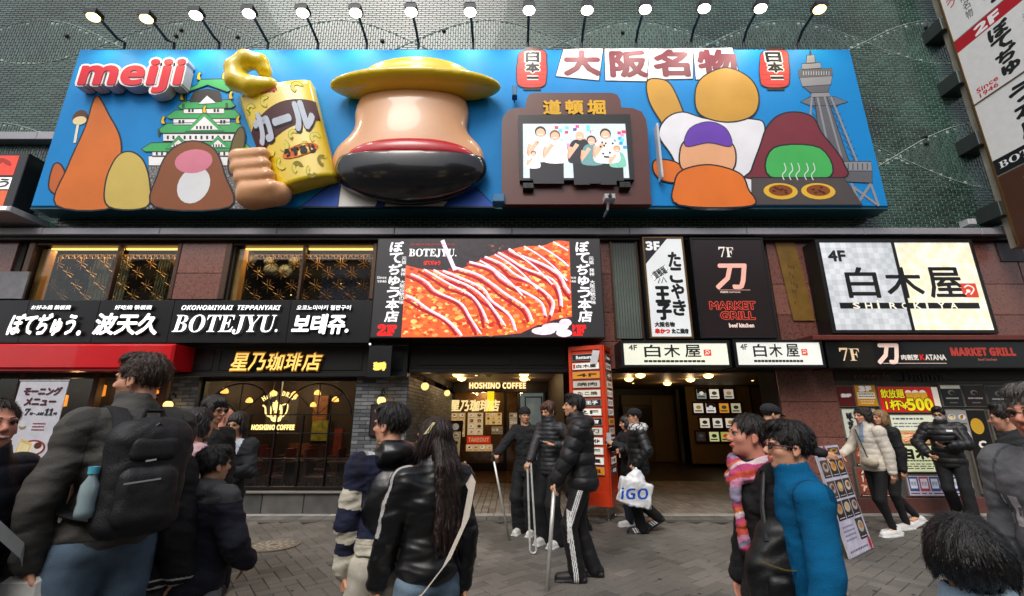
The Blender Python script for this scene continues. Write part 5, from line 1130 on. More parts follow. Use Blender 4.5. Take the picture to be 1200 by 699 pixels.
w, h = x1-x0, z1-z0; xm = x0+w*.488
p.rect(x0, z0, xm, z1, '#c9cdd2', 0); p.rect(xm, z0, x1, z1, '#f7f0d8', 0); checks(p, x0, z0, xm, z1, 14, 16, '#bcc1c6', '#d6dade'); checks(p, xm, z0, x1, z1, 14, 16, '#f1e8c8', '#fbf7e8')
p.text('4F', *U(.045, .78), *U(.155, .9), '#1c1c1c', 3, bold=.012)
for ch, a, b in (('白', .13, .33), ('木', .385, .62), ('屋', .66, .88)): p.text(ch, *U(a, .36), *U(b, .7), '#141414', 3, bold=.012)
hanko(p, *U(.865, .36), *U(.965, .52)); p.rect(*U(.055, .235), *U(.95, .3), '#141414', 3)
for i, ch in enumerate('SHiROKiYA'): p.text(ch, *U(.14+i*.078, .235), *U(.14+i*.078+(.012 if ch == 'i' else .042), .325 if ch == 'i' else .3), '#f4efdc', 5, bold=.005)
p.build('sign_face', t, MA('sign_big_lit', .35, .5, var=.1, vs=.8))
MB().bbox(xm-.025, xm+.025, 7.60, 7.618, z0, z1, .004).build('sign_mullion', M('sign_side'), t)
# red rail and black fascia at right
yk = 7.55; fk = FY(yk); t = thing('black_shop_fascia', 'black fascia with a sword character and red lettering under a brown rail at right', 'sign', (8, 8, 2.4)); zt, zb = fk.px(1080, 400)[1], fk.px(1080, 431.5)[1]; x0 = fk.px(969, 415)[0]
MB().bbox(x0, 13.4, yk, 7.98, zb, zt, .01).build('fascia_box', M('fascia_black', '#0f0f11', .3, coat=.2), t); MB().bbox(x0-.25, 13.4, yk-.1, 7.97, zt+.003, zt+.09, .01).build('rail', M('rail_brown', '#6a2f26', .4, var=.15), t)
p = Print(fk, .003); p.ptext('𝟕𝐅', 984, 408, 1007, 423, '#e6c9a4', 1); p.ptext('刀', 1029, 404, 1052, 426, '#f3d2c4', 1, bold=.02, shear=.15); p.ptext('肉割烹', 1056, 416, 1076, 422, '#d9d2ca', 1, bold=.004); p.ptext('K', 1078, 416, 1083, 422, '#d8281c', 1, bold=.005); p.ptext('ATANA', 1084, 416, 1108, 422, '#d9d2ca', 1, bold=.004); p.pline([(1034, 426), (1109, 426)], .01, '#d9b8a8', 1)
p.ptext('𝗠𝗔𝗥𝗞𝗘𝗧 𝗚𝗥𝗜𝗟𝗟', 1114, 408, 1189, 417, '#a8382c', 1, bold=.008); p.ptext('beef kitchen', 1146, 420, 1168, 423, '#b8685a', 1); p.build('lettering', t, MA('fascia_lit', .4, .45))
# blade sign at the right edge
Xs = W(1113, 40, 7.55).x; FB2 = Frame((Xs, 0, 0), (0, -1, 0), (0, 0, 1)); t = thing('vertical_blade_sign', 'tall vertical sign standing out from the wall at the top right corner', 'sign', (Xs, 8, 5.2))
u0, u1 = -7.55, -6.15; zlo, zhi = FB2.px(1195, 262)[1], 13.5
zb_ = 4.6
MB().box(Xs+.003, Xs+.35, 6.15, 7.55, zb_, zhi).build('sign_box', M('blade_case', '#a9a59c', .4, .3), t); MB().bbox(Xs+.05, Xs+.3, 7.55, 7.72, zb_, zhi, .01).build('sign_spine', M('pale_plaster', '#a89f90', .7, var=.25, vs=3), t)
MB().box(Xs-.02, Xs+.0, 7.52, 7.56, zb_, zhi).build('sign_frame', M('sign_gold'), t)
ZP = lambda x, y: FB2.px(x, y)[1]
p = Print(FB2, .003, .001); z1 = ZP(1119, 49.5); z2 = ZP(1125, 60.7); z3 = ZP(1144, 123.5); z4 = ZP(1166, 188); z5 = ZP(1172, 204.6); zz6 = ZP(1112, 15)
p.rect(u0, z1+.02, u1, zhi, '#e4e2e0', 0); p.rect(u0, z2, u1, z1, '#b31c2a', 0); p.rect(u0, z3+.02, u1, z2, '#e2e0de', 0); p.rect(u0, z4, u1, z3, '#e2e0de', 0); p.rect(u0, z5, u1, z4, '#15151a', 0); p.rect(u0, zb_, u1, z5-.03, '#4a2c20', 0)
Wd = u1-u0; hh = z1-z2
def T2(s, a, zlo_, b, zhi_, c, **k): p.text(s, u0+Wd*a, zlo_, u0+Wd*b, zhi_, c, 2, **k)
T2('𝟮𝗙', .3, z2+.04, .62, z1-.05, '#f2eeee', bold=.01); H3 = z2-z3
T2('ぼてぢゅ', .42, z3+.12, .68, z2-.04, '#1b1b1b', bold=.018, vertical=True); T2('元祖 発祥', .82, z3+.35, .93, z2-.25, '#333', vertical=True); T2('Since', .1, z3+.2, .38, z3+.3, '#c8303c', bold=.003); T2('1946', .12, z3+.08, .36, z3+.17, '#c8303c', bold=.003)
T2('う本店', .42, z4+.08, .74, z3-.12, '#1b1b1b', bold=.018, vertical=True); T2('大阪伝統の味', .82, z4+.1, .93, z3-.08, '#333', vertical=True); T2('𝐁𝐎𝐓𝐄𝐉𝐘𝐔', .08, z5+.08, .9, z4-.08, '#eee'); 
T2('王子', .52, z1+.12, .8, z1+1.0, '#1b1b1b', bold=.02, vertical=True); T2('串かつ', .08, z1+.75, .2, z1+1.3, '#c8303c', bold=.003, vertical=True); T2('大阪名物', .26, z1+.2, .36, z1+1.1, '#333', vertical=True); T2('𝗛𝗔𝗡𝗗', .3, z5-.4, .8, z5-.25, '#e8dcd0'); T2('𝗖𝗢𝗙𝗙𝗘𝗘', .35, z5-.62, .95, z5-.48, '#e8dcd0'); T2('☕', .35, z5-1.3, .8, z5-.8, '#e8dcd0')
p.build('sign_face', t, MA('blade_face', .4, .18, var=.05)); mbx = MB(); mbx.box(Xs-.012, Xs-.001, 6.15, 7.55, z3, z3+.03); mbx.build('panel_joint', M('sign_gold'), t)
for (x, y) in ((1097, 35), (1121, 97), (1147, 168), (1172, 250)):
    d = ray(x+12, y-8); tt = 7.6/d.y; z = CH+d.z*tt; MB().bbox(Xs-.1, Xs+.35, 7.56, 8.0, z-.2, z+.1, .01).build('bracket', M('bracket_steel', '#4f5654', .35, .6), t)
a = W(1146, 257, 7.7); t = thing('junction_box', 'small pale box on the cornice ledge near the vertical sign', 'box', (a.x, 7.9, a.z)); MB().bbox(a.x-.08, a.x+.08, 7.8, 7.98, a.z-.06, a.z+.06, .01).build('box_body', M('camera_white'), t)
a = W(1172, 180, 6.5)
# ================================================================ posters on the right shop front
YP = 8.0; fp_ = FY(YP)
def poster(label, x0, y0, x1, y1, draw, lit=.25, framew=.02):
    q = Print(FY(8.03), .004, .0006); b = q.pbox(x0, y0, x1, y1)
    t = thing('wall_poster', label, 'poster', ((b[0]+b[2])/2, 8.08, b[1])); bx = MB(); bx.bbox(b[0]-framew, b[2]+framew, 8.035, 8.08, b[1]-framew, b[3]+framew, .006); bx.build('poster_frame', M('poster_frame', '#8f8a80', .35, .5), t)
    draw(q, b); q.build('poster_face', t, MA('poster_lit%s' % lit, .35, lit, var=.08, vs=5)); return t
def d1(q, b): q.rect(*b, '#5a1418', 0); q.text('𝟮𝗙', b[0]+.06, b[1]+.16, b[2]-.06, b[3]-.14, '#f0ece8', 2, bold=.012)
poster('dark red 2F panel at the top left of the poster wall', 982, 453, 1001, 476, d1)
def d2(q, b):
    w, h = b[2]-b[0], b[3]-b[1]; q.rect(*b, '#c98a1c', 0); q.text('𝟯𝗙', b[0]+w*.2, b[1]+h*.72, b[0]+w*.8, b[1]+h*.95, '#fff', 2, bold=.008); q.rect(b[0]+w*.08, b[1]+h*.35, b[2]-w*.08, b[1]+h*.66, '#f2ead8', 1); lines_(q, b[0]+w*.12, b[1]+h*.4, b[2]-w*.12, b[1]+h*.64, 2, '#333', 2); lines_(q, b[0]+w*.15, b[1]+h*.08, b[2]-w*.15, b[1]+h*.3, 2, '#f5e0a8', 2)
poster('orange and white 3F panel beside the dark red 2F panel', 1003, 452, 1027, 476, d2)
def d3(q, b):
    w, h = b[2]-b[0], b[3]-b[1]; q.rect(*b, '#c8201c', 0); q.rect(b[2]-w*.1, b[1], b[2], b[3], '#e8dccc', 1); V = lambda u, v: (b[0]+u*w, b[1]+v*h)
    for k in range(3): q.ell(*V(.5+k*.12, .78), w*.055, h*.1, '#f2efe6', 1); q.poly([V(.46+k*.12, .3), V(.56+k*.12, .3), V(.57+k*.12, .78), V(.45+k*.12, .78)], '#e0a82c', 1)
    for (s, box, bo) in (('飲放題', (*V(.03, .56), *V(.42, .92)), .004), ('1杯', (*V(.08, .08), *V(.34, .48)), .006), ('¥', (*V(.34, .12), *V(.44, .4)), .004), ('𝟱𝟬𝟬', (*V(.44, .06), *V(.86, .54)), .006)): q.text(s, *box, '#2a1408', 2, bold=bo+.012); q.text(s, *box, '#f5e21c', 4, bold=bo)
poster('red poster with big yellow 500 yen drink lettering and beer mugs', 1031, 454, 1101, 483, d3, .5)
def d4(q, b):
    w, h = b[2]-b[0], b[3]-b[1]; q.rect(*b, '#d9dcc4', 0); V = lambda u, v: (b[0]+u*w, b[1]+v*h); lines_(q, *V(.04, .8), *V(.6, .95), 1, '#3a4a5c', 1); lines_(q, *V(.04, .55), *V(.7, .76), 2, '#6a6f78', 1); q.rect(*V(0, 0), *V(1, .46), '#c2a06c', 1); q.ell(*V(.88, .66), w*.08, h*.1, '#5a3a22', 2)
    rs2 = random.Random(3)
    for _ in range(40): q.line(smoothpts([V(rs2.uniform(.05, .8), rs2.uniform(.05, .3)), V(rs2.uniform(.05, .9), rs2.uniform(.1, .42))], 2, False), h*.035, rs2.choice(['#e0562c', '#f08a4c', '#f4d0a8', '#c83a1c']), 3)
poster('pale poster with crab and shellfish dishes below the red drinks poster', 1046, 487, 1110, 520, d4, .4)
def d5(q, b):
    w, h = b[2]-b[0], b[3]-b[1]; q.rect(*b, '#e2e6b8', 0); V = lambda u, v: (b[0]+u*w, b[1]+v*h)
    for ch, u in (('白', .02), ('木', .3), ('屋', .6)): q.text(ch, *V(u, .5), *V(u+.22, .92), '#16160f', 2, bold=.014)
    for k in range(16): q.rect(*V(.05+k*.056, .4), *V(.05+k*.056+.045, .45), '#222', 2)
    lines_(q, *V(.05, .08), *V(.95, .34), 3, '#3a3a2c', 2)
poster('lit pale yellow poster with large black characters and small notes', 1056, 523, 1118, 553, d5, .55)
def d6(q, b):
    w, h = b[2]-b[0], b[3]-b[1]; q.rect(*b, '#c9bccb', 0)
    for k in range(6): x = b[0]+w*(.02+k*.163); c_ = '#3a4f86' if k % 2 == 0 else '#b03a56'; q.rect(x, b[1]+h*.22, x+w*.145, b[1]+h*.95, c_, 1); q.rect(x+w*.02, b[1]+h*.36, x+w*.125, b[1]+h*.86, '#dfe4ee', 2); q.text('朝食', x+w*.03, b[1]+h*.5, x+w*.115, b[1]+h*.72, c_, 3)
    lines_(q, b[0]+w*.02, b[1]+.01, b[2]-w*.02, b[1]+h*.18, 1, '#4a4a5c', 1)
poster('low strip poster of red and blue cards at the foot of the wall', 1064, 558, 1140, 581, d6, .2)
def dk(seed, title=None, col='#1b1b1f'):
    def f(q, b):
        w, h = b[2]-b[0], b[3]-b[1]; r2 = random.Random(seed); q.rect(*b, col, 0); lines_(q, b[0]+w*.15, b[1]+h*.3, b[2]-w*.15, b[1]+h*.45, 1, '#b9b4aa', 1, r2); lines_(q, b[0]+w*.3, b[1]+h*.1, b[2]-w*.3, b[1]+h*.22, 1, '#7a756c', 1, r2); q.ell((b[0]+b[2])/2, b[1]+h*.65, w*.17, h*.12, '#8a8378', 1); q.ell((b[0]+b[2])/2+w*.03, b[1]+h*.63, w*.13, h*.09, col, 2)
    return f
def dk0(q, b):
    dk(1)(q, b); h = b[3]-b[1]; q.rect(b[0], b[3]-h*.16, b[2], b[3], '#d9d6c8', 3)
poster('black panel with a cream top strip right of the red drinks poster', 1104, 452, 1127, 476, dk0)
poster('dark brown panel with a pale round emblem, top row', 1130, 452, 1154, 476, dk(2, col='#241a1a'))
poster('dark grey panel with faint oval emblem at the right of the top row', 1158, 453, 1184, 477, dk(3, col='#27272b'))
def d7(q, b): q.rect(*b, '#c9cbbe', 0); w = b[2]-b[0]; q.text('ぼてぢゅう', b[0]+w*.3, b[1]+.05, b[0]+w*.75, b[3]-.06, '#1a1a1a', 2, bold=.012, vertical=True)
poster('narrow pale sign with brush lettering under the 2F panel', 989, 480, 1004, 513, d7)
def foodp(seed, bg='#7a4a3a'):
    def f(q, b):
        r2 = random.Random(seed); w, h = b[2]-b[0], b[3]-b[1]; q.rect(*b, bg, 0)
        for _ in range(60): q.ell(b[0]+r2.uniform(.1, .9)*w, b[1]+r2.uniform(.12, .92)*h, w*r2.uniform(.04, .1), h*r2.uniform(.02, .05), r2.choice(['#b84a3a', '#8a3022', '#d9a08a', '#e6c9b0', '#c76a4a', '#5a2a20', '#e0d0c0']), 1, r2.uniform(0, 90), n=9)
        q.rect(b[0], b[1], b[2], b[1]+h*.07, '#1a1412', 2); lines_(q, b[0]+w*.05, b[1]+h*.01, b[2]-w*.05, b[1]+h*.06, 1, '#e8e0d0', 3, r2)
    return f
poster('tall food poster of sliced meat on the left of the poster wall', 1001, 514, 1030, 546, foodp(5)); poster('lower food poster with meat plates near the ground', 1006, 549, 1042, 582, foodp(6, '#8a4636')); poster('small pale menu card between the crab poster and the brush lettering', 1008, 480, 1028, 511, lambda q, b: menu(q, b, '#b9b39c', 3, 2))
def d8(q, b):
    w, h = b[2]-b[0], b[3]-b[1]; q.rect(*b, '#17130f', 0); q.ell(b[0]+w*.5, b[1]+h*.8, w*.3, h*.1, '#c79a2c', 1); q.text('COFFEE', b[0]+w*.35, b[1]+h*.05, b[0]+w*.7, b[1]+h*.62, '#e8e4da', 1, bold=.01, rot=0, vertical=True)
poster('tall black panel with gold emblem behind the man in the face mask', 1140, 481, 1166, 578, d8); poster('tall black panel with white vertical lettering near the right edge', 1170, 482, 1200, 560, dk(8, col='#141416')); poster('grey-white notice beside the masked man', 1112, 481, 1136, 520, lambda q, b: menu(q, b, '#8f9090', 2, 2))
# ================================================================ orange directory pillar
cc = W(716, 594.5, 7.45); px_ = cc.x; py_ = cc.y; pz_ = cc.z
# faces: front face turned slightly, right face receding
t = thing('directory_pillar', 'tall orange pillar covered with shop name plates at the entrance', 'pillar', (px_-.3, py_+.3, 0)); MOR = M('orange_paint', '#d8401a', .38, var=.12, vs=3, coat=.2)
A = Vector((px_, py_, 0)); al = R(14); uL = Vector((-math.cos(al), math.sin(al)*1.0, 0)); uR = Vector((math.sin(al), math.cos(al), 0))
uR = Vector((.42, .9, 0)).normalized(); uL = Vector((-.9, .42, 0)).normalized(); wL, wR = .6, .5
zt = W(706, 404.5, py_).z
mb = MB(); c4 = [A, A+uR*wR, A+uR*wR+uL*wL, A+uL*wL]; mb.add([v+Vector((0, 0, pz_)) for v in c4]+[v+Vector((0, 0, zt)) for v in c4], [(0, 3, 2, 1), (4, 5, 6, 7), (0, 1, 5, 4), (1, 2, 6, 5), (2, 3, 7, 6), (3, 0, 4, 7)]); mb.build('pillar_body', MOR, t)
FLf = Frame(A+uL*wL, -uL, (0, 0, 1)); FRf = Frame(A, uR, (0, 0, 1))
for (F_, wd) in ((FLf, wL), (FRf, wR)):
    mb = MB()
    for (a0, b0, a1, b1) in ((0, pz_, .05, zt), (wd-.05, pz_, wd, zt), (.05, zt-.07, wd-.05, zt), (.05, pz_, wd-.05, pz_+.2)): mb.prism([(a0, b0), (a1, b0), (a1, b1), (a0, b1)], F_, .001, .025)
    mb.build('pillar_frame', MOR, t)
r2 = random.Random(12); tints = ['#e6e4dc', '#1c1a1c', '#d9d4c6', '#f0efe8', '#c9c4ba', '#232326', '#d98a1c', '#e8e8e4', '#efe9dc', '#b9b4a8']
for (F_, wd) in ((FLf, wL), (FRf, wR)):
    n_ = 13; top_ = zt-.1
    for k in range(n_):
        h = .115; z = top_-.152*(k+1); q = Print(F_, .028, .0008); c_ = '#16161a' if k == 0 else tints[(k*3+(0 if F_ is FLf else 5)) % len(tints)]; ink = '#f0f0f0' if c_ in ('#16161a', '#1c1a1c', '#232326') else '#2a2422'
        MB().prism([(.065, z), (wd-.065, z), (wd-.065, z+h), (.065, z+h)], F_, .005, .027).build('name_plate', M('plate_case', '#b9b2a4', .4), t)
        q.rect(.07, z+.006, wd-.07, z+h-.006, c_, 0); q.text(['Restaurant', '白木屋', '4F', '焼肉', 'たこ焼', '3F 王子', '2F', '本店', '7F 刀', '珈琲', '4F', '木屋', '元祖', '5F'][k], .14, z+.03, wd-.12, z+h-.03, ink, 1, bold=.003)
        if c_[1] in 'ef': q.rect(.08, z+.02, .12, z+h-.02, '#c2401c', 1)
        q.build('plate_print', t, MA('plate_lit', .4, .3, var=.05))
MB().prism([(.38, zt-.3), (.5, zt-.33), (.56, zt-.1), (.44, zt-.08)], FLf, .03, .034).build('torn_paper', M('paper_white', '#d9d9dc', .7), t)
for (u_, v_) in ((.06, .06), (wL-.06, .06), (.06, wR-.06), (wL-.06, wR-.06)): q0 = A+uL*u_+uR*v_; MB().tube([(q0.x, q0.y, pz_+.01), (q0.x, q0.y, .03)], .015, 8).lathe((q0.x, q0.y, 0), [(.001, .0), (.045, .0), (.045, .02), (.001, .03)], 10).build('pillar_foot', M('steel'), t)
# ================================================================ wall lamps at the coffee shop
for (px, py, Y, lb) in ((447, 470, 7.85, 'round glass wall lamp on the brick pier behind the couple'), (498, 453, 8.6, 'round glass wall lamp just inside the coffee shop entrance'), (524, 461, 11.3, 'farther round glass wall lamp deep in the entrance'), (197, 475, 7.85, 'round glass wall lamp left of the coffee shop window')):
    a = W(px, py, Y); t = thing('wall_lamp', lb, 'lamp', tuple(a), 'round glass wall lamps of the coffee shop'); r = .075
    MB().ball(a, r, 16, 10).build('glass_globe', M('globe_glow', '#ffc878', .3, emis=2.2, var=.2, vs=12), t, True); MB().lathe((a.x, a.y, a.z+r-.01), [(.02, .05), (.045, .03), (.05, 0)], 12).build('lamp_cap', MDK, t)
    wallx = a.x-.14 if px in (498, 524) else a.x; wally = a.y if px in (498, 524) else 8.0
    MB().tube([(a.x, a.y, a.z+r+.03), (a.x, a.y, a.z+r+.1), ((a.x+wallx)/2, (a.y+wally)/2, a.z+r+.13), (wallx, wally, a.z+r+.06)], .012, 6).build('lamp_arm', MDK, t); point('lamp_light', (a.x+.02, a.y-.02, a.z), 2.2, (1, .68, .36), .07, t)
# black framed poster on the right brick pier
f_ = FY(7.93); q = Print(f_, .004); b = q.pbox(433, 474, 459, 512); t = thing('framed_notice', 'dark framed notice on the brick pier behind the couple', 'notice', (b[0], 8, b[1])); MB().bbox(b[0], b[2], 7.93, 7.98, b[1], b[3], .008).build('notice_frame', MDK, t); q.rect(b[0]+.03, b[1]+.03, b[2]-.03, b[3]-.03, '#2a1418', 0); q.ell(b[0]+.25, b[1]+.2, .06, .07, '#e8e4e0', 1); q.text('COFFEE', b[0]+.08, b[3]-.14, b[2]-.08, b[3]-.08, '#e8e4e0', 1); q.build('notice_print', t, MPR)
# easel menu board inside the entrance
def easel(name, lb, base, w, h, lean, ang, draw, wood, cat='menu board', z0=.35, lit=.25):
    t = thing(name, lb, cat, base); b = Vector(base); ux = Vector((math.cos(ang), math.sin(ang), 0)); up = Vector((-math.sin(ang)*math.sin(lean)*-1, math.cos(ang)*math.sin(lean), math.cos(lean))); up = (Vector((-math.sin(ang), math.cos(ang), 0))*math.sin(lean)+Vector((0, 0, 1))*math.cos(lean)).normalized()
    F_ = Frame(b-ux*w/2, ux, up); MB().prism([(0, z0), (w, z0), (w, z0+h), (0, z0+h)], F_, -.03, 0).build('board', wood, t)
    q = Print(F_, .003, .0008); draw(q, (.03, z0+.03, w-.03, z0+h-.03)); q.build('board_print', t, MA('board_print%s' % lit, .4, lit, var=.06))
    mb = MB()
    for u in (.05, w-.05): mb2 = MB(); mb2.tube([F_.at(u, 0, -.02), F_.at(u, z0, -.02)], .014, 6); mb2.build('leg', wood, t)
    q_ = F_.at(w/2, z0+h*.8, -.04); back = Vector((q_.x, q_.y, 0))+Vector((-math.sin(ang), math.cos(ang), 0))*.4; MB().tube([q_, back], .014, 6).build('rear_leg', wood, t); return t
def dmenu(q, b):
    w, h = b[2]-b[0], b[3]-b[1]; q.rect(*b, '#2a1a12', 0); q.ell(b[2]-w*.2, b[3]-h*.1, w*.12, h*.07, '#e8dcc8', 2); q.text('Menu', b[0]+w*.1, b[3]-h*.13, b[0]+w*.55, b[3]-h*.06, '#e8dcc8', 2); menu(q, (b[0], b[1], b[2], b[3]-h*.2), '#d9bc88', 5, 3, 1)
bp_ = G(533, 562); easel('menu_easel', 'dark wooden easel with a menu of dishes inside the coffee shop entrance', (bp_.x-.05, 10.4, .006), .74, 1.15, R(10), R(-8), dmenu, M('dark_wood', '#3a2013', .35), lit=.3)
# leaning menu board held up on the street at right
def dph(q, b):
    w, h = b[2]-b[0], b[3]-b[1]; q.rect(*b, '#d4cfe4', 0); r2 = random.Random(9); V = lambda u, v: (b[0]+u*w, b[1]+v*h)
    def photo(u0, v0, u1, v1):
        a = V(u0, v0); c_ = V(u1, v1); q.rect(*a, *c_, r2.choice(['#2c2422', '#4a3226', '#3a3430', '#5a4232']), 1); W_, H_ = c_[0]-a[0], c_[1]-a[1]
        q.ell((a[0]+c_[0])/2, a[1]+H_*.6, W_*.36, H_*.28, r2.choice(['#d9c9b0', '#c9a87c', '#b9b0a8', '#d9a04c']), 2); q.ell((a[0]+c_[0])/2+W_*.05, a[1]+H_*.64, W_*.2, H_*.15, r2.choice(['#8a4a22', '#c7803a', '#6b3a22', '#e0c08a']), 3); q.rect(a[0]+W_*.1, a[1]+H_*.04, c_[0]-W_*.1, a[1]+H_*.2, '#121212', 3); lines_(q, a[0]+W_*.15, a[1]+H_*.07, c_[0]-W_*.15, a[1]+H_*.17, 1, '#eee', 4, r2)
    for (v0, v1) in ((.7, .87), (.5, .67), (.31, .48)):
        for k in range(3): photo(.03+k*.325, v0, .03+k*.325+.3, v1)
    photo(.03, .9, .28, .985); photo(.5, .9, .97, .985); photo(.62, .1, .94, .29); q.ell(*V(.38, .94), w*.07, w*.07, '#c8283c', 2); q.ell(*V(.92, .05), w*.06, w*.06, '#c8283c', 2); lines_(q, *V(.06, .12), *V(.5, .27), 4, '#8a86a8', 2); lines_(q, *V(.06, .02), *V(.8, .06), 1, '#6a6a80', 2)
bl_, br_ = G(997, 657, .0), G(1024, 643, .0); tl_ = W(953, 524, bl_.y+.12); tr_ = tl_+(br_-bl_)*1.0
class Quad:
    def __init__(s, q): s.q = [Vector(v) for v in q]; s.n = (s.q[1]-s.q[0]).cross(s.q[3]-s.q[0]).normalized()
    def at(s, u, v, d=0): A, B_, C_, D = s.q; return A*(1-u)*(1-v)+B_*u*(1-v)+C_*u*v+D*(1-u)*v+s.n*d
Qd = Quad([bl_+Vector((0, 0, .01)), br_+Vector((0, 0, .01)), tr_, tl_])
if Qd.n.y > 0: Qd.n = -Qd.n
t = thing('menu_board', 'white leaning board of dish photos standing on the street beside the boy in blue', 'menu board', tuple(bl_), None)
mb = MB(); mb.add([Qd.at(*a, d) for d in (-.02, 0) for a in ((0, 0), (1, 0), (1, 1), (0, 1))], [(3, 2, 1, 0), (4, 5, 6, 7), (0, 1, 5, 4), (1, 2, 6, 5), (2, 3, 7, 6), (3, 0, 4, 7)]); mb.build('board', M('board_white', '#c9c8d0', .5), t)
q = Print(Qd, .003, .0008); dph(q, (.01, .008, .99, .992)); q.build('board_print', t, MPR)
# upright banner by the timber shop
f_ = FY(7.25); t = thing('morning_menu_banner', 'white upright banner with purple katakana and morning hours by the timber shop', 'banner', (W(45, 600, 7.25).x, 7.25, 0))
q = Print(f_, .004, .0008); TL, TR, BR, BL = [f_.px(*a) for a in ((28, 447), (82, 448), (35, 600), (-28, 600))]
Wb = TR[0]-TL[0]
x0, x1, z1 = TL[0]-.05, TR[0]-.02, TL[1]; z0 = .35
MB().bbox(x0, x1, 7.25, 7.262, z0, z1, .002).build('banner_cloth', M('banner_cloth', '#c9c9d2', .7), t); MB().tube([(x0-.02, 7.256, z1+.01), (x1+.02, 7.256, z1+.01)], .014, 8).tube([((x0+x1)/2, 7.29, z1), ((x0+x1)/2, 7.29, .03)], .014, 8).lathe(((x0+x1)/2, 7.29, 0), [(.22, .0), (.22, .03), (.04, .05)], 16).build('banner_pole', M('steel'), t)
V = lambda u, v: (x0+u*(x1-x0), z0+v*(z1-z0))
for s, bx, bo, c_ in (('モーニング', (*V(.14, .875), *V(.9, .945)), .009, '#4a1a2c'), ('メニュー', (*V(.22, .785), *V(.84, .85)), .009, '#4a1a2c'), ('𝘼𝙈', (*V(.08, .7), *V(.22, .725)), .002, '#2a2a3a'), ('𝟕', (*V(.27, .7), *V(.36, .755)), .006, '#2a2a3a'), ('時〜', (*V(.38, .7), *V(.5, .725)), .002, '#2a2a3a'), ('𝘼𝙈', (*V(.52, .7), *V(.66, .725)), .002, '#2a2a3a'), ('𝟏𝟏', (*V(.68, .7), *V(.84, .755)), .006, '#2a2a3a'), ('時', (*V(.86, .7), *V(.93, .725)), .002, '#2a2a3a')): q.text(s, *bx, c_, 2, bold=bo, shear=.12)
q.ell(*V(.3, .6), .055, .04, '#8a8478', 1); q.ell(*V(.3, .61), .045, .022, '#d9cbb0', 2); lines_(q, *V(.5, .56), *V(.75, .64), 3, '#8a3040', 2)
q.ell(*V(.62, .42), .2, .12, '#8c2430', 1); q.ell(*V(.62, .42), .17, .095, '#e6e0da', 2); q.poly([V(.28, .3), V(.55, .34), V(.6, .46), V(.34, .5)], '#e3c27a', 3); q.poly([V(.31, .33), V(.53, .36), V(.56, .44), V(.36, .47)], '#f2e2ac', 4); q.ell(*V(.72, .44), .06, .05, '#5b2a1a', 4)
q.text('お好きなドリンク', *V(.05, .17), *V(.9, .23), '#3a3a4a', 2, bold=.003); lines_(q, *V(.05, .03), *V(.9, .14), 2, '#6a6a7a', 2); q.build('banner_print', t, MPR)
# manhole cover
g = G(321, 639.5); t = thing('manhole_cover', 'worn round pale metal manhole cover in the paving at left', 'manhole cover', (g.x, g.y, 0)); MB().lathe((g.x, g.y, 0), [(.31, -.01), (.31, .012), (.285, .012), (.283, .007), (.001, .0075)], 40).build('cover_ring', M('worn_iron', '#77736e', .5, .5, var=.3, vs=20, bump=.3, bs=40), t)
q = Print(Frame((g.x, g.y, .008), (1, 0, 0), (0, 1, 0)), .001, .0005)
for k in range(12):
    for r_ in (.08, .15, .22): a = R(k*30+r_*200); q.ell(r_*math.cos(a), r_*math.sin(a), .028, .018, '#a9a49c', 1, rot=k*30, n=8)
q.ell(0, 0, .04, .04, '#5a5650', 1); q.build('cover_pattern', t, MPR)
# ================================================================ people
def wn(P, f, s=0.):
    x, y, z = P[:, 0]*f+s, P[:, 1]*f+s*1.3, P[:, 2]*f+s*.7
    a = np.sin(x+1.9*np.sin(y*.83+.6*z)+s)*np.sin(z*1.1+1.6*np.sin(x*.71+y*.5)); b = np.sin(2.1*x+2.3*np.sin(1.7*z))*np.sin(1.9*y+1.3*z+2*np.sin(x*1.3)); return a*.65+b*.35
def ik(a, c, l1, l2, hint):
    a, c = np.array(a, float), np.array(c, float); d = c-a; L = np.linalg.norm(d); m = (l1+l2)*.995
    if L > m: c = a+d/L*m; d = c-a; L = m
    u = d/L; x = (L*L+l1*l1-l2*l2)/(2*L); h = math.sqrt(max(0, l1*l1-x*x)); w = np.array(hint, float); w = w-u*(w@u); w /= np.linalg.norm(w)+1e-9
    return a+u*x+w*h, c
def unit(v): v = np.array(v, float); return v/(np.linalg.norm(v)+1e-12)
def head_field(f, s, c, Rm, female=False, fat=0, smile=0):
    """c: head centre, s: head height, Rm: 3x3 (columns = local axes)"""
    T = lambda x, y, z: c+Rm@(np.array((x, y, z))*s)
    E = lambda p, r, k=.03, sub=False: f.ell(T(*p), np.array(r)*s, k*s*2.2, Rm, sub)
    E((0, -.07, .13), (.325, .42, .36)); E((0, .1, -.1), (.27+fat*.05, .29, .36)); E((0, .13, -.32), (.20+fat*.08, .2, .16), .05); E((0, .27, -.415), (.085, .08, .065), .04)
    for q in (-1, 1):
        E((q*.15, .24, -.12), (.11+fat*.03, .1, .1), .04); E((q*.115, .36, .075), (.1, .06, .035), .04)
        E((q*.125, .43, -.005), (.075, .06, .048), .025, True)
        E((q*.345, -.03, -.06), (.03, .085, .12), .012); E((q*.375, .0, -.05), (.02, .045, .065), .008, True); E((q*.35, -.0, -.16), (.025, .04, .04), .01)
        E((q*.045, .425, -.155), (.035, .045, .03), .015)
    a, b = T(0, .375, .03), T(0, .475, -.125); f.cap(a, b, .035*s, .052*s, .03*s*2)
    E((0, .385, -.25), (.1+smile*.04, .045, .018+smile*.012), .014); E((0, .38, -.292), (.085+smile*.03, .05, .022), .014)
    if smile: E((0, .46, -.272), (.09, .05, .012), .006, True)
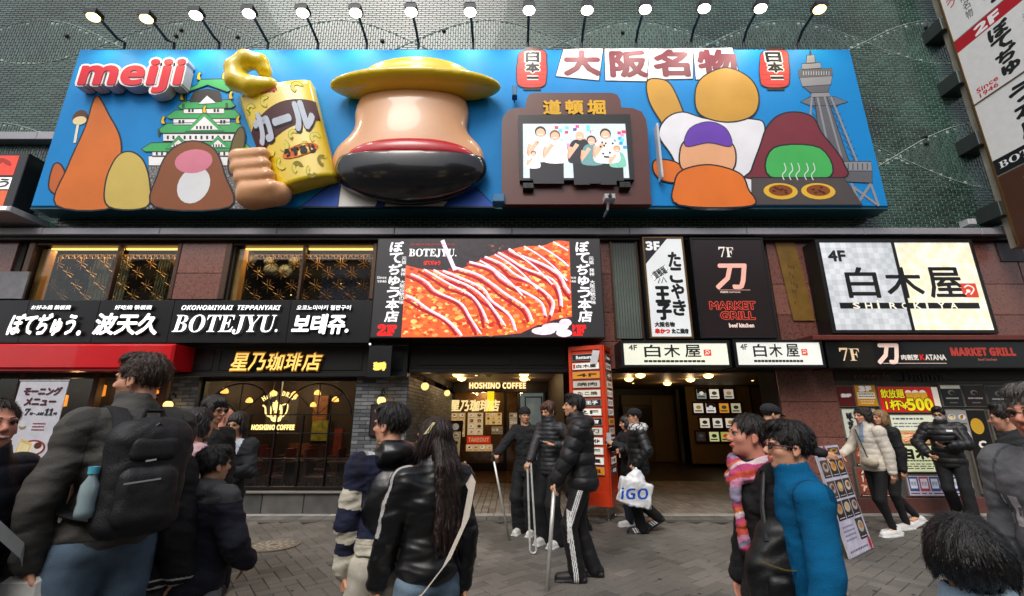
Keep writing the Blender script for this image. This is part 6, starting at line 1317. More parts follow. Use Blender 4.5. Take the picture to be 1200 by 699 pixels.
def hand(f, w, fdir, nrm, s, curl=25, side=1, spread=6):
    """w: wrist, fdir: finger direction, nrm: palm normal (palm faces nrm), s: hand length"""
    fd = unit(fdir); n = unit(np.array(nrm)-fd*(np.array(nrm)@fd)); t = unit(np.cross(fd, n))*side    # t points to the thumb side
    Rm = np.stack([t, fd, n], 1); pc = w+fd*s*.26
    f.box(pc, (s*.21, s*.27, s*.085), s*.08, s*.06, Rm)
    for i, (o, L) in enumerate(((.16, .42), (.055, .47), (-.05, .44), (-.15, .34))):
        b = w+fd*s*.46+t*s*o; a = R(-spread*(i-1.5)*-1); d = unit(fd*math.cos(a)+t*math.sin(a)); p = b; r = s*.05*(1 if i < 3 else .85); cc = R(curl*(.8+.15*i))
        for k, q in enumerate((.45, .32, .26)):
            d = unit(d*math.cos(cc)+n*math.sin(cc)); e = p+d*s*L*q; f.cap(p, e, r*(1-.08*k), r*(.92-.08*k), s*.02); p = e
    p = w+fd*s*.12+t*s*.16; d = unit(fd*.75+t*.75+n*.25)
    for k, L in enumerate((.24, .2, .16)): e = p+d*s*L; f.cap(p, e, s*(.07-.01*k), s*(.06-.01*k), s*.03); p = e; d = unit(d+fd*.25+n*R(curl)*.6)
def hairfn(base, strand, c, s, Rm, amp=.016, fr=26, wav=0):
    def g(P):
        v = (P-c)@Rm/s; az = np.arctan2(v[:, 0], -v[:, 1]+.001); el = v[:, 2]
        d = base(P); m = np.abs(d) < .08
        nz = np.sin(az*fr+3*np.sin(el*5+az*2)+2.*np.sin(v[:, 1]*9))*.6+np.sin(az*fr*2.3+5*np.sin(el*7)+v[:, 0]*20)*.4
        if wav: nz = nz+wav*wn(v, 14)
        return d-amp*s*nz*m
    return g
SKINS = dict(light='#d9a183', pink='#cf8f78', asian='#cf9d7b', tan='#b98260')
def person(label, x, y, facing, H=1.7, skin='asian', build=1.0, lean=(0, 0), feet=None, hands=None, head=(0, 0), head_off=(0, 0), top=None, legs=None, shoes=None, hair=None, h=.008, female=False, curls=(30, 30), elbow=((.6, -.6, -.3), (-.6, -.6, -.3)), palm=None, fdir=None, smile=0, extras=None, beard=None, knee=(0, 1, 0), detail=True, name='person', hip_dz=0, fat=0, liplines=True, group=None):
    """facing: compass direction (dx, dy) of the body. All local coordinates: x = the person's right, y = forward, in fractions of the height H"""
    fd = Vector((facing[0], facing[1], 0)).normalized(); rt = Vector((fd.y, -fd.x, 0)); XF = (np.array([[rt.x, fd.x, 0], [rt.y, fd.y, 0], [0, 0, 1]]), np.array([x, y, 0]))
    t = thing(name, label, 'person', (x, y, 0), group); A = lambda *v: np.array(v, float)*H
    fl, fr_ = feet or ((-.06, 0, 0, 0), (.06, 0, 0, 0))       # (x, y, heel lift, toe-out degrees)
    hip = A(0, 0, .525+hip_dz); ch = A(lean[0], lean[1], .745); nb = A(lean[0]*1.25, lean[1]*1.25+.0, .84); hc = A(lean[0]*1.5+head_off[0], lean[1]*1.5+.012+head_off[1], .932)
    b = build
    J = {}
    for nm, sx, ft in (('L', -1, fl), ('R', 1, fr_)):
        hj = hip+A(sx*.052*b, 0, -.01); an = A(ft[0], ft[1], .045+ft[2]); kn, an = ik(hj, an, .245*H, .242*H, np.array(knee)+np.array((sx*.12, 0, 0))); J[nm] = (hj, kn, an, ft)
    for nm, sx, i in (('l', -1, 0), ('r', 1, 1)):
        sh = ch+A(sx*.1*b, -.005, .065); wr = A(*(hands[i] if hands else (sx*.135*b, .02, .485))); el, wr = ik(sh, wr, .172*H, .15*H, elbow[1-i] if False else ((sx*abs(elbow[i][0]), elbow[i][1], elbow[i][2]))); J[nm] = (sh, el, wr)
    # ---- the body: one continuous skin
    f = Field(); s = .131*H*(1.06 if H < 1.45 else 1); yaw, pit = R(head[0]), R(head[1])
    Rz = np.array([[math.cos(yaw), -math.sin(yaw), 0], [math.sin(yaw), math.cos(yaw), 0], [0, 0, 1]]); Rx = np.array([[1, 0, 0], [0, math.cos(pit), -math.sin(pit)], [0, math.sin(pit), math.cos(pit)]]); HR = Rz@Rx
    head_field(f, s, hc, HR, female, fat, smile); f.cap(nb-A(0, .0, .01), hc+HR@(np.array((0, -.08, -.28))*s), .036*H*(.85 if female else 1)*(.5+.5*b), .031*H, .02)
    f.ell(ch, A(.1*b, .058*b, .1), .04); f.ell(hip+A(0, 0, .08), A(.078*b, .052*b, .1), .04); f.ell(hip, A(.08*b, .052*b, .07), .04)
    for nm in 'LR': q = J[nm]; f.chain([q[0], q[1], q[2]], [.042*H*b, .03*H, .021*H], .02); f.cap(q[2], q[2]+A(0, .06, -.025), .022*H, .02*H, .01)
    for i, nm in enumerate('lr'):
        q = J[nm]; f.chain([nb+A(0, 0, -.03), q[0]], [.035*H, .03*H], .03); f.chain(q, [.027*H*b, .023*H, .0155*H], .01)
        fdd = (fdir[i] if fdir and fdir[i] is not None else unit(q[2]-q[1])); pn = (palm[i] if palm and palm[i] is not None else (-1 if nm == 'r' else 1, 0, 0))
        sd = 1 if nm == 'l' else -1
        hand(f, q[2], fdd, pn, .105*H, curls[i], sd*(1))
    sk = np.array(lin(SKINS.get(skin, skin))); lip = sk*np.array((.95, .55, .52)); lipF = sk*np.array((.95, .52, .5))
    def bcol(P):
        v = (P-hc)@HR/s; C = np.tile(sk, (len(P), 1)); m = (np.abs(v[:, 2]+.272) < .036+.012*smile) & (np.abs(v[:, 0]) < .1+.035*smile) & (v[:, 1] > .3); C[m] = lipF if female else lip
        if smile: m = (np.abs(v[:, 2]+.27) < .014) & (np.abs(v[:, 0]) < .1) & (v[:, 1] > .3); C[m] = (.75, .72, .68)
        ck = np.exp(-(((np.abs(v[:, 0])-.17)/.08)**2+((v[:, 2]+.12)/.09)**2))*(v[:, 1] > .1)+np.exp(-((v[:, 0]/.07)**2+((v[:, 2]+.13)/.07)**2))*(v[:, 1] > .35)+(np.abs(v[:, 0]) > .33)*.6*(np.abs(v[:, 2]+.05) < .15)
        C *= (1-.22*ck[:, None]*np.array((.1, .7, .7)))
        if beard is not None:
            m = (v[:, 2] < -.17) & (v[:, 2] > -.5) & (v[:, 1] > -.02); C[m] = C[m]*.55+np.array(lin(beard))*.45
        return C
    solid('body', f, f.bounds(), h*.85 if h < .0083 else h, MA('skin', .5, var=.08, vs=18, bump=.08, bs=260, spec=.4), t, bcol, XF)
    TW_ = lambda p: Vector(XF[0]@np.array(p)+XF[1])
    HT = lambda a, b_, c_: hc+HR@(np.array((a, b_, c_))*s)
    if detail:
        for q in (-1, 1):
            mb = MB(); o = HT(q*.125, .335, -.002); r = .052*s; n_, m_ = 12, 8; vs = []; fs = []; cs = []
            for i in range(m_+1):
                for k in range(n_):
                    th, ph_ = math.pi*i/m_, 2*math.pi*k/n_; l = np.array((math.sin(th)*math.cos(ph_), math.cos(th), math.sin(th)*math.sin(ph_))); vs.append(TW_(o+HR@(l*r)))
            for i in range(m_):
                for k in range(n_): fs.append((i*n_+k, i*n_+(k+1) % n_, (i+1)*n_+(k+1) % n_, (i+1)*n_+k)); cs.append((.015, .01, .008) if i < 2 else (.6, .57, .54))
            mb.v, mb.f, mb.c = vs, fs, cs; mb.build('eye', MA('eyeball', .15), t, True, colored=True)
            mb = MB(); hc_ = lin(hair[1]) if hair else (.02, .015, .01)
            mb.tube([TW_(HT(q*.055, .415, .09)), TW_(HT(q*.125, .4, .112)), TW_(HT(q*.2, .33, .085))], .012*s, 6, r2=.007*s); mb.build('eyebrow', M('brow%d' % int(hc_[0]*1000), tuple(k*.7 for k in hc_), .8), t, True)
            mb = MB(); mb.tube([TW_(HT(q*.07, .385, .012)), TW_(HT(q*.125, .4, .032)), TW_(HT(q*.19, .355, .008))], .008*s, 5); mb.build('eyelash', M('lash', (.02, .012, .01), .8), t, True)
    # ---- hair
    if hair:
        st, hcol = hair[0], hair[1]; g = Field(); T = lambda a, b_, c_: hc+HR@(np.array((a, b_, c_))*s); E = lambda p, r, k=.03, sub=False: g.ell(T(*p), np.array(r)*s, k*s*2, HR, sub)
        amp, frq, wav = .016, 20, .3
        if st == 'short': E((0, -.08, .18), (.365, .455, .40)); E((0, .16, .44), (.27, .25, .14)); E((.06, .3, .4), (.2, .12, .12)); amp, wav, frq = .02, .8, 15; E((0, .5, -.16), (.32, .3, .40), .02, True); [E((q*.38, .14, -.2), (.18, .15, .2), .02, True) for q in (-1, 1)]; E((0, -.25, -.42), (.6, .5, .2), .03, True)
        elif st == 'bowl': wav = 0; E((0, -.07, .15), (.385, .48, .41)); E((0, .3, .16), (.29, .17, .16)); E((0, .5, -.2), (.28, .3, .3), .02, True); [E((q*.33, -.02, .0), (.09, .15, .22)) for q in (-1, 1)]; E((0, .0, -.5), (.7, .7, .23), .03, True)
        elif st == 'shaggy': E((0, -.08, .18), (.385, .48, .4)); E((0, .22, .3), (.29, .2, .15), .03); [E((q*.31, .12, .08), (.1, .18, .22)) for q in (-1, 1)]; E((0, -.38, -.1), (.25, .16, .25)); E((0, .47, -.16), (.25, .26, .3), .02, True); amp, wav = .03, .6
        elif st == 'bob': E((0, -.08, .17), (.39, .48, .4)); [E((q*.34, .02, -.18), (.12, .24, .36)) for q in (-1, 1)]; E((0, -.34, -.2), (.3, .2, .38)); E((0, .47, -.1), (.24, .28, .33), .02, True); amp, wav = .024, .4
        elif st == 'curly': E((0, -.12, .2), (.42, .5, .4)); [E((q*.36, -.06, -.05), (.14, .25, .3)) for q in (-1, 1)]; E((0, -.4, -.12), (.32, .2, .36)); E((0, .47, -.1), (.24, .28, .34), .02, True); amp, wav, frq = .03, 1.6, 9
        elif st == 'long':
            E((0, -.08, .17), (.37, .46, .385)); [E((q*.32, .0, -.12), (.1, .22, .34)) for q in (-1, 1)]; E((0, -.33, -.25), (.33, .2, .5)); E((0, .45, -.1), (.24, .28, .34), .02, True); L_ = hair[2] if len(hair) > 2 else 1.6
            for q in (-.24, -.08, .08, .24): g.chain([T(q, -.36, -.1), hc+HR@(np.array((q, -.45, -.5))*s)+np.array((0, -.22, -.1))*s, hc+HR@(np.array((q*1.1, -.42, -.5))*s)+np.array((q*.3, -.42, -L_))*s], [.15*s, .15*s, .08*s], .08*s)
            amp, frq = .02, 30
        elif st == 'bun': E((0, -.08, .16), (.35, .45, .375)); E((0, -.5, .12), (.17, .16, .17)); E((0, .47, -.02), (.27, .3, .42), .02, True); [E((q*.36, .1, -.2), (.2, .25, .2), .02, True) for q in (-1, 1)]; E((0, -.2, -.45), (.6, .5, .2), .03, True); amp, wav = .02, .4
        elif st in ('cap', 'beanie'):
            E((0, -.08, .15), (.35, .45, .36)); E((0, .46, -.14), (.27, .3, .33), .02, True); E((0, -.2, -.45), (.6, .5, .2), .03, True)
        solid('hair', hairfn(g, None, hc, s, HR, amp, frq, wav), g.bounds(.03), max(.0045, h*.7), M('hair'+hcol, hcol, .42, var=.45, vs=38, stretch=(5, 5, .6), bump=.45, bs=70, spec=.55), t, None, XF)
        if st not in ('cap', 'beanie'):
            me = t.children[-1].data if False else bpy.data.objects[[o_.name for o_ in COL.objects if o_.parent == t and o_.name.startswith('hair')][-1]].data
            n = len(me.vertices); V = np.zeros(n*3); N_ = np.zeros(n*3); me.vertices.foreach_get('co', V); me.vertices.foreach_get('normal', N_); V = V.reshape(-1, 3); N_ = N_.reshape(-1, 3); RR = XF[0]@HR
            crown = np.array(TW_(HT(0, -.2, .62)))-np.array(WLOC[t.name]); k = min(n, int(2600 if h < .0083 else 600)); rs_ = np.random.RandomState(int(abs(x*1000))); ii = rs_.choice(n, k, replace=False); P_, Q_ = V[ii], N_[ii]
            tg = P_-crown; tg[:, 2] -= np.linalg.norm(tg, axis=1)*.5; tg += rs_.normal(0, .006+.016*wav, tg.shape); tg -= (tg*Q_).sum(1)[:, None]*Q_; tg /= np.linalg.norm(tg, axis=1)[:, None]+1e-9
            Ls = rs_.uniform(.07, .17 if st != 'long' else .4, (k, 1))*s; lf_ = rs_.uniform(.004, .016+.014*wav, (k, 1))*s; sd_ = np.cross(tg, Q_); w_h = rs_.uniform(.003, .008, (k, 1))*s
            a0 = P_-Q_*.01*s-sd_*w_h; a1 = P_-Q_*.01*s+sd_*w_h; m0 = P_+tg*Ls*.55+Q_*lf_-sd_*w_h*.8; m1 = P_+tg*Ls*.55+Q_*lf_+sd_*w_h*.8; e_ = P_+tg*Ls+Q_*lf_*.9+np.array((0, 0, -.02))*s
            VV = np.stack([a0, a1, m1, m0, e_], 1).reshape(-1, 3)+np.array(WLOC[t.name]); b_i = np.arange(k)*5; FF_ = [(a_, a_+1, a_+2, a_+3) for a_ in b_i.tolist()]+[(a_+3, a_+2, a_+4) for a_ in b_i.tolist()]
            mkobj('hair_strands', VV, FF_, me.materials[0], t)['kind'] = 'stuff'
        if st in ('cap', 'beanie'):
            cc_ = hair[3] if len(hair) > 3 else '#15151a'; g = Field(); g.ell(T(0, -.06, .2), np.array((.39, .5, .37))*s, .02, HR); g.plane(T(0, 0, .12 if st == 'cap' else .1), HR@np.array((0, .12, -1)), .01*s)
            if st == 'cap': g.ell(T(0, .46, .12), np.array((.25, .27, .035))*s, .03*s, HR@np.array([[1, 0, 0], [0, .97, .2], [0, -.2, .97]]))
            else: g.ell(T(0, -.04, .12), np.array((.4, .5, .07))*s, .03*s, HR)
            solid('cap', g, g.bounds(.03), h*.7, M('cap'+cc_, cc_, .85, bump=.3, bs=120), t, None, XF)
    # ---- shoes
    if shoes:
        for nm in 'LR':
            hj, kn, an, ft = J[nm]; ta = R(ft[3] if len(ft) > 3 else 0)*(1 if nm == 'R' else -1); dv = np.array((math.sin(ta), math.cos(ta), 0)); tip = ft[2] > .02
            z0 = .0; hl = A(ft[0], ft[1], 0)-dv*.03*H+np.array((0, 0, ft[2]*H)); toe = A(ft[0], ft[1], 0)+dv*.095*H; toe[2] = 0 if not tip else max(0, (ft[2]-.06)*H)
            g = Field(); up = np.array((0, 0, 1.)); m0 = hl+up*.03*H; m1 = toe+up*.018*H; g.cap(m0, m1, .026*H, .024*H, .02); g.cap(m0, an, .026*H, .026*H, .02); g.cap(m0+(m1-m0)*.55, m1, .028*H, .023*H, .01)
            ax_ = unit(m1-m0); sx_ = unit(np.cross(ax_, up)); uu = np.cross(sx_, ax_); Rm = np.stack([sx_, ax_, uu], 1); g.box((m0+m1)/2-uu*.018*H, (.031*H, np.linalg.norm(m1-m0)/2+.026*H, .012*H), .01*H, .012, Rm)
            pl = (m0+m1)/2-uu*.03*H; g.plane(pl, -uu, .003); sc_, uc_ = lin(shoes[0]), lin(shoes[1])
            def scol(P, pl=pl, uu=uu, m0=m0, ax_=ax_, sx_=sx_):
                d = (P-pl)@uu; C = np.tile(uc_, (len(P), 1)); C[d < .018*H] = sc_; q = (P-m0)@ax_
                if len(shoes) > 2:
                    for k in (.35, .5, .65): C[(np.abs(q/(.13*H)-k-(d/(.1*H))*.3) < .045) & (np.abs((P-m0)@sx_) > .012*H) & (d > .018*H)] = lin(shoes[2])
                return C
            solid('shoe', g, g.bounds(.02), h*.75, MA('shoe', .55, var=.1, vs=30, bump=.1, bs=150), t, scol, XF)
    # ---- trousers
    if legs:
        col, wid, ank = legs['col'], legs.get('w', 1), legs.get('ankle', .034); g = Field(); g.ell(hip+A(0, -.005, .01), A(.095*b, .068*b, .075), .03); g.ell(hip+A(0, 0, .05), A(.086*b, .062*b, .05), .03)
        if legs.get('skirt'):
            g.cap(hip, A((fl[0]+fr_[0])/2, (fl[1]+fr_[1])/2, .16), .09*H*b, .12*H*b, .05)
        for nm in 'LR':
            hj, kn, an, ft = J[nm]; g.chain([hj, kn, an+A(0, -.004, legs.get('up', -.01))], [.054*H*b*(.6+.4*wid), .041*H*wid, ank*H*(.5+.5*wid)], .025)
        am = legs.get('amp', .005)
        def lf(P, g=g, am=am): return g(P)+am*wn(P*np.array((1, 1, 1.3)), 13, 2)
        lc = np.array(lin(col)); stp = legs.get('stripe')
        def lcol(P):
            C = np.tile(lc, (len(P), 1))
            if stp:
                for nm, sx in (('L', -1), ('R', 1)):
                    hj, kn, an, ft = J[nm]
                    for a_, b_ in ((hj, kn), (kn, an)):
                        ab = b_-a_; tt = np.clip(((P-a_)@ab)/(ab@ab), 0, 1); e = P-a_-tt[:, None]*ab; near = np.linalg.norm(e, axis=1) < .09*H; lat = e[:, 0]*sx > .0
                        for o in (-.011, 0, .011): C[near & lat & (np.abs(e[:, 1]-o*H/1.2) < .0033*H)] = (.75, .75, .75)
            if legs.get('fade'): k = np.clip(wn(P, 7)*.5+.5, 0, 1)[:, None]; C = C*(1-.35*k)+np.array(lin(legs['fade']))*.35*k
            return C
        solid('trousers', lf, g.bounds(.03), h*.8 if stp else h, MA(legs.get('mat', 'trouser_cloth'), legs.get('rough', .85), var=.15, vs=20, bump=.3, bs=180), t, lcol, XF)
    # ---- upper garment
    if top:
        th = top.get('th', .012); g = Field(); hem = top.get('hem', .5); g.ell(ch+A(0, -.004, 0), A(.092*b+th*.7, .062*b+th*.8, .11), .04); g.ell(hip+A(lean[0]*.4, lean[1]*.4, .1), A(.08*b+th*.8, .058*b+th*.8, .12), .05); g.ell(ch+A(0, 0, .06), A(.112*b, .045, .04), .04)
        if hem < .5: g.ell(A(0, 0, hem+.05), A(.092*b+th*.8, .068*b+th*.8, .1), .05)
        else: g.ell(hip+A(0, 0, .03), A(.09*b+th*.8, .066*b+th*.8, .06), .04)
        g.plane(A(0, 0, hem), (0, 0, -1), .012); cuff = top.get('cuff', 1.0)
        arms = []
        for i, nm in enumerate('lr'):
            q = J[nm]; g.cap(nb+A(0, -.004, -.035), q[0]+A(0, -.004, -.004), .034*H, (.026*b+th*.6)*H, .03); a = Field(); a.chain([q[0]+A(0, 0, -.004), q[1], q[1]+(q[2]-q[1])*cuff*.97], [(.028*b+th*.7)*H, (.025+th*.75)*H, (.0195+th*.6)*H], .012); arms.append(a)
        col_ = Field(); cz = top.get('collar', 'crew')
        if cz == 'crew': col_.cap(nb+A(0, 0, -.03), nb+A(0, .008, .012), .055*H, .042*H*(.7+.3*b), .02)
        elif cz == 'high': col_.cap(nb+A(0, 0, -.03), nb+A(0, .012, .035), .06*H, .047*H*(.7+.3*b), .02)
        if top.get('hood'):
            hh_ = A(0, -.055, .0)+nb; col_.ell(hh_, A(.075, .048, .042), .03); col_.ell(nb+A(0, .0, .012), A(.068, .062, .03), .03)
        inner = Field(); inner.cap(nb+A(0, .012, .02), nb+A(0, .02, .16), .037*H*(.7+.3*b), .045*H, 0)
        am, ff = top.get('amp', .008), top.get('f', 17); qb, qa = top.get('quilt', 0), top.get('qamp', .01)
        def tf(P):
            dt = g(P); d1 = arms[0](P); d2 = arms[1](P); dc = col_(P) if col_.p else np.full(len(P), 1e3); zk = np.exp(-((P[:, 2]-(ch[2]+.06*H))/(.09*H))**2); d = smin(smin(dt, dc, .02*H), np.minimum(d1, d2), (.004+.04*zk)*H); m = np.abs(d) < .06
            if qb:
                sA = []
                for i, nm in enumerate('lr'):
                    q = J[nm]; L1 = np.linalg.norm(q[1]-q[0]); p1 = (P-q[0])@unit(q[1]-q[0]); p2 = (P-q[1])@unit(q[2]-q[1]); sA.append(np.where(p2 > 0, L1+p2, p1))
                sc_ = np.where(dt < np.minimum(d1, d2)+.01, P[:, 2], np.where(d1 < d2, sA[0], sA[1])); d = d-(qa*(np.abs(np.sin(math.pi*sc_/qb))**.55-.6))*m
                d = d+am*.5*wn(P, ff*1.6, 1)*m
            else:
                d = d+am*wn(P*np.array((1, 1, 1.5)), ff, 4)*m+am*.4*wn(P*np.array((1, 1, 2.2)), ff*2.3, 7)*m
            d = -smin(-d, inner(P), .008) if cz != 'none' else d
            return d
        lo, hi = g.bounds(.03)
        for q in arms+([col_] if col_.p else []): l2, h2 = q.bounds(.03); lo, hi = np.minimum(lo, l2), np.maximum(hi, h2)
        tc = np.array(lin(top['col'])); cf = top.get('colfn')
        def tcol(P):
            C = np.tile(tc, (len(P), 1))
            if cf: cf(P, C, J, H, hip, ch, nb, arms, g)
            if h < .0083:      # stitched seams: arm holes, side and hem
                da = np.minimum(arms[0](P), arms[1](P)); dt = g(P); C[(np.abs(da-dt) < .0035)] *= .55; C[(np.abs(P[:, 2]-(hem+.03)*H) < .0022) & (dt < da)] *= .6
            return C
        solid(top.get('name', 'jacket'), tf, (lo, hi), top.get('h', h), MA(top.get('mat', 'jacket_cloth'), top.get('rough', .8), var=.12, vs=16, bump=top.get('bump', .25), bs=top.get('bs', 160), coat=top.get('coat', 0), spec=top.get('spec', .5), sheen=top.get('sheen', 0)), t, tcol, XF)
        if top.get('zip'):
            pts = []
            for k in range(9): z = hem+.02+(.83-hem-.02)*k/8; p_ = A(lean[0]*k/8, 0, z); yy = 0.
            # front zip follows the surface
            vs = []
            for k in range(14):
                z = (hem+.015)+(.835-hem)*k/13; P_ = np.array([[lean[0]*H*(z-.5)*2.5, yy_, z*H] for yy_ in np.linspace(.0, .3*H/1.7+.05, 60)]); d = tf(P_); i_ = np.argmax(d > 0); vs.append(TW_(P_[i_]+np.array((0, .002, 0))))
            MB().tube(vs, .004, 5).build('zip', M('zip_metal', '#8a8a8c', .35, .7), t)
    return dict(t=t, J=J, H=H, A=A, TW=TW_, HT=HT, s=s, hc=hc, HR=HR, nb=nb, ch=ch, hip=hip, XF=XF, b=b)
def glasses(p, col='#15151a', r=.0035):
    t, HT, TW_, s = p['t'], p['HT'], p['TW'], p['s']; mb = MB()
    for q in (-1, 1):
        mb.tube([TW_(HT(q*.13+.085*math.cos(a), .445-.04*abs(math.cos(a)), -.005+.062*math.sin(a))) for a in [k*2*math.pi/14 for k in range(15)]], r, 5, cap=False)
        mb.tube([TW_(HT(q*.215, .4, .01)), TW_(HT(q*.33, .2, .01)), TW_(HT(q*.355, -.02, -.01)), TW_(HT(q*.35, -.08, -.05))], r, 5)
    mb.tube([TW_(HT(-.045, .44, .0)), TW_(HT(0, .46, .012)), TW_(HT(.045, .44, .0))], r, 5); mb.build('glasses', M('frame'+col, col, .3), t, True)
def pw(p, v): return p['TW'](p['A'](*v))
def stick(label, a, b, r=.012, loop=False, tint='#b9b6b0'):
    a, b = Vector(a), Vector(b); t = thing('metal_stick', label, 'walking stick', (b.x, b.y, 0), 'long metal sticks held by the three young men'); m = M('brushed_metal', '#cfcdc8', .35, .5, var=.15, vs=20)
    d = (b-a).normalized(); sd_ = d.cross(Vector((0, 1, 0))).normalized()
    if loop:
        w = .022; pts = [a+sd_*w, b+sd_*w*1.6-d*.05]; q = [b+sd_*w*1.6*math.cos(k)+d*.03*math.sin(k)-d*.05 for k in (0, .8, 1.57, 2.3, 3.14)]; MB().tube([a+sd_*w]+q+[a-sd_*w], .0125, 8).build('shaft', m, t); MB().tube([a+sd_*w, a-d*.02, a-sd_*w], .0095, 8).build('grip', M('dark_rubber', (.03, .03, .03), .6), t)
    else:
        MB().tube([a-d*.06, b], r, 10).build('shaft', m, t, True); MB().tube([a-d*.065, a+d*.05], r*1.25, 10).build('grip', M('dark_rubber'), t, True)
    return t
def frame_of(p): return None
# ---------------------------------------------------------------- the three with sticks and their neighbours
def flat_puffer(P, C, J, H, hip, ch, nb, arms, g): pass
def at(px, Y): return W(px, 600, Y).x
BLK, BLK2 = '#141417', '#1b1c20'
# man in beanie
g_ = G(619, 628); cane1 = W(578, 538, 6.35)
X_, Y_ = .2, 6.75
def loc_of(xy, facing, H, wpt):
    fd = Vector((facing[0], facing[1], 0)).normalized(); rt = Vector((fd.y, -fd.x, 0)); d = Vector(wpt)-Vector((xy[0], xy[1], 0)); return (d.dot(rt)/H, d.dot(fd)/H, d.z/H)
F1 = (-.45, -1); H1 = 1.70
P1 = person('young man in black beanie and loose black sweater, arm stretched to a stick', X_, Y_, F1, H1, 'asian', .95, hands=(( -.16, .05, .5), loc_of((X_, Y_), F1, H1, cane1)), head=(38, -4), top=dict(col='#17171a', name='sweater', hem=.44, th=.02, amp=.012, mat='knit_cloth', rough=.9), legs=dict(col='#121215', w=1.35, ankle=.05, amp=.01), shoes=('#d9d9d6', '#d4d4d0'), hair=('beanie', '#241812', 0, '#121214'), h=.0085, curls=(30, 62), palm=(None, (0, 0, -1)), fdir=(None, (.1, .6, -.75)), group='young men with metal sticks')
stick('slim metal stick of the man in the beanie, leftmost of the three', cane1+Vector((0, 0, .02)), G(597, 634, .0), .015)
# man with brown hair
F2 = (-.75, -.8); H2 = 1.76; X_, Y_ = W(646, 600, 6.2).x, 6.2; c2 = W(620, 543, 5.95)
P2 = person('young man with brown hair and quilted jacket, open hand raised, holding a bent stick', X_, Y_, F2, H2, 'asian', .95, hands=(W(0, 0, 1) and loc_of((X_, Y_), F2, H2, W(651, 522, 5.95)), loc_of((X_, Y_), F2, H2, c2)), head=(-2, -14), top=dict(col='#26272b', hem=.47, th=.016, quilt=.055, qamp=.008, collar='high', mat='nylon', rough=.5, spec=.5), legs=dict(col='#101014', w=1.3, ankle=.048), shoes=('#d6d6d4', '#cfcfcc'), hair=('shaggy', '#4a2a18'), h=.0085, curls=(12, 62), palm=((0, 0, 1), (0, 0, -1)), fdir=(loc_of((0, 0), F2, 1, Vector((-1, -.15, .12))), (.1, .6, -.75)), group='young men with metal sticks')
stick('bent looped metal stick of the brown haired man, middle of the three', c2+Vector((0, 0, .02)), G(625, 651, .0), loop=True)
mb = MB(); a = pw(P2, P2['J']['l'][2]/H2); mb.tube([a+Vector((.02, 0, 0)), a+Vector((.045, .01, 0))], .031, 12).build('wrist_cuff', M('white_cuff', '#c9c9c9', .6), P2['t'])
# face half hidden behind
P3 = person('person with dark hair half hidden behind the man in the black puffer jacket', W(681, 600, 7.0).x, 7.0, (-.9, -.4), 1.66, 'asian', .9, top=dict(col='#17171b', hem=.45, th=.02), legs=dict(col='#15151a'), shoes=('#222', '#181818'), hair=('shaggy', '#2b1a14'), h=.0105, female=True)
# man in black puffer
F4 = (-.98, .12); H4 = 1.79; X_, Y_ = W(684, 600, 4.95).x, 4.95; c4_ = W(650, 567, 4.8)
P4 = person('tall young man in black hooded puffer jacket and striped track trousers', X_, Y_, F4, H4, 'asian', 1.0, feet=((-.045, .055, 0, 0), (.06, -.045, 0, 5)), hands=(loc_of((X_, Y_), F4, H4, c4_), (.12, .03, .47)), lean=(0, .015), head=(4, 8), top=dict(col='#17171b', hem=.46, th=.034, quilt=.12, qamp=.010, collar='high', hood=True, mat='nylon', rough=.5), legs=dict(col='#0f0f12', w=1.1, ankle=.042, stripe=True, mat='track_cloth', rough=.6), shoes=('#0d0d0f', '#121215'), hair=('short', '#15100e'), h=.0075, curls=(65, 20), palm=((0, 0, -1), None), fdir=((0, .5, -.8), None), group='young men with metal sticks')
stick('thick metal stick held by the man in the puffer jacket, rightmost of three', c4_+Vector((0, 0, .02)), G(641, 693, .0), .02)
# man with plastic bag and woman beyond him
F5 = (-1, -.02); H5 = 1.68; X_, Y_ = W(752, 600, 6.8).x, 6.8
def hoodie(P, C, J, H, hip, ch, nb, arms, g): m = (P[:, 2] > (nb[2]-.02*H)) & (np.abs(wn(P, 30)) > .25); C[m] = (.55, .55, .56)
P5 = person('man in black cap and white patterned hood, walking with a plastic bag', X_, Y_, F5, H5, 'asian', 1.0, feet=((-.03, .02, 0, 0), (.05, -.14, .07, 0)), hands=((-.13, .06, .55), (.1, .12, .64)), head=(0, 2), top=dict(col='#121216', hem=.46, th=.028, quilt=.08, qamp=.008, hood=True, mat='nylon', rough=.5, colfn=hoodie), legs=dict(col='#101013', w=1.15, ankle=.042), shoes=('#111114', '#131316', '#d9d9d9'), hair=('cap', '#17110f', 0, '#131317'), h=.0085, curls=(60, 40), group=None); glasses(P5)
P6 = person('woman in black holding up a phone, half hidden by the man with the plastic bag', W(741, 600, 7.25).x, 7.25, (-1, -.25), 1.58, 'asian', .85, feet=((-.03, .05, 0, 0), (.05, -.08, .03, 0)), hands=((-.06, .17, .73), (.08, .17, .75)), head=(-10, -10), top=dict(col='#15161a', hem=.44, th=.03), legs=dict(col='#1a2233', w=1.1), shoes=('#d9d9d9', '#c9c9c9'), hair=('bob', '#1c1310'), h=.0095, female=True)
a = pw(P6, (0, .2, .76)); t = thing('mobile_phone', 'pale phone held up by the woman beside the orange pillar', 'phone', tuple(a)); MB().bbox(a.x-.035, a.x+.035, a.y-.005, a.y+.005, a.z-.02, a.z+.12, .003).build('phone_body', M('phone_pale', '#b9bcc4', .3), t)
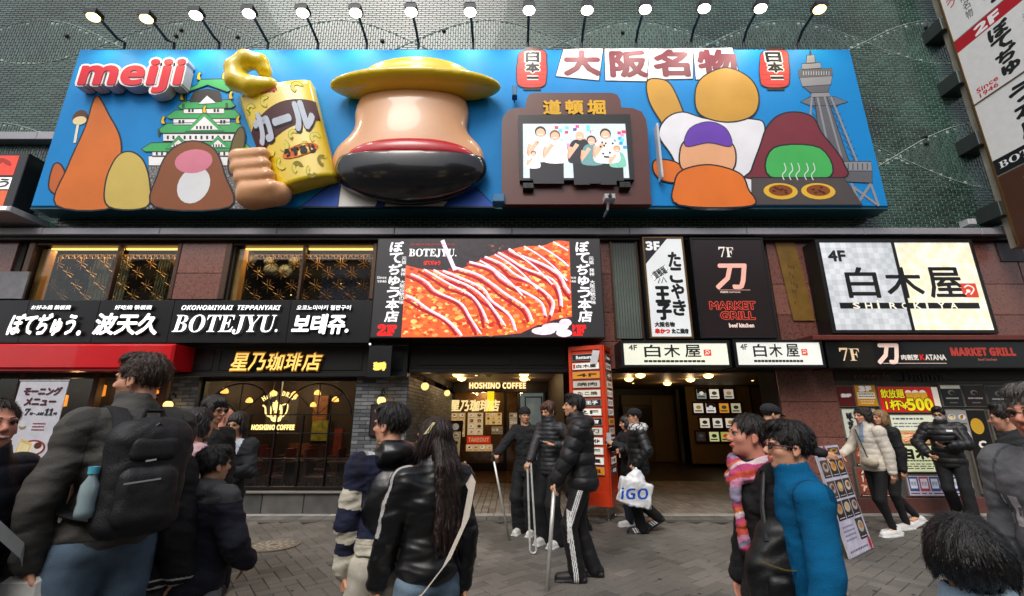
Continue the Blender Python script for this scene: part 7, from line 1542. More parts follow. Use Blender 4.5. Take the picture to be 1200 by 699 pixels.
# ---------------------------------------------------------------- right side walkers
F7 = (-1, -.12); H7 = 1.69; X_, Y_ = W(1036, 600, 6.6).x, 6.6
def wj(P, C, J, H, hip, ch, nb, arms, g): m = (P[:, 1] > nb[1]+.03*H) & (np.abs(P[:, 0]) < .022*H) & (P[:, 2] > .72*H); C[m] = (.25, .36, .5)
P7 = person('woman with dark curly hair in a cream quilted jacket, black leggings and white trainers', X_, Y_, F7, H7, 'light', .95, feet=((-.02, -.03, 0, 0), (.04, -.1, 0, 0)), lean=(0, .0), head_off=(0, .012), hands=((-.13, -.02, .48), (.12, .16, .62)), head=(0, 0), top=dict(col='#d2cabd', hem=.49, th=.022, quilt=.075, qamp=.005, collar='high', mat='nylon_pale', rough=.55, colfn=wj), legs=dict(col='#121214', w=.9, ankle=.024, amp=.003, up=.0), shoes=('#e6e6e4', '#dededc'), hair=('curly', '#20140f'), h=.008, female=True, curls=(25, 40))
P8 = person('woman with blonde hair in a long black coat behind the woman in cream', W(1056, 600, 7.0).x, 7.0, (-1, -.05), 1.66, 'light', .9, feet=((-.03, .0, 0, 0), (.03, -.17, .04, 0)), hands=((-.11, -.0, .49), (.13, .02, .49)), top=dict(col='#121215', hem=.42, th=.022), legs=dict(col='#141418', w=.9, ankle=.026), shoes=('#e2e2e0', '#dadad8'), hair=('bob', '#8a6a45'), h=.0095, female=True)
F9 = (-.75, -.7); H9 = 1.72; X_, Y_ = W(1128, 600, 7.45).x, 7.45
def tnf(P, C, J, H, hip, ch, nb, arms, g):
    m = (P[:, 1] > .03*H) & (np.abs(P[:, 0]+.05*H) < .022*H) & (np.abs(P[:, 2]-.785*H) < .008*H); C[m] = (.7, .7, .7)
P9 = person('man in black puffer jacket and pale face mask looking at his phone', X_, Y_, F9, H9, 'asian', 1.05, feet=((-.07, .13, 0, 0), (.03, -.06, .03, 0)), hands=((-.02, .16, .655), (.13, .13, .58)), elbow=((.9, -.3, -.3), (.9, -.3, -.3)), head=(-6, -8), top=dict(col='#17171a', hem=.46, th=.032, quilt=.085, qamp=.012, collar='high', mat='nylon', rough=.5, colfn=tnf), legs=dict(col='#111114', w=1.15, ankle=.045), shoes=('#17171a', '#1b1b1f'), hair=('short', '#16110f'), h=.009, curls=(40, 55), palm=((0, 0, 1), None)); glasses(P9)
g = Field(); g.ell(P9['HT'](0, .27, -.24), np.array((.22, .24, .2))*P9['s'], .01, P9['HR']); g.plane(P9['HT'](0, .18, 0), P9['HR']@np.array((0, -1., 0)), .01); solid('face_mask', g, g.bounds(), .006, M('mask_cloth', '#a9adb5', .8), P9['t'], None, P9['XF'])
a = pw(P9, (-.01, .2, .69)); t = thing('mobile_phone', 'dark phone in the hand of the masked man', 'phone', tuple(a)); MB().box(a.x-.07, a.x+.07, a.y-.05, a.y+.05, a.z-.006, a.z+.006).build('phone_body', M('bezel'), t)
# capped man reaching to the board
F10 = (.75, -.35); X_, Y_ = W(921, 600, 5.3).x, 5.35
P10 = person('man in a black cap reaching out towards the leaning photo board', X_, Y_, F10, 1.70, 'asian', 1.0, hands=(loc_of((X_, Y_), F10, 1.70, W(976, 536, 5.15)), (.12, .05, .5)), head=(20, -14), top=dict(col='#14151b', hem=.47, th=.018, amp=.01), legs=dict(col='#15161c', w=1.1), shoes=('#222', '#181818'), hair=('cap', '#17110f', 0, '#1a1b20'), h=.009, curls=(25, 30), elbow=((.3, .1, -1), (.6, -.6, -.3)))
# ---------------------------------------------------------------- people near the camera, left
# big man with the backpack
F = (-.8, .6); H_ = 1.87; X_, Y_ = -1.92, 2.32
def fleece(P, C, J, H, hip, ch, nb, arms, g): C[P[:, 2] < .53*H] *= .85
Q1 = person('broad man seen from behind in charcoal fleece jacket and jeans', X_, Y_, F, H_, 'light', .98, hands=((-.128, .03, .5), (.13, .05, .49)), elbow=((.9, -.6, -.2), (.9, -.5, -.2)), head=(44, 0), head_off=(0, .0), top=dict(col='#4a4845', hem=.515, th=.02, amp=.011, f=11, collar='high', h=.0075, bump=.35, bs=220, sheen=.1), legs=dict(col='#4a6076', fade='#7d93a6', w=1.25, ankle=.045, amp=.006), shoes=('#2a2420', '#35291f'), hair=('short', '#3a2a20'), h=.008, fat=.25, beard='#5a4030')
def backpack(label, p, w, hgt, d, col, zc=.665, off=0, tilt=0, rough=.6, top_round=.12, mat_name=None):
    """bag on the back of person p (local frame of that person)"""
    H = p['H']; yb = -(.075*p['b']*.9+.035)*H; a = p['A']; xf = p['XF']; TW_ = p['TW']; t = thing('backpack', label, 'backpack', tuple(TW_(a(0, -.1, zc)))); WB = t
    M1 = M(mat_name or 'backpack_cloth', col, rough, var=.2, vs=10, bump=.35, bs=160); M2 = M('backpack_trim', '#0a0a0b', .5)
    g = Field(); c = np.array((off*H, yb-d*H/2, zc*H)); g.box(c, (w*H/2, d*H/2, hgt*H/2), .045*H, .02); g.ell(c+np.array((0, .0, hgt*H*.38)), (w*H*.46, d*H*.5, hgt*H*.18), .04)
    gf = lambda P: g(P)+.006*wn(P, 22, 3)
    solid('bag_body', gf, g.bounds(.03), .008, M1, t, None, xf)
    g2 = Field(); c2 = c+np.array((0, -d*H*.5, -hgt*H*.14)); g2.box(c2, (w*H*.36, d*H*.24, hgt*H*.27), .03*H, .02); solid('front_pocket', lambda P: g2(P)+.004*wn(P, 26, 5), g2.bounds(.03), .008, M1, t, None, xf)
    g3 = Field(); c3 = c+np.array((0, -d*H*.48, hgt*H*.27)); g3.box(c3, (w*H*.3, d*H*.14, hgt*H*.12), .02*H, .02); solid('front_pocket', g3, g3.bounds(.02), .008, M1, t, None, xf)
    for s_ in (-1, 1):
        o = off*H+s_*w*H*.32; pts = [(o, yb-.01, (zc+hgt*.42)*H), (o, yb+.03*H, .835*H), (o*1.05, .0, .853*H), (o*1.15+s_*.01, .05*H, .82*H), (s_*.1*H*p['b'], .06*H, .74*H), (s_*.115*H*p['b'], .0, .62*H), (o*1.1, yb-.01, (zc-hgt*.35)*H)]
        mb = MB(); q = smoothpts([(a_[1], a_[2]) for a_ in pts], 5, False); xs_ = np.interp(np.linspace(0, len(pts)-1, len(q)), range(len(pts)), [a_[0] for a_ in pts]); q3 = [(xs_[k], q[k][0], q[k][1]) for k in range(len(q))]
        vs = []
        for k, P_ in enumerate(q3):
            for dx in (-.03, .03):
                for dn in (0, .012): vs.append(TW_(np.array(P_)+np.array((dx*H/1.7, 0, 0))+unit(np.array((0, P_[1]*.3, .02)))*dn))
        fs = []
        for k in range(len(q3)-1): b0 = 4*k; fs += [(b0, b0+2, b0+6, b0+4), (b0+1, b0+5, b0+7, b0+3), (b0, b0+4, b0+5, b0+1), (b0+2, b0+3, b0+7, b0+6)]
        MB().add(vs, fs).build('shoulder_strap', M1, t)
    T3 = lambda x_, y_, z_: TW_(c+np.array((x_*w*H, y_*d*H, z_*hgt*H)))
    MB().tube([T3(-.12, .3, .52), T3(-.1, .3, .62), T3(.1, .3, .62), T3(.12, .3, .52)], .012, 8).build('grab_handle', M2, t)
    MB().tube([T3(-.38, -.35, -.1), T3(-.36, -.42, .3), T3(0, -.44, .5), T3(.36, -.42, .3), T3(.38, -.35, -.1)], .004, 5).build('zip', M('zip_dark', '#2a2a2c', .4, .5), t)
    return t, T3
bk, T3 = backpack('black backpack on the broad man, with a water bottle in the side pocket', Q1, .175, .26, .08, '#17171a', .685, .01)
MB().add([T3(-.3, -.78, -.02), T3(.1, -.78, -.0), T3(.1, -.785, .015), T3(-.3, -.785, -.005)], [(0, 1, 2, 3)]).build('reflective_strip', M('reflective', '#b9bcc0', .4), bk); MB().add([T3(-.1, -.66, .16), T3(.02, -.66, .17), T3(.02, -.66, .185), T3(-.1, -.66, .175)], [(0, 1, 2, 3)]).build('reflective_strip', M('reflective'), bk)
o = T3(-.56, -.05, -.12); t = thing('water_bottle', 'clear plastic water bottle with a pale blue cap in the backpack side pocket', 'bottle', tuple(o)); dn = Vector((-.25, 0, .97)).normalized()
MB().lathe(o, [(.001, -.08), (.032, -.08), (.034, -.05), (.031, -.02), (.034, .01), (.032, .05), (.014, .085), (.014, .095)], 14).build('bottle_body', M('clear_plastic', '#8fa3a8', .12, spec=.8), t, True); MB().lathe((o[0], o[1], o[2]+.095), [(.019, 0), (.02, .028), (.001, .03)], 14).build('bottle_cap', M('cap_blue', '#58b3cf', .4), t)
# woman at the left edge
Q2 = person('smiling woman with dark hair tied back at the left edge in a navy padded jacket', W(-9, 490, 2.0).x, 2.0, (1, -.15), 1.63, 'pink', .95, hands=((-.13, .03, .49), (.13, .03, .49)), head=(-12, 6), top=dict(col='#131826', hem=.44, th=.024, quilt=.09, qamp=.01, collar='high', mat='nylon', rough=.5), legs=dict(col='#16181f'), shoes=('#222', '#222'), hair=('bun', '#1d1512'), h=.008, female=True, smile=1)
a = Q2['TW']; H2_ = Q2['H']; t = thing('shoulder_strap_bag', 'white shoulder bag strap across the jacket of the woman at the left edge', 'bag', tuple(pw(Q2, (0, .12, .6))))
pts = [pw(Q2, p_) for p_ in ((.12, .03, .82), (.09, .1, .78), (.02, .125, .7), (-.06, .125, .62), (-.13, .08, .53))]; vs = []
for p_ in pts: vs += [p_+Vector((0, 0, .03)), p_-Vector((0, 0, .03))]
MB().add(vs, [(2*k, 2*k+1, 2*k+3, 2*k+2) for k in range(4)]).build('strap', M('white_strap', '#c9c9c6', .7, bump=.2), t); MB().bbox(pts[-1].x-.12, pts[-1].x+.1, pts[-1].y-.05, pts[-1].y+.05, pts[-1].z-.3, pts[-1].z+.02, .02).build('bag_body', M('white_strap'), t)
# group behind the broad man
Q3 = person('woman with long black hair and pale pink jacket, back turned, behind the backpack', W(212, 600, 3.3).x, 3.3, (.6, .8), 1.62, 'asian', .9, hands=((-.12, .04, .49), (.12, .05, .5)), top=dict(col='#c9a3a8', hem=.46, th=.022, amp=.012), legs=dict(col='#2a2c34'), shoes=('#ccc', '#ccc'), hair=('long', '#120e0d', 1.1), h=.009, female=True)
Q4 = person('young man with glasses and fringe in a dark jacket over a yellow shirt', W(229, 600, 3.95).x, 3.95, (.95, -.35), 1.73, 'asian', .95, head=(4, -4), top=dict(col='#1a1d1c', hem=.46, th=.02, amp=.012, collar='none'), legs=dict(col='#1b1b20'), shoes=('#222', '#222'), hair=('shaggy', '#141010'), h=.0085); glasses(Q4, '#2a2420', .0028)
Q5 = person('bald person in a white top, mostly hidden behind the young man in glasses', W(244, 600, 5.0).x, 5.0, (.9, .3), 1.66, 'pink', 1.05, top=dict(col='#b9c4c4', hem=.46, th=.02), legs=dict(col='#2a2c30'), shoes=('#222', '#222'), hair=None, h=.011)
def card(P, C, J, H, hip, ch, nb, arms, g):
    v = (P[:, 1] > .02*H) & (np.abs(P[:, 0]) < .012*H+(P[:, 2]/H-.68)*.26*H) & (P[:, 2] > .68*H) & (P[:, 2] < .9*H); C[v] = (.55, .6, .68); v = (P[:, 1] > .02*H) & (np.abs(P[:, 0]) < .012*H) & (P[:, 2] > .7*H) & (P[:, 2] < .83*H); C[v] = (.02, .025, .05)
Q6 = person('girl in a dark grey cardigan with pale blue collar, looking down at her hand', W(262, 600, 4.6).x, 4.6, (.35, -.94), 1.60, 'asian', .88, hands=((-.02, .16, .66), (.12, .05, .56)), feet=((-.05, 0, 0, 0), (.03, .05, 0, 0)), head=(-22, -12), top=dict(col='#25272b', hem=.47, th=.02, amp=.01, name='cardigan', mat='knit_cloth', rough=.9, colfn=card), legs=dict(col='#121216', w=1.1), shoes=('#141416', '#17171a'), hair=('bob', '#1f1511'), h=.0085, female=True, curls=(45, 25), palm=((0, 0, 1), None))
a = pw(Q6, (.14, .04, .45)); t = thing('handbag', 'small black handbag at the side of the girl in the grey cardigan', 'handbag', tuple(a)); g = Field(); g.box(np.array(a)-np.array((0, 0, .08)), (.13, .05, .12), .04); solid('bag_body', g, g.bounds(), .01, M('black_leather', '#0e0e10', .35, bump=.1, coat=.1), t); MB().tube([a+Vector((-.09, 0, .03)), a+Vector((-.05, 0, .2)), a+Vector((.05, 0, .2)), a+Vector((.09, 0, .03))], .008, 6).build('handle', M('black_leather'), t)
def hoody(P, C, J, H, hip, ch, nb, arms, g): m = (P[:, 2] > nb[2]-.035*H); C[m] = (.055, .058, .062)
Q7 = person('small boy with short black hair, navy jacket and grey hood, seen from behind', W(238, 600, 2.68).x, 2.68, (.28, .96), 1.38, 'asian', 1.05, hands=((-.14, .05, .52), (.13, .12, .56)), head=(-12, 4), top=dict(col='#121525', hem=.47, th=.034, amp=.01, hood=True, mat='knit_cloth', rough=.9, colfn=hoody), legs=dict(col='#7c8088', fade='#9a9ea6', w=1.2, ankle=.05, amp=.01), shoes=('#c9c9c9', '#444'), hair=('short', '#0f0c0b'), h=.0075)
def piped(P, C, J, H, hip, ch, nb, arms, g):
    z = P[:, 2]/H
    for o in (.468, .49): C[np.abs(z-o) < .0035] = (.62, .62, .62)
Q8 = person('person in loose black jacket with two white lines round the hem, behind the backpack', W(180, 600, 2.62).x, 2.62, (.5, .86), 1.56, 'asian', 1.15, hands=((-.15, .06, .5), (.15, .05, .5)), top=dict(col='#0f0f12', hem=.45, th=.045, amp=.01, colfn=piped), legs=dict(col='#3c3c3e', w=1.2), shoes=('#222', '#222'), hair=('short', '#0f0c0b'), h=.009)
a = pw(Q8, (.1, -.13, .42)); t = thing('waist_bag', 'black waist bag hanging under the piped hem of the black jacket', 'bag', tuple(a)); g = Field(); g.box(np.array(a), (.13, .06, .08), .04); solid('bag_body', g, g.bounds(), .01, M('backpack_cloth'), t); MB().bbox(a.x-.03, a.x+.03, a.y-.066, a.y-.06, a.z-.005, a.z+.005, .001).build('label_patch', M('reflective'), t)
# ---------------------------------------------------------------- the couple in the middle
NAVY = lin('#171c38'); CREAM = lin('#c9c3b2')
def varsity(P, C, J, H, hip, ch, nb, arms, g):
    for i, nm in enumerate('lr'):
        q = J[nm]; near = arms[i](P) < g(P)-.002; L1 = np.linalg.norm(q[1]-q[0]); p1 = (P-q[0])@unit(q[1]-q[0]); p2 = (P-q[1])@unit(q[2]-q[1]); s_ = np.where(p2 > 0, L1+p2, p1)/H
        for (a_, b_, c_) in ((-.1, .075, NAVY), (.075, .13, CREAM), (.13, .19, NAVY), (.19, .225, CREAM), (.225, .262, NAVY), (.262, .4, CREAM)): m = near & (s_ > a_) & (s_ <= b_); C[m] = c_
    m = (arms[0](P) > .01) & (arms[1](P) > .01) & (P[:, 2] < .595*H); C[m] = CREAM; m = (P[:, 2] > nb[2]+.0*H) & (np.linalg.norm(P[:, :2]-nb[:2], axis=1) < .09*H); C[m] = (.5, .5, .5)
F = (-.45, .9); H_ = 1.62; X_, Y_ = W(452, 600, 2.55).x, 2.55
Q9 = person('young man in navy and cream striped sweater and cream trousers, seen from behind', X_, Y_, F, H_, 'light', .9, hands=((-.11, .035, .475), (.11, .06, .48)), elbow=((.8, -.5, -.3), (.8, -.5, -.3)), head=(44, 3), top=dict(col='#171c38', hem=.55, th=.02, amp=.009, name='sweater', mat='knit_cloth', rough=.9, h=.0055, colfn=varsity), legs=dict(col='#c4beb0', w=1.35, ankle=.055, amp=.009), shoes=('#ccc', '#bbb'), hair=('short', '#0f0c0b'), h=.0065, curls=(60, 30))
H = H_; J = Q9['J']; A = Q9['A']
t = thing('leather_vest', 'black leather hooded vest hanging over the back of the striped sweater', 'vest', tuple(pw(Q9, (0, -.08, .6)))); g = Field()
g.ell(A(.025, -.03, .7), A(.112, .078, .13), .04); g.ell(A(.025, -.035, .585), A(.098, .076, .1), .05); g.ell(A(.0, -.06, .845), A(.085, .055, .045), .03); g.cap(A(-.05, -.02, .84), A(.12, -.02, .83), .04*H, .045*H, .03); g.cap(A(.12, -.02, .8), A(.15, -.02, .66), .055*H, .05*H, .03)
g.plane(A(0, .015, 0), (0, 1, 0), .01); g.plane(A(0, 0, .6), (-.35, 0, -.93), .01); g.plane(A(-.11, 0, .6), (-1, 0, .25), .01)
MLEA = M('glossy_black_leather', '#101115', .38, var=.2, vs=6, bump=.15, bs=40, coat=.08, spec=.6, wear=.1)
gg = lambda P: g(P)+.012*wn(P*np.array((1.3, 1, .7)), 9, 9)+.003*wn(P, 25, 3); solid('vest_shell', gg, g.bounds(.04), .0065, MLEA, t, None, Q9['XF'])
# woman in leather jacket
F = (-.5, .87); H_ = 1.55; X_, Y_ = W(505, 600, 2.38).x, 2.38
def silver(P, C, J, H, hip, ch, nb, arms, g):
    q = J['l']
    for a_, b_, x0_ in ((q[0], q[1], 0), (q[1], q[2], 1)):
        ab = b_-a_; tt = ((P-a_)@ab)/(ab@ab); e = P-a_-np.clip(tt, 0, 1)[:, None]*ab
        if x0_ == 0: m = (tt > -.45) & (tt < 1.02) & (np.abs(e[:, 1]+.012*H) < .0085*H) & (e[:, 0] < .012*H) & (arms[0](P) < .03); C[m] = (.5, .48, .46)
    C[(P[:, 2] < .5*H)] *= .75
Q10 = person('woman with very long dark brown hair in a shiny black leather bomber jacket', X_, Y_, F, H_, 'asian', .86, hands=((-.14, .09, .47), (.12, .0, .47)), elbow=((.7, -.6, -.2), (.7, -.6, -.2)), head=(30, 4), top=dict(col='#101114', hem=.5, th=.028, amp=.014, f=8, coat=.08, rough=.4, mat='bomber_leather', spec=.6, bump=.08, bs=45, h=.0062, colfn=silver, collar='high'), legs=dict(col='#5d7488', fade='#8a9dac', w=1.5, ankle=.06, amp=.009), shoes=('#ccc', '#bbb'), hair=('long', '#24120d', 1.7), h=.007, female=True)
o = Q10['HT'](-.31, -.12, .26); c_ = Q10['TW'](o); t = thing('hair_clip', 'pale gold hair clip on the side of the long dark hair', 'hair clip', tuple(c_)); MB().add([c_+Vector(v) for v in ((-.028, -.012, -.028), (.0, -.022, -.02), (.032, -.02, .03), (.016, -.01, .032), (-.028, .004, -.028), (.0, .0, -.02), (.032, .0, .03), (.016, .004, .032))], [(0, 1, 2, 3), (7, 6, 5, 4), (0, 4, 5, 1), (1, 5, 6, 2), (2, 6, 7, 3), (3, 7, 4, 0)]).build('clip', M('pale_gold', '#d6c58c', .3, .4), t)
H = H_; A = Q10['A']; t = thing('tote_bag', 'cream tote bag on a long strap at the hip of the woman in leather', 'bag', tuple(pw(Q10, (-.12, -.05, .4))))
pts = [pw(Q10, p_) for p_ in ((.11, .02, .845), (.1, -.09, .79), (.06, -.135, .7), (.0, -.145, .6), (-.07, -.13, .52), (-.12, -.06, .47))]; vs = []
for p_ in pts: vs += [p_+Vector((.018, 0, .018)), p_-Vector((.018, 0, .018)), p_+Vector((.018, .01, .018)), p_+Vector((-.018, .01, -.018))]
MB().add(vs, [f_ for k in range(5) for f_ in ((4*k, 4*k+4, 4*k+5, 4*k+1), (4*k+2, 4*k+3, 4*k+7, 4*k+6))]).build('strap', M('cream_cloth', '#b8afa3', .8, bump=.3), t)
g = Field(); g.box(A(-.15, -.06, .37), A(.05, .045, .12), .03); solid('bag_body', lambda P: g(P)+.008*wn(P, 18, 2), g.bounds(.02), .009, M('cream_cloth'), t, None, Q10['XF'])
# ---------------------------------------------------------------- people near the camera, right
F = (-.97, .24); H_ = 1.53; X_, Y_ = W(941, 600, 2.05).x, 2.05
Q11 = person('boy with black hair and glasses in a bright blue fleece, walking left', X_, Y_, F, H_, 'light', .88, hands=((-.15, .05, .47), (.13, .05, .48)), elbow=((.6, -.8, -.2), (.5, -.8, -.2)), head=(4, 4), top=dict(col='#0e608f', hem=.43, th=.02, amp=.005, f=11, collar='high', name='fleece', h=.0062, bump=.5, bs=260, sheen=0, rough=1.0, spec=.15, mat='fleece_cloth'), legs=dict(col='#1c2028', w=1.2), shoes=('#222', '#222'), hair=('short', '#120d0c'), h=.0058); glasses(Q11, '#3a1c2c', .0032)
F = (-.99, .1); H_ = 1.57; X_, Y_ = W(897, 600, 2.35).x, 2.35
Q12 = person('woman with dark hair, black coat and a bright knotted scarf, facing left', X_, Y_, F, H_, 'pink', 1.0, hands=((-.13, .05, .5), (.12, .05, .5)), head=(0, 6), head_off=(0, .01), top=dict(col='#121213', hem=.42, th=.03, amp=.012, f=12, mat='coat_cloth'), legs=dict(col='#141416'), shoes=('#222', '#222'), hair=('bun', '#1a1310'), h=.0065, female=True)
H = H_; A = Q12['A']; nb = Q12['nb']; g = Field(); P3_ = [nb+A(.055*math.cos(a), .02+.05*math.sin(a), .0+.012*math.sin(2*a)) for a in [k*math.pi/6 for k in range(13)]]; g.chain(P3_, [.024*H]*13, .01); P4_ = [nb+A(.06*math.cos(a), .028+.055*math.sin(a), -.035+.01*math.sin(3*a)) for a in [k*math.pi/6 for k in range(13)]]; g.chain(P4_, [.021*H]*13, .01)
g.chain([nb+A(-.03, .085, -.03), nb+A(-.045, .1, -.09), nb+A(-.05, .095, -.16), nb+A(-.05, .09, -.22)], [.022*H, .014*H, .014*H, .018*H], .01)
SC_ = [lin(k) for k in ('#c2497c', '#d9c3c8', '#d06a3c', '#b8406a', '#8a7f98', '#d98fb0', '#c8503c')]
def scc(P):
    k = ((np.arctan2(P[:, 0]-nb[0], P[:, 1]-nb[1])*2.2+P[:, 2]*34+wn(P, 14)*1.5).astype(int)) % len(SC_); return np.array(SC_)[k]
t = thing('scarf', 'knotted scarf in pink, orange and white round the neck of the woman in black', 'scarf', tuple(Q12['TW'](nb))); solid('scarf_cloth', lambda P: g(P)+.006*wn(P*np.array((1, 1, 2.5)), 30, 2), g.bounds(.03), .006, MA('scarf_wool', .9, var=.15, vs=40, bump=.4, bs=150), t, scc, Q12['XF'])
t = thing('handbag', 'large black handbag with gold zips carried by the woman with the scarf', 'handbag', tuple(pw(Q12, (-.16, .02, .55)))); g = Field(); c_ = A(-.165, .015, .565); g.box(c_, A(.05, .12, .085), .05*H, .03); g.ell(c_+A(0, 0, .08), A(.05, .1, .05), .03); g.ell(c_+A(-.0, .02, .12), A(.045, .06, .04), .03)
solid('bag_body', lambda P: g(P)+.009*wn(P*np.array((1, 1, 1.4)), 17, 6), g.bounds(.03), .0075, M('bag_nylon', '#101011', .5, var=.2, vs=9, bump=.2, bs=60), t, None, Q12['XF'])
g2 = Field(); g2.box(c_+A(-.052, -.035, -.025), A(.018, .05, .05), .02*H); g2.box(c_+A(-.052, .06, -.02), A(.016, .032, .05), .02*H); solid('front_pocket', lambda P: g2(P)+.003*wn(P, 30, 6), g2.bounds(.03), .007, M('bag_nylon'), t, None, Q12['XF'])
q = lambda a_, b_, d_: Q12['TW'](c_+A(a_, b_, d_)); MB().tube([q(-.06, -.1, .045), q(-.068, -.03, .04), q(-.068, .05, .045), q(-.058, .11, .06)], .0035, 5).tube([q(-.074, -.08, .02), q(-.078, -.03, .022), q(-.074, .01, .018)], .003, 5).tube([q(-.076, -.03, -.0), q(-.078, -.03, -.05)], .004, 5).build('zip', M('gold_zip', '#b59a5c', .3, .8), t)
MB().tube([q(.0, -.07, .1), q(.04, -.04, .18), q(.06, -.02, .265), q(.06, .03, .27)], .012, 8).tube([q(-.03, .07, .1), q(.02, .05, .18), q(.05, .02, .265)], .012, 8).build('strap', M('bag_nylon'), t)
# older man at the right edge
F = (-1, -.1); H_ = 1.68; X_, Y_ = W(1223, 490, 1.9).x, 1.9
def greyprint(P, C, J, H, hip, ch, nb, arms, g): m = (P[:, 1] > 0) & (np.abs(P[:, 2]-.70*H) < .035*H) & (np.sin(P[:, 0]/H*130) > -.1) & (np.abs(P[:, 0]) < .1*H) & ~((np.abs(P[:, 2]-.70*H) < .012*H) & (np.sin(P[:, 0]/H*260) > .2)); C[m] = (.7, .7, .7)
Q13 = person('older man with grey hair and thin glasses in a grey sweatshirt, right edge', X_, Y_, F, H_, 'pink', 1.12, hands=((-.14, .03, .48), (.14, .03, .48)), head=(2, 2), top=dict(col='#6a6c6f', hem=.44, th=.022, amp=.009, f=11, name='sweatshirt', bump=.4, bs=220, colfn=greyprint), legs=dict(col='#2a2c34'), shoes=('#222', '#222'), hair=('short', '#6b6763'), h=.0068, fat=.15); glasses(Q13, '#4a3326', .002)
Q14 = person('person in a dark hooded jacket partly hidden behind the older man at right', W(1216, 600, 3.6).x, 3.6, (-.6, .8), 1.66, 'light', 1.1, hands=((-.19, .06, .56), (.14, .03, .5)), top=dict(col='#1a1e20', hem=.46, th=.035, amp=.014, hood=True), legs=dict(col='#17181c'), shoes=('#222', '#222'), hair=('short', '#17120f'), h=.0095, curls=(40, 30))
bk2, T4 = backpack('dark backpack with a red patch behind the older man at the right edge', Q14, .2, .27, .1, '#17191b', .68); MB().add([T4(-.4, -.6, -.45), T4(.1, -.62, -.47), T4(.1, -.64, -.3), T4(-.4, -.62, -.2)], [(0, 1, 2, 3)]).build('red_patch', M('red_nylon', '#b3141c', .5), bk2)
# small child at the bottom right
X_, Y_ = W(1128, 620, 1.1).x, 1.1; zt_ = W(1126, 604, Y_).z
Q15 = person('small child with straight black hair and a pale blue collar at the bottom right', X_, Y_, (.66, .75), 1.33, 'asian', 1.0, head=(0, 10), top=dict(col='#8ea6b8', hem=.47, th=.02, amp=.008, collar='high', h=.006), legs=dict(col='#2a2c34'), shoes=('#ccc', '#ccc'), hair=('bowl', '#0d0b0b'), h=.0055)
# ---------------------------------------------------------------- white plastic bag with blue letters
a = pw(P5, (-.12, .07, .53)); t = thing('plastic_bag', 'white plastic carrier bag with blue letters held by the man in the cap', 'bag', (a.x, a.y-.1, a.z-.5))
g = Field(); cx_, cy_ = a.x-.05, a.y-.12
rz_ = R(-14); g.box((cx_, cy_, a.z-.33), (.22, .08, .165), .03, .03, [[math.cos(rz_), 0, -math.sin(rz_)], [0, 1, 0], [math.sin(rz_), 0, math.cos(rz_)]]); g.cap((cx_+.16, cy_, a.z-.46), (cx_+.2, cy_, a.z-.52), .05, .02, .04); g.ell((cx_+.03, cy_, a.z-.16), (.13, .05, .13), .06); g.cap((cx_+.02, cy_, a.z-.12), (a.x, cy_+.04, a.z-.02), .035, .012, .03)
zb_ = a.z-.33
def bagf(P): return g(P)+.018*wn(P*np.array((1, 1, .7)), 13, 3)+.004*wn(P, 40, 1)
LOGO = lin('#1c56c8'); Vg, Fg, bb = glyphs('𝗶𝗚𝗢', 0, 3)
def inside(px_, pz_):
    u = (px_-(cx_-.2))/.36*(bb[2]-bb[0])+bb[0]; v = (pz_-(zb_-.07))/.15*(bb[3]-bb[1])+bb[1]; r = np.zeros(len(u), bool)
    for f_ in Fg:
        A0, B0, C0 = Vg[f_[0]], Vg[f_[1]], Vg[f_[2]]; s1 = (B0[0]-A0[0])*(v-A0[1])-(B0[1]-A0[1])*(u-A0[0]); s2 = (C0[0]-B0[0])*(v-B0[1])-(C0[1]-B0[1])*(u-B0[0]); s3 = (A0[0]-C0[0])*(v-C0[1])-(A0[1]-C0[1])*(u-C0[0]); r |= ((s1 >= 0) & (s2 >= 0) & (s3 >= 0)) | ((s1 <= 0) & (s2 <= 0) & (s3 <= 0))
    return r
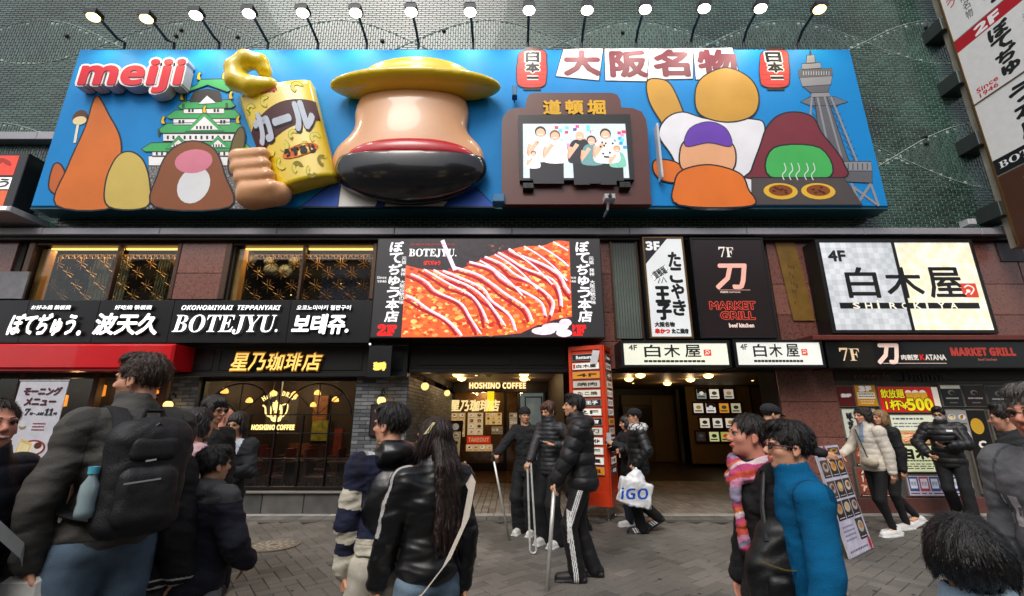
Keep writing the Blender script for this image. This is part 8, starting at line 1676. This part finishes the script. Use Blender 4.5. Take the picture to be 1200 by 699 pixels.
def bagc(P):
    C = np.tile((.72, .73, .75), (len(P), 1)); m = P[:, 1] < cy_-.04; k = np.zeros(len(P), bool); k[m] = inside(P[m, 0]-(P[m, 2]-zb_)*.12, P[m, 2]); C[k] = LOGO; return C
solid('bag_film', bagf, g.bounds(.03), .006, MA('bag_film', .35, var=.05, vs=6, bump=.1, bs=40, coat=.1), t, bagc)
MB().tube([(cx_-.02, cy_-.03, a.z-.12), (a.x-.02, a.y-.02, a.z), (cx_+.06, cy_-.03, a.z-.1)], .012, 6).build('bag_handle', M('white_film', '#b9babd', .4), t)
# cream belt bag on the woman in cream
H = P7['H']; g = Field(); A = P7['A']; g.ell(A(-.055, .09, .565), A(.075, .04, .045), .02); g.plane(A(0, 0, .6), (0, 0, 1), .008); t = thing('belt_bag', 'cream half moon bag across the front of the woman in the cream jacket', 'bag', tuple(pw(P7, (-.03, .12, .56)))); solid('bag_body', lambda P: g(P)+.004*wn(P, 25), g.bounds(.02), .008, M('cream_bag', '#b3a793', .6, bump=.2), t, None, P7['XF'])
MB().tube([pw(P7, (-.05, .1, .6)), pw(P7, (-.02, .1, .7)), pw(P7, (.06, .06, .82))], .008, 6).build('strap', M('black_strap', '#17171a', .6), t)
# ================================================================ the other side of the street (behind the camera)
for (x0, x1, zt, c_, lb) in ((-24, -9, 11, '#6b6660', 'grey stone building across the street, left of the two taller ones'), (-8.8, 3.4, 9, '#8a8278', 'beige building across the street with rows of dark windows'), (3.6, 22, 12, '#57524e', 'dark brown building across the street, tallest of the row')):
    t = thing('opposite_building', lb, 'building', ((x0+x1)/2, -9.5, 0)); MB().box(x0, x1, -18, -9.5, 0, zt).build('wall', M('opp'+c_, c_, .8, var=.2, vs=.7, bump=.2, bs=10), t)
    n_ = int((x1-x0)/2.4)
    for i in range(n_):
        for j in range(int((zt-1)/3)):
            xa_ = x0+.5+i*2.4; z_ = 1+j*3.0; lit = rng.random() < .25 and j < 2
            MB().box(xa_, xa_+1.7, -9.49, -9.44, z_, z_+1.7).build('window', M('opp_window_lit', '#ffd9a0', .4, emis=.8) if lit else M('opp_window', '#11151a', .12, spec=.8), t)
